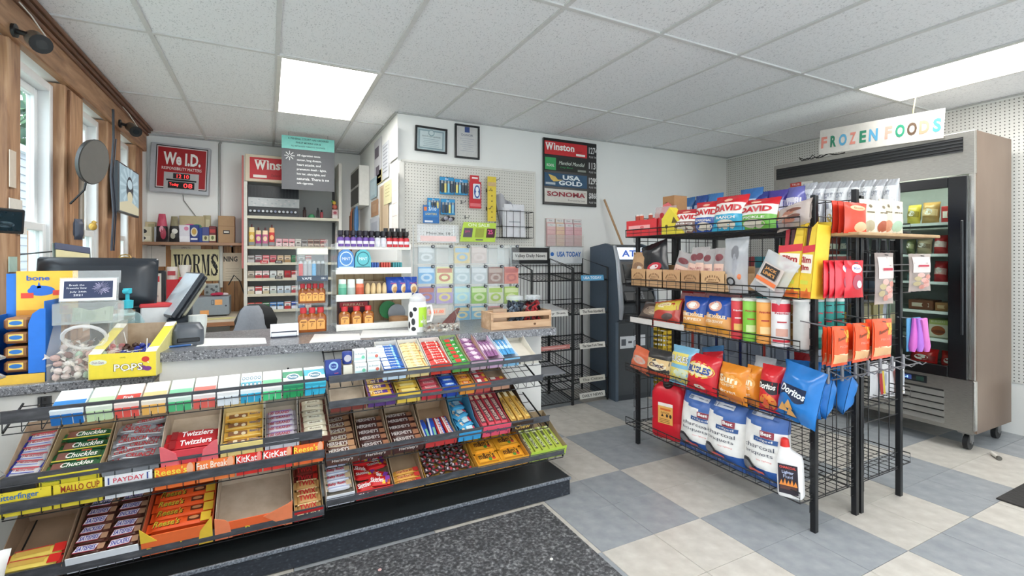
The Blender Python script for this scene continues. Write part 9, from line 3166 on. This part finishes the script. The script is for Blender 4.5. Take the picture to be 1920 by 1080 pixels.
b.box(-.006, .06, FZ1 - .135, -.003, L - .03, FZ1 - .128, 1)
for k in range(4):
 b.box(-.008, .06, FZ1 - .118 + .022 * k, -.003, L - .03, FZ1 - .112 + .022 * k, 1)
obj('vent_grille', b, [m('#1a1b1c', .4), '#2d2e30'], t)
b = B()
b.on((-.0006, L - .24, FZ1 - .2), (0, -1, 0), (0, 0, 1))
b.rect(-.03, 0, .1, .035, 0)
b.rect(.07, 0, .1, .03, 1)
b.text('TRUE', -.03, 0, .018, 2, w=.07, l=.0014)
obj('maker_plate', b, ['#b3302a', '#cfccc6', '#e6dcd6'], t)
DZ0, DZ1 = FZ0 + .36, FZ1 - .30
for k, (y0, y1) in enumerate(((.03, L / 2 - .006), (L / 2 + .006, L - .03))):
 dr = obj('door', B().box(-.035, y1 - .055, DZ0, .0, y1, DZ1, b=.004), [m('#131416', .25)], t)
 fw_ = .1 if k == 0 else .06
 for q in ((y0, DZ0, y0 + fw_, DZ1), (y0 + fw_, DZ0, y1 - .055, DZ0 + .075), (y0 + fw_, DZ1 - .07, y1 - .055, DZ1)):
  b = B()
  b.box(-.035, q[0], q[1], 0, q[2], q[3], b=.004)
  obj('door_frame', b, [m('#131416', .22)], dr)
 b = B()
 b.box(-.02, y0 + fw_, DZ0 + .075, -.015, y1 - .055, DZ1 - .07)
 obj('pane', b, [clear('#eef8f2', .03, .02)], dr)
 b = B()
 b.box(-.045, y0 + .015, DZ0 + .3, -.035, y0 + .03, DZ1 - .3, b=.003)
 obj('handle', b, [m('#2a2b2d', .3)], dr)
 b = B()
 b.tube([(.02, y0 + .1, DZ1 - .05), (.02, y1 - .1, DZ1 - .05)], .012, 10)
 obj('interior_lamp', b, [glow('#eaf7ea', 26)], t)
b = B()
b.box(.0, .003, DZ0, .03, .03, FZ1 - .29)
b.box(-.004, -.002, FZ0 + .02, .034, .012, FZ0 + .355, b=.004)
obj('corner_trim', b, [m('#c9c6c0', .2, .9)], t)
b = B()
b.box(0, .012, FZ0, .03, L, FZ0 + .355)
obj('lower_front', b, [STEEL], t)
b = B()
b.box(-.0015, .165, FZ0 + .03, 0, L - .055, FZ0 + .262)
obj('louvre_gap_shade', b, ['#2b2a28'], t)  # dark plate painting the shade in the gaps between louvres
for k in range(5):
 b = B()
 z = FZ0 + .03 + .046 * k
 b.ext([(-.002, z + .008), (-.016, z + .002), (-.005, z + .036), (-.002, z + .036)], .16, L - .05)
 b.v = [V((v_.x, v_.z, v_.y)) for v_ in b.v]
 obj('louvre', b, [m('#a9a69f', .35, .6)], t)
b = B()
b.box(-.003, .26, FZ0 + .285, 0, .50, FZ0 + .335, 0)
b.on((-.0034, .38, FZ0 + .31), (0, -1, 0), (0, 0, 1))
b.rect(-.085, 0, .04, .034, 1)
b.rect(0, 0, .06, .032, 2)
b.rect(.08, 0, .045, .03, 3)
b.text('-4', 0, 0, .018, 4, l=.0014)
obj('control_panel', b, [m('#222427', .3), '#5a4f4a', glow('#16306a', 1), '#27463c', glow('#7fb0ff', 3)], t)
for x, y in ((.07, .06), (D - .07, .06), (.07, L - .06), (D - .07, L - .06)):
 ca = B()
 ca.cyl((x, y - .014, .05), (x, y + .014, .05), .05, n=18)
 ca = obj('caster', ca, [m('#1c1d1f', .5)], t, sm=35)
 b = B()
 b.box(x - .022, y - .02, .05, x + .03, y - .015, .115)
 b.box(x - .022, y + .015, .05, x + .03, y + .02, .115)
 b.box(x - .045, y - .04, .11, x + .045, y + .04, FZ0)
 b.cyl((x, y - .022, .05), (x, y + .022, .05), .012, n=10)
 obj('fork', b, [m('#8d8d8c', .35, .7)], ca)
SZ = [P(1745, v, X=FXF + .1).z for v in (420, 477, 528, 582, 632, 690)]
for k, z in enumerate(SZ):
 b = B()
 b.box(.03, .03, z - .008, D - .06, L - .03, z)
 b.box(.026, .03, z - .016, .03, L - .03, z + .004, 1)
 obj('shelf', b, ['#b9c6c2', '#dfe6e3'], t)
# frozen stock: (u0, u1, height m, colours, kind, name)
stock = [
 [(1700, 1726, .13, '#c9b548', '#8a7a2c', 'bag', 'yellow-green bag of frozen vegetables'), (1727, 1762, .14, '#b08a52', '#d6b888', 'bag', 'tan bag of frozen fries'), (1764, 1786, .12, '#b3302e', '#e2d9cf', 'box', 'red and white frozen box'), (1788, 1806, .15, '#cfc4b4', '#a8683c', 'tub', 'white tub with a brown picture')],
 [(1700, 1716, .1, '#6a6f4a', '#9a9a72', 'bag', 'olive bag of frozen vegetables'), (1718, 1748, .1, '#b9a88a', '#7a6a52', 'bag', 'beige frozen bag'), (1750, 1778, .12, '#c23a3c', '#e3c9c2', 'bag', 'red frozen bag'), (1780, 1806, .12, '#c9484a', '#8c2428', 'bag', 'crimson frozen bag')],
 [(1700, 1720, .06, '#4f6a6a', '#7f9a96', 'box', 'low teal frozen box'), (1750, 1778, .13, '#b92f35', '#e6b8b0', 'bag', 'bright red frozen bag'), (1780, 1806, .13, '#c34a50', '#e9d0ca', 'bag', 'rosy frozen bag')],
 [(1702, 1750, .07, '#7a4a34', '#d9c9b4', 'box', 'long brown frozen pizza box'), (1752, 1785, .06, '#a8774c', '#d4b48a', 'box', 'flat tan frozen box'), (1787, 1806, .08, '#7a7a4c', '#a3a070', 'bag', 'small olive frozen bag')],
 [(1740, 1779, .13, '#a9b568', '#a3582c', 'pic', 'green-topped burger carton'), (1781, 1806, .12, '#a3ad66', '#b0663a', 'pic', 'narrower green-topped burger carton')],
 [(1704, 1760, .12, '#c2201f', '#8f1416', 'bag', 'long scarlet frozen pack'), (1762, 1806, .12, '#c9281f', '#9a1a1a', 'bag', 'second long scarlet frozen pack')],
]
XS = FXF + .1
for k, row in enumerate(stock):
 z = SZ[k] + .001
 for u0, u1, h, c, c2, kind, nm in row:
  y0, y1 = P(u1, 500, X=XS).y, P(u0, 500, X=XS).y
  w_ = (y1 - y0) * .95
  yc = (y0 + y1) / 2
  lb = f'{nm} on the {ORD[k]} freezer shelf from the top'
  if kind == 'bag':
   b = Bag(w_, h * 1.15, .1, lambda x, y: 0, k, nx=10, ny=10)
   b.band(.32, .62, 1)
   b.blob(.0, .5, .26, .14, 2)
   bagthing('frozen_bag', lb, 'frozen food', b, [m(c, .3), c2, '#e6e1d8'], (XS, yc, z), (R(-10), 0, R(-90)))
  else:
   b = B()
   d_ = .14
   b.box(-w_ / 2, 0, 0, w_ / 2, d_, h, b=.003)
   b.on((0, -.0005, h / 2), (1, 0, 0), (0, 0, 1))
   if kind == 'pic':
    b.rect(0, -h * .12, w_ * .96, h * .7, 1)
    b.ell(0, -h * .1, w_ * .36, h * .26, 2, l=.0014)
    b.ell(0, -h * .16, w_ * .36, h * .1, 3, l=.0018)
    b.text('BURGERS', 0, h * .39, h * .12, 1, mxw=w_ * .7)
    ms = [c, '#d9d4bc', c2, '#7a3a1c']
   else:
    b.rect(0, 0, w_ * .7, h * .4, 1)
    b.ell(w_ * .2, 0, w_ * .14, h * .26, 0, l=.0014)
    ms = [c, c2]
   one('frozen_box', lb, 'frozen food', b, ms, (XS, yc, z), R(-90))
rnd = random.Random(12)
kk = 0
for k in range(6):
 for j in range(6):
  yc = FY0 + .74 + .105 * j
  c = rnd.choice(['#8a3a36', '#6f7f86', '#b09a6a', '#52656e', '#a8564a', '#7d8a5a'])
  b = Bag(.1, .15, .08, lambda x, y: 0, kk, nx=6, ny=6)
  b.band(.3, .6, 1)
  bagthing('frozen_bag', f'frozen bag behind the left freezer door, {ORD[k]} shelf from the top, {ORD[j]} from its right', 'frozen food', b, [c, '#cfcabc'], (XS, yc, SZ[k] + .001), (R(-8), 0, R(-90)))
  kk += 1
# FROZEN FOODS sign
p0, p1 = P(1535, 305, X=4.16), P(1768, 258, X=4.16)
zt_ = P(1768, 210, X=4.16).z
t = thing('frozen_foods_sign', 'white board reading FROZEN FOODS in coloured letters above the freezer', 'sign', (4.17, (p0.y + p1.y) / 2, FZ1 + .001), (0, R(3), R(-90)))
W, H = p0.y - p1.y, .205
b = B()
b.box(-W / 2, -.006, 0, W / 2, 0, H)
obj('board', b, [m('#cdc9c2', .5)], t)
x = -W * .445
cols = ['#d98a7c', '#2f7f62', '#5aa0c4', '#d98a7c', '#2f7f62', '#5aa0c4', None, '#e0a090', '#2f8a6a', '#5a4636', '#c98f74', '#4aa0bd']
b = B()
for k, (ch, c_) in enumerate(zip('FROZEN FOODS', cols)):
 if not c_:
  continue
 b = B()
 xx = -W * .455 + W * .91 * (k - (.62 if k > 6 else 0)) / 10.38
 b.on((0, -.0064, H * .47), (1, 0, 0), (0, 0, 1))
 b.text(ch, xx, (.0), H * .46, 0, w=W * (.072 if ch in 'ODN' else .056), bold=.04, res=3)
 obj('letter', b, [c_], t)
b = B()
b.tube([(W * .28, -.003, H - .01), (W * .28, -.003, H + .03), (W * .28, .02, CZ - FZ1 - .004)], .004, 6)
obj('hanging_clip', b, ['#b09a6a'], t)
b = B()
rnd = random.Random(2)
b.tube([(rnd.uniform(-.02, .02), .3 - .035 * k, .02 + rnd.uniform(-.012, .02)) for k in range(12)], .005, 5)
b.tube([(rnd.uniform(-.02, .02), .3 - .03 * k, .03 + rnd.uniform(-.02, .02)) for k in range(10)], .004, 5)
one('coiled_cable', 'tangled dark cable lying on top of the freezer, left of the sign', 'cable', b, [BLK], (FXF + .08, 2.36, FZ1 + .003))
# bits on the floor, mats
b = B()
b.box(1.30 - 3.3, -.2, .0, 1.285, 2.165, .008, b=.003)
mt_ = ramp('mat_dark', [(.4, '#343537'), (.52, '#515255'), (.6, '#6d6e70'), (.7, '#939495')], 75, .7, detail=6, bump=.8)
mt2 = one('floor_mat', 'large dark ribbed rubber mat in front of the candy shelves', 'mat', b, [mt_], (0, 0, .0008))
b = B()
b.box(0, -.9, 0, 1.2, 0, .008, b=.003)
one('floor_mat', 'black mat at the right edge in front of the freezer', 'mat', b, [m('#2d2b2a', .8, n=.4, s=50, bump=1., bs=60)], P(1867, 936, Z=0) + V((0, 0, .0008)))
q = P(1872, 862, Z=0)
b = B()
b.cyl((0, 0, .014), (.06, .05, .014), .012, n=10)
b.cyl((-.012, -.01, .014), (0, 0, .014), .013, n=10, mi=1)
one('paper_roll_end', 'small white roll lying on the floor near the freezer castor', 'litter', b, ['#e2ddd5', '#5a5650'], q, sm=35)
for k, (u, v) in enumerate(((1034, 1050), (712, 1070))):
 q = P(u, v, Z=.009)
 b = B()
 b.ball((0, 0, .004), .007, 0, 7, 5, (1.2, 1, .6))
 one('litter_crumb', f"small {('white', 'pinkish')[k]} crumb on the dark mat, {('right', 'left')[k]} one", 'litter', b, [('#d9d6d0', '#d0a8a4')[k]], q)
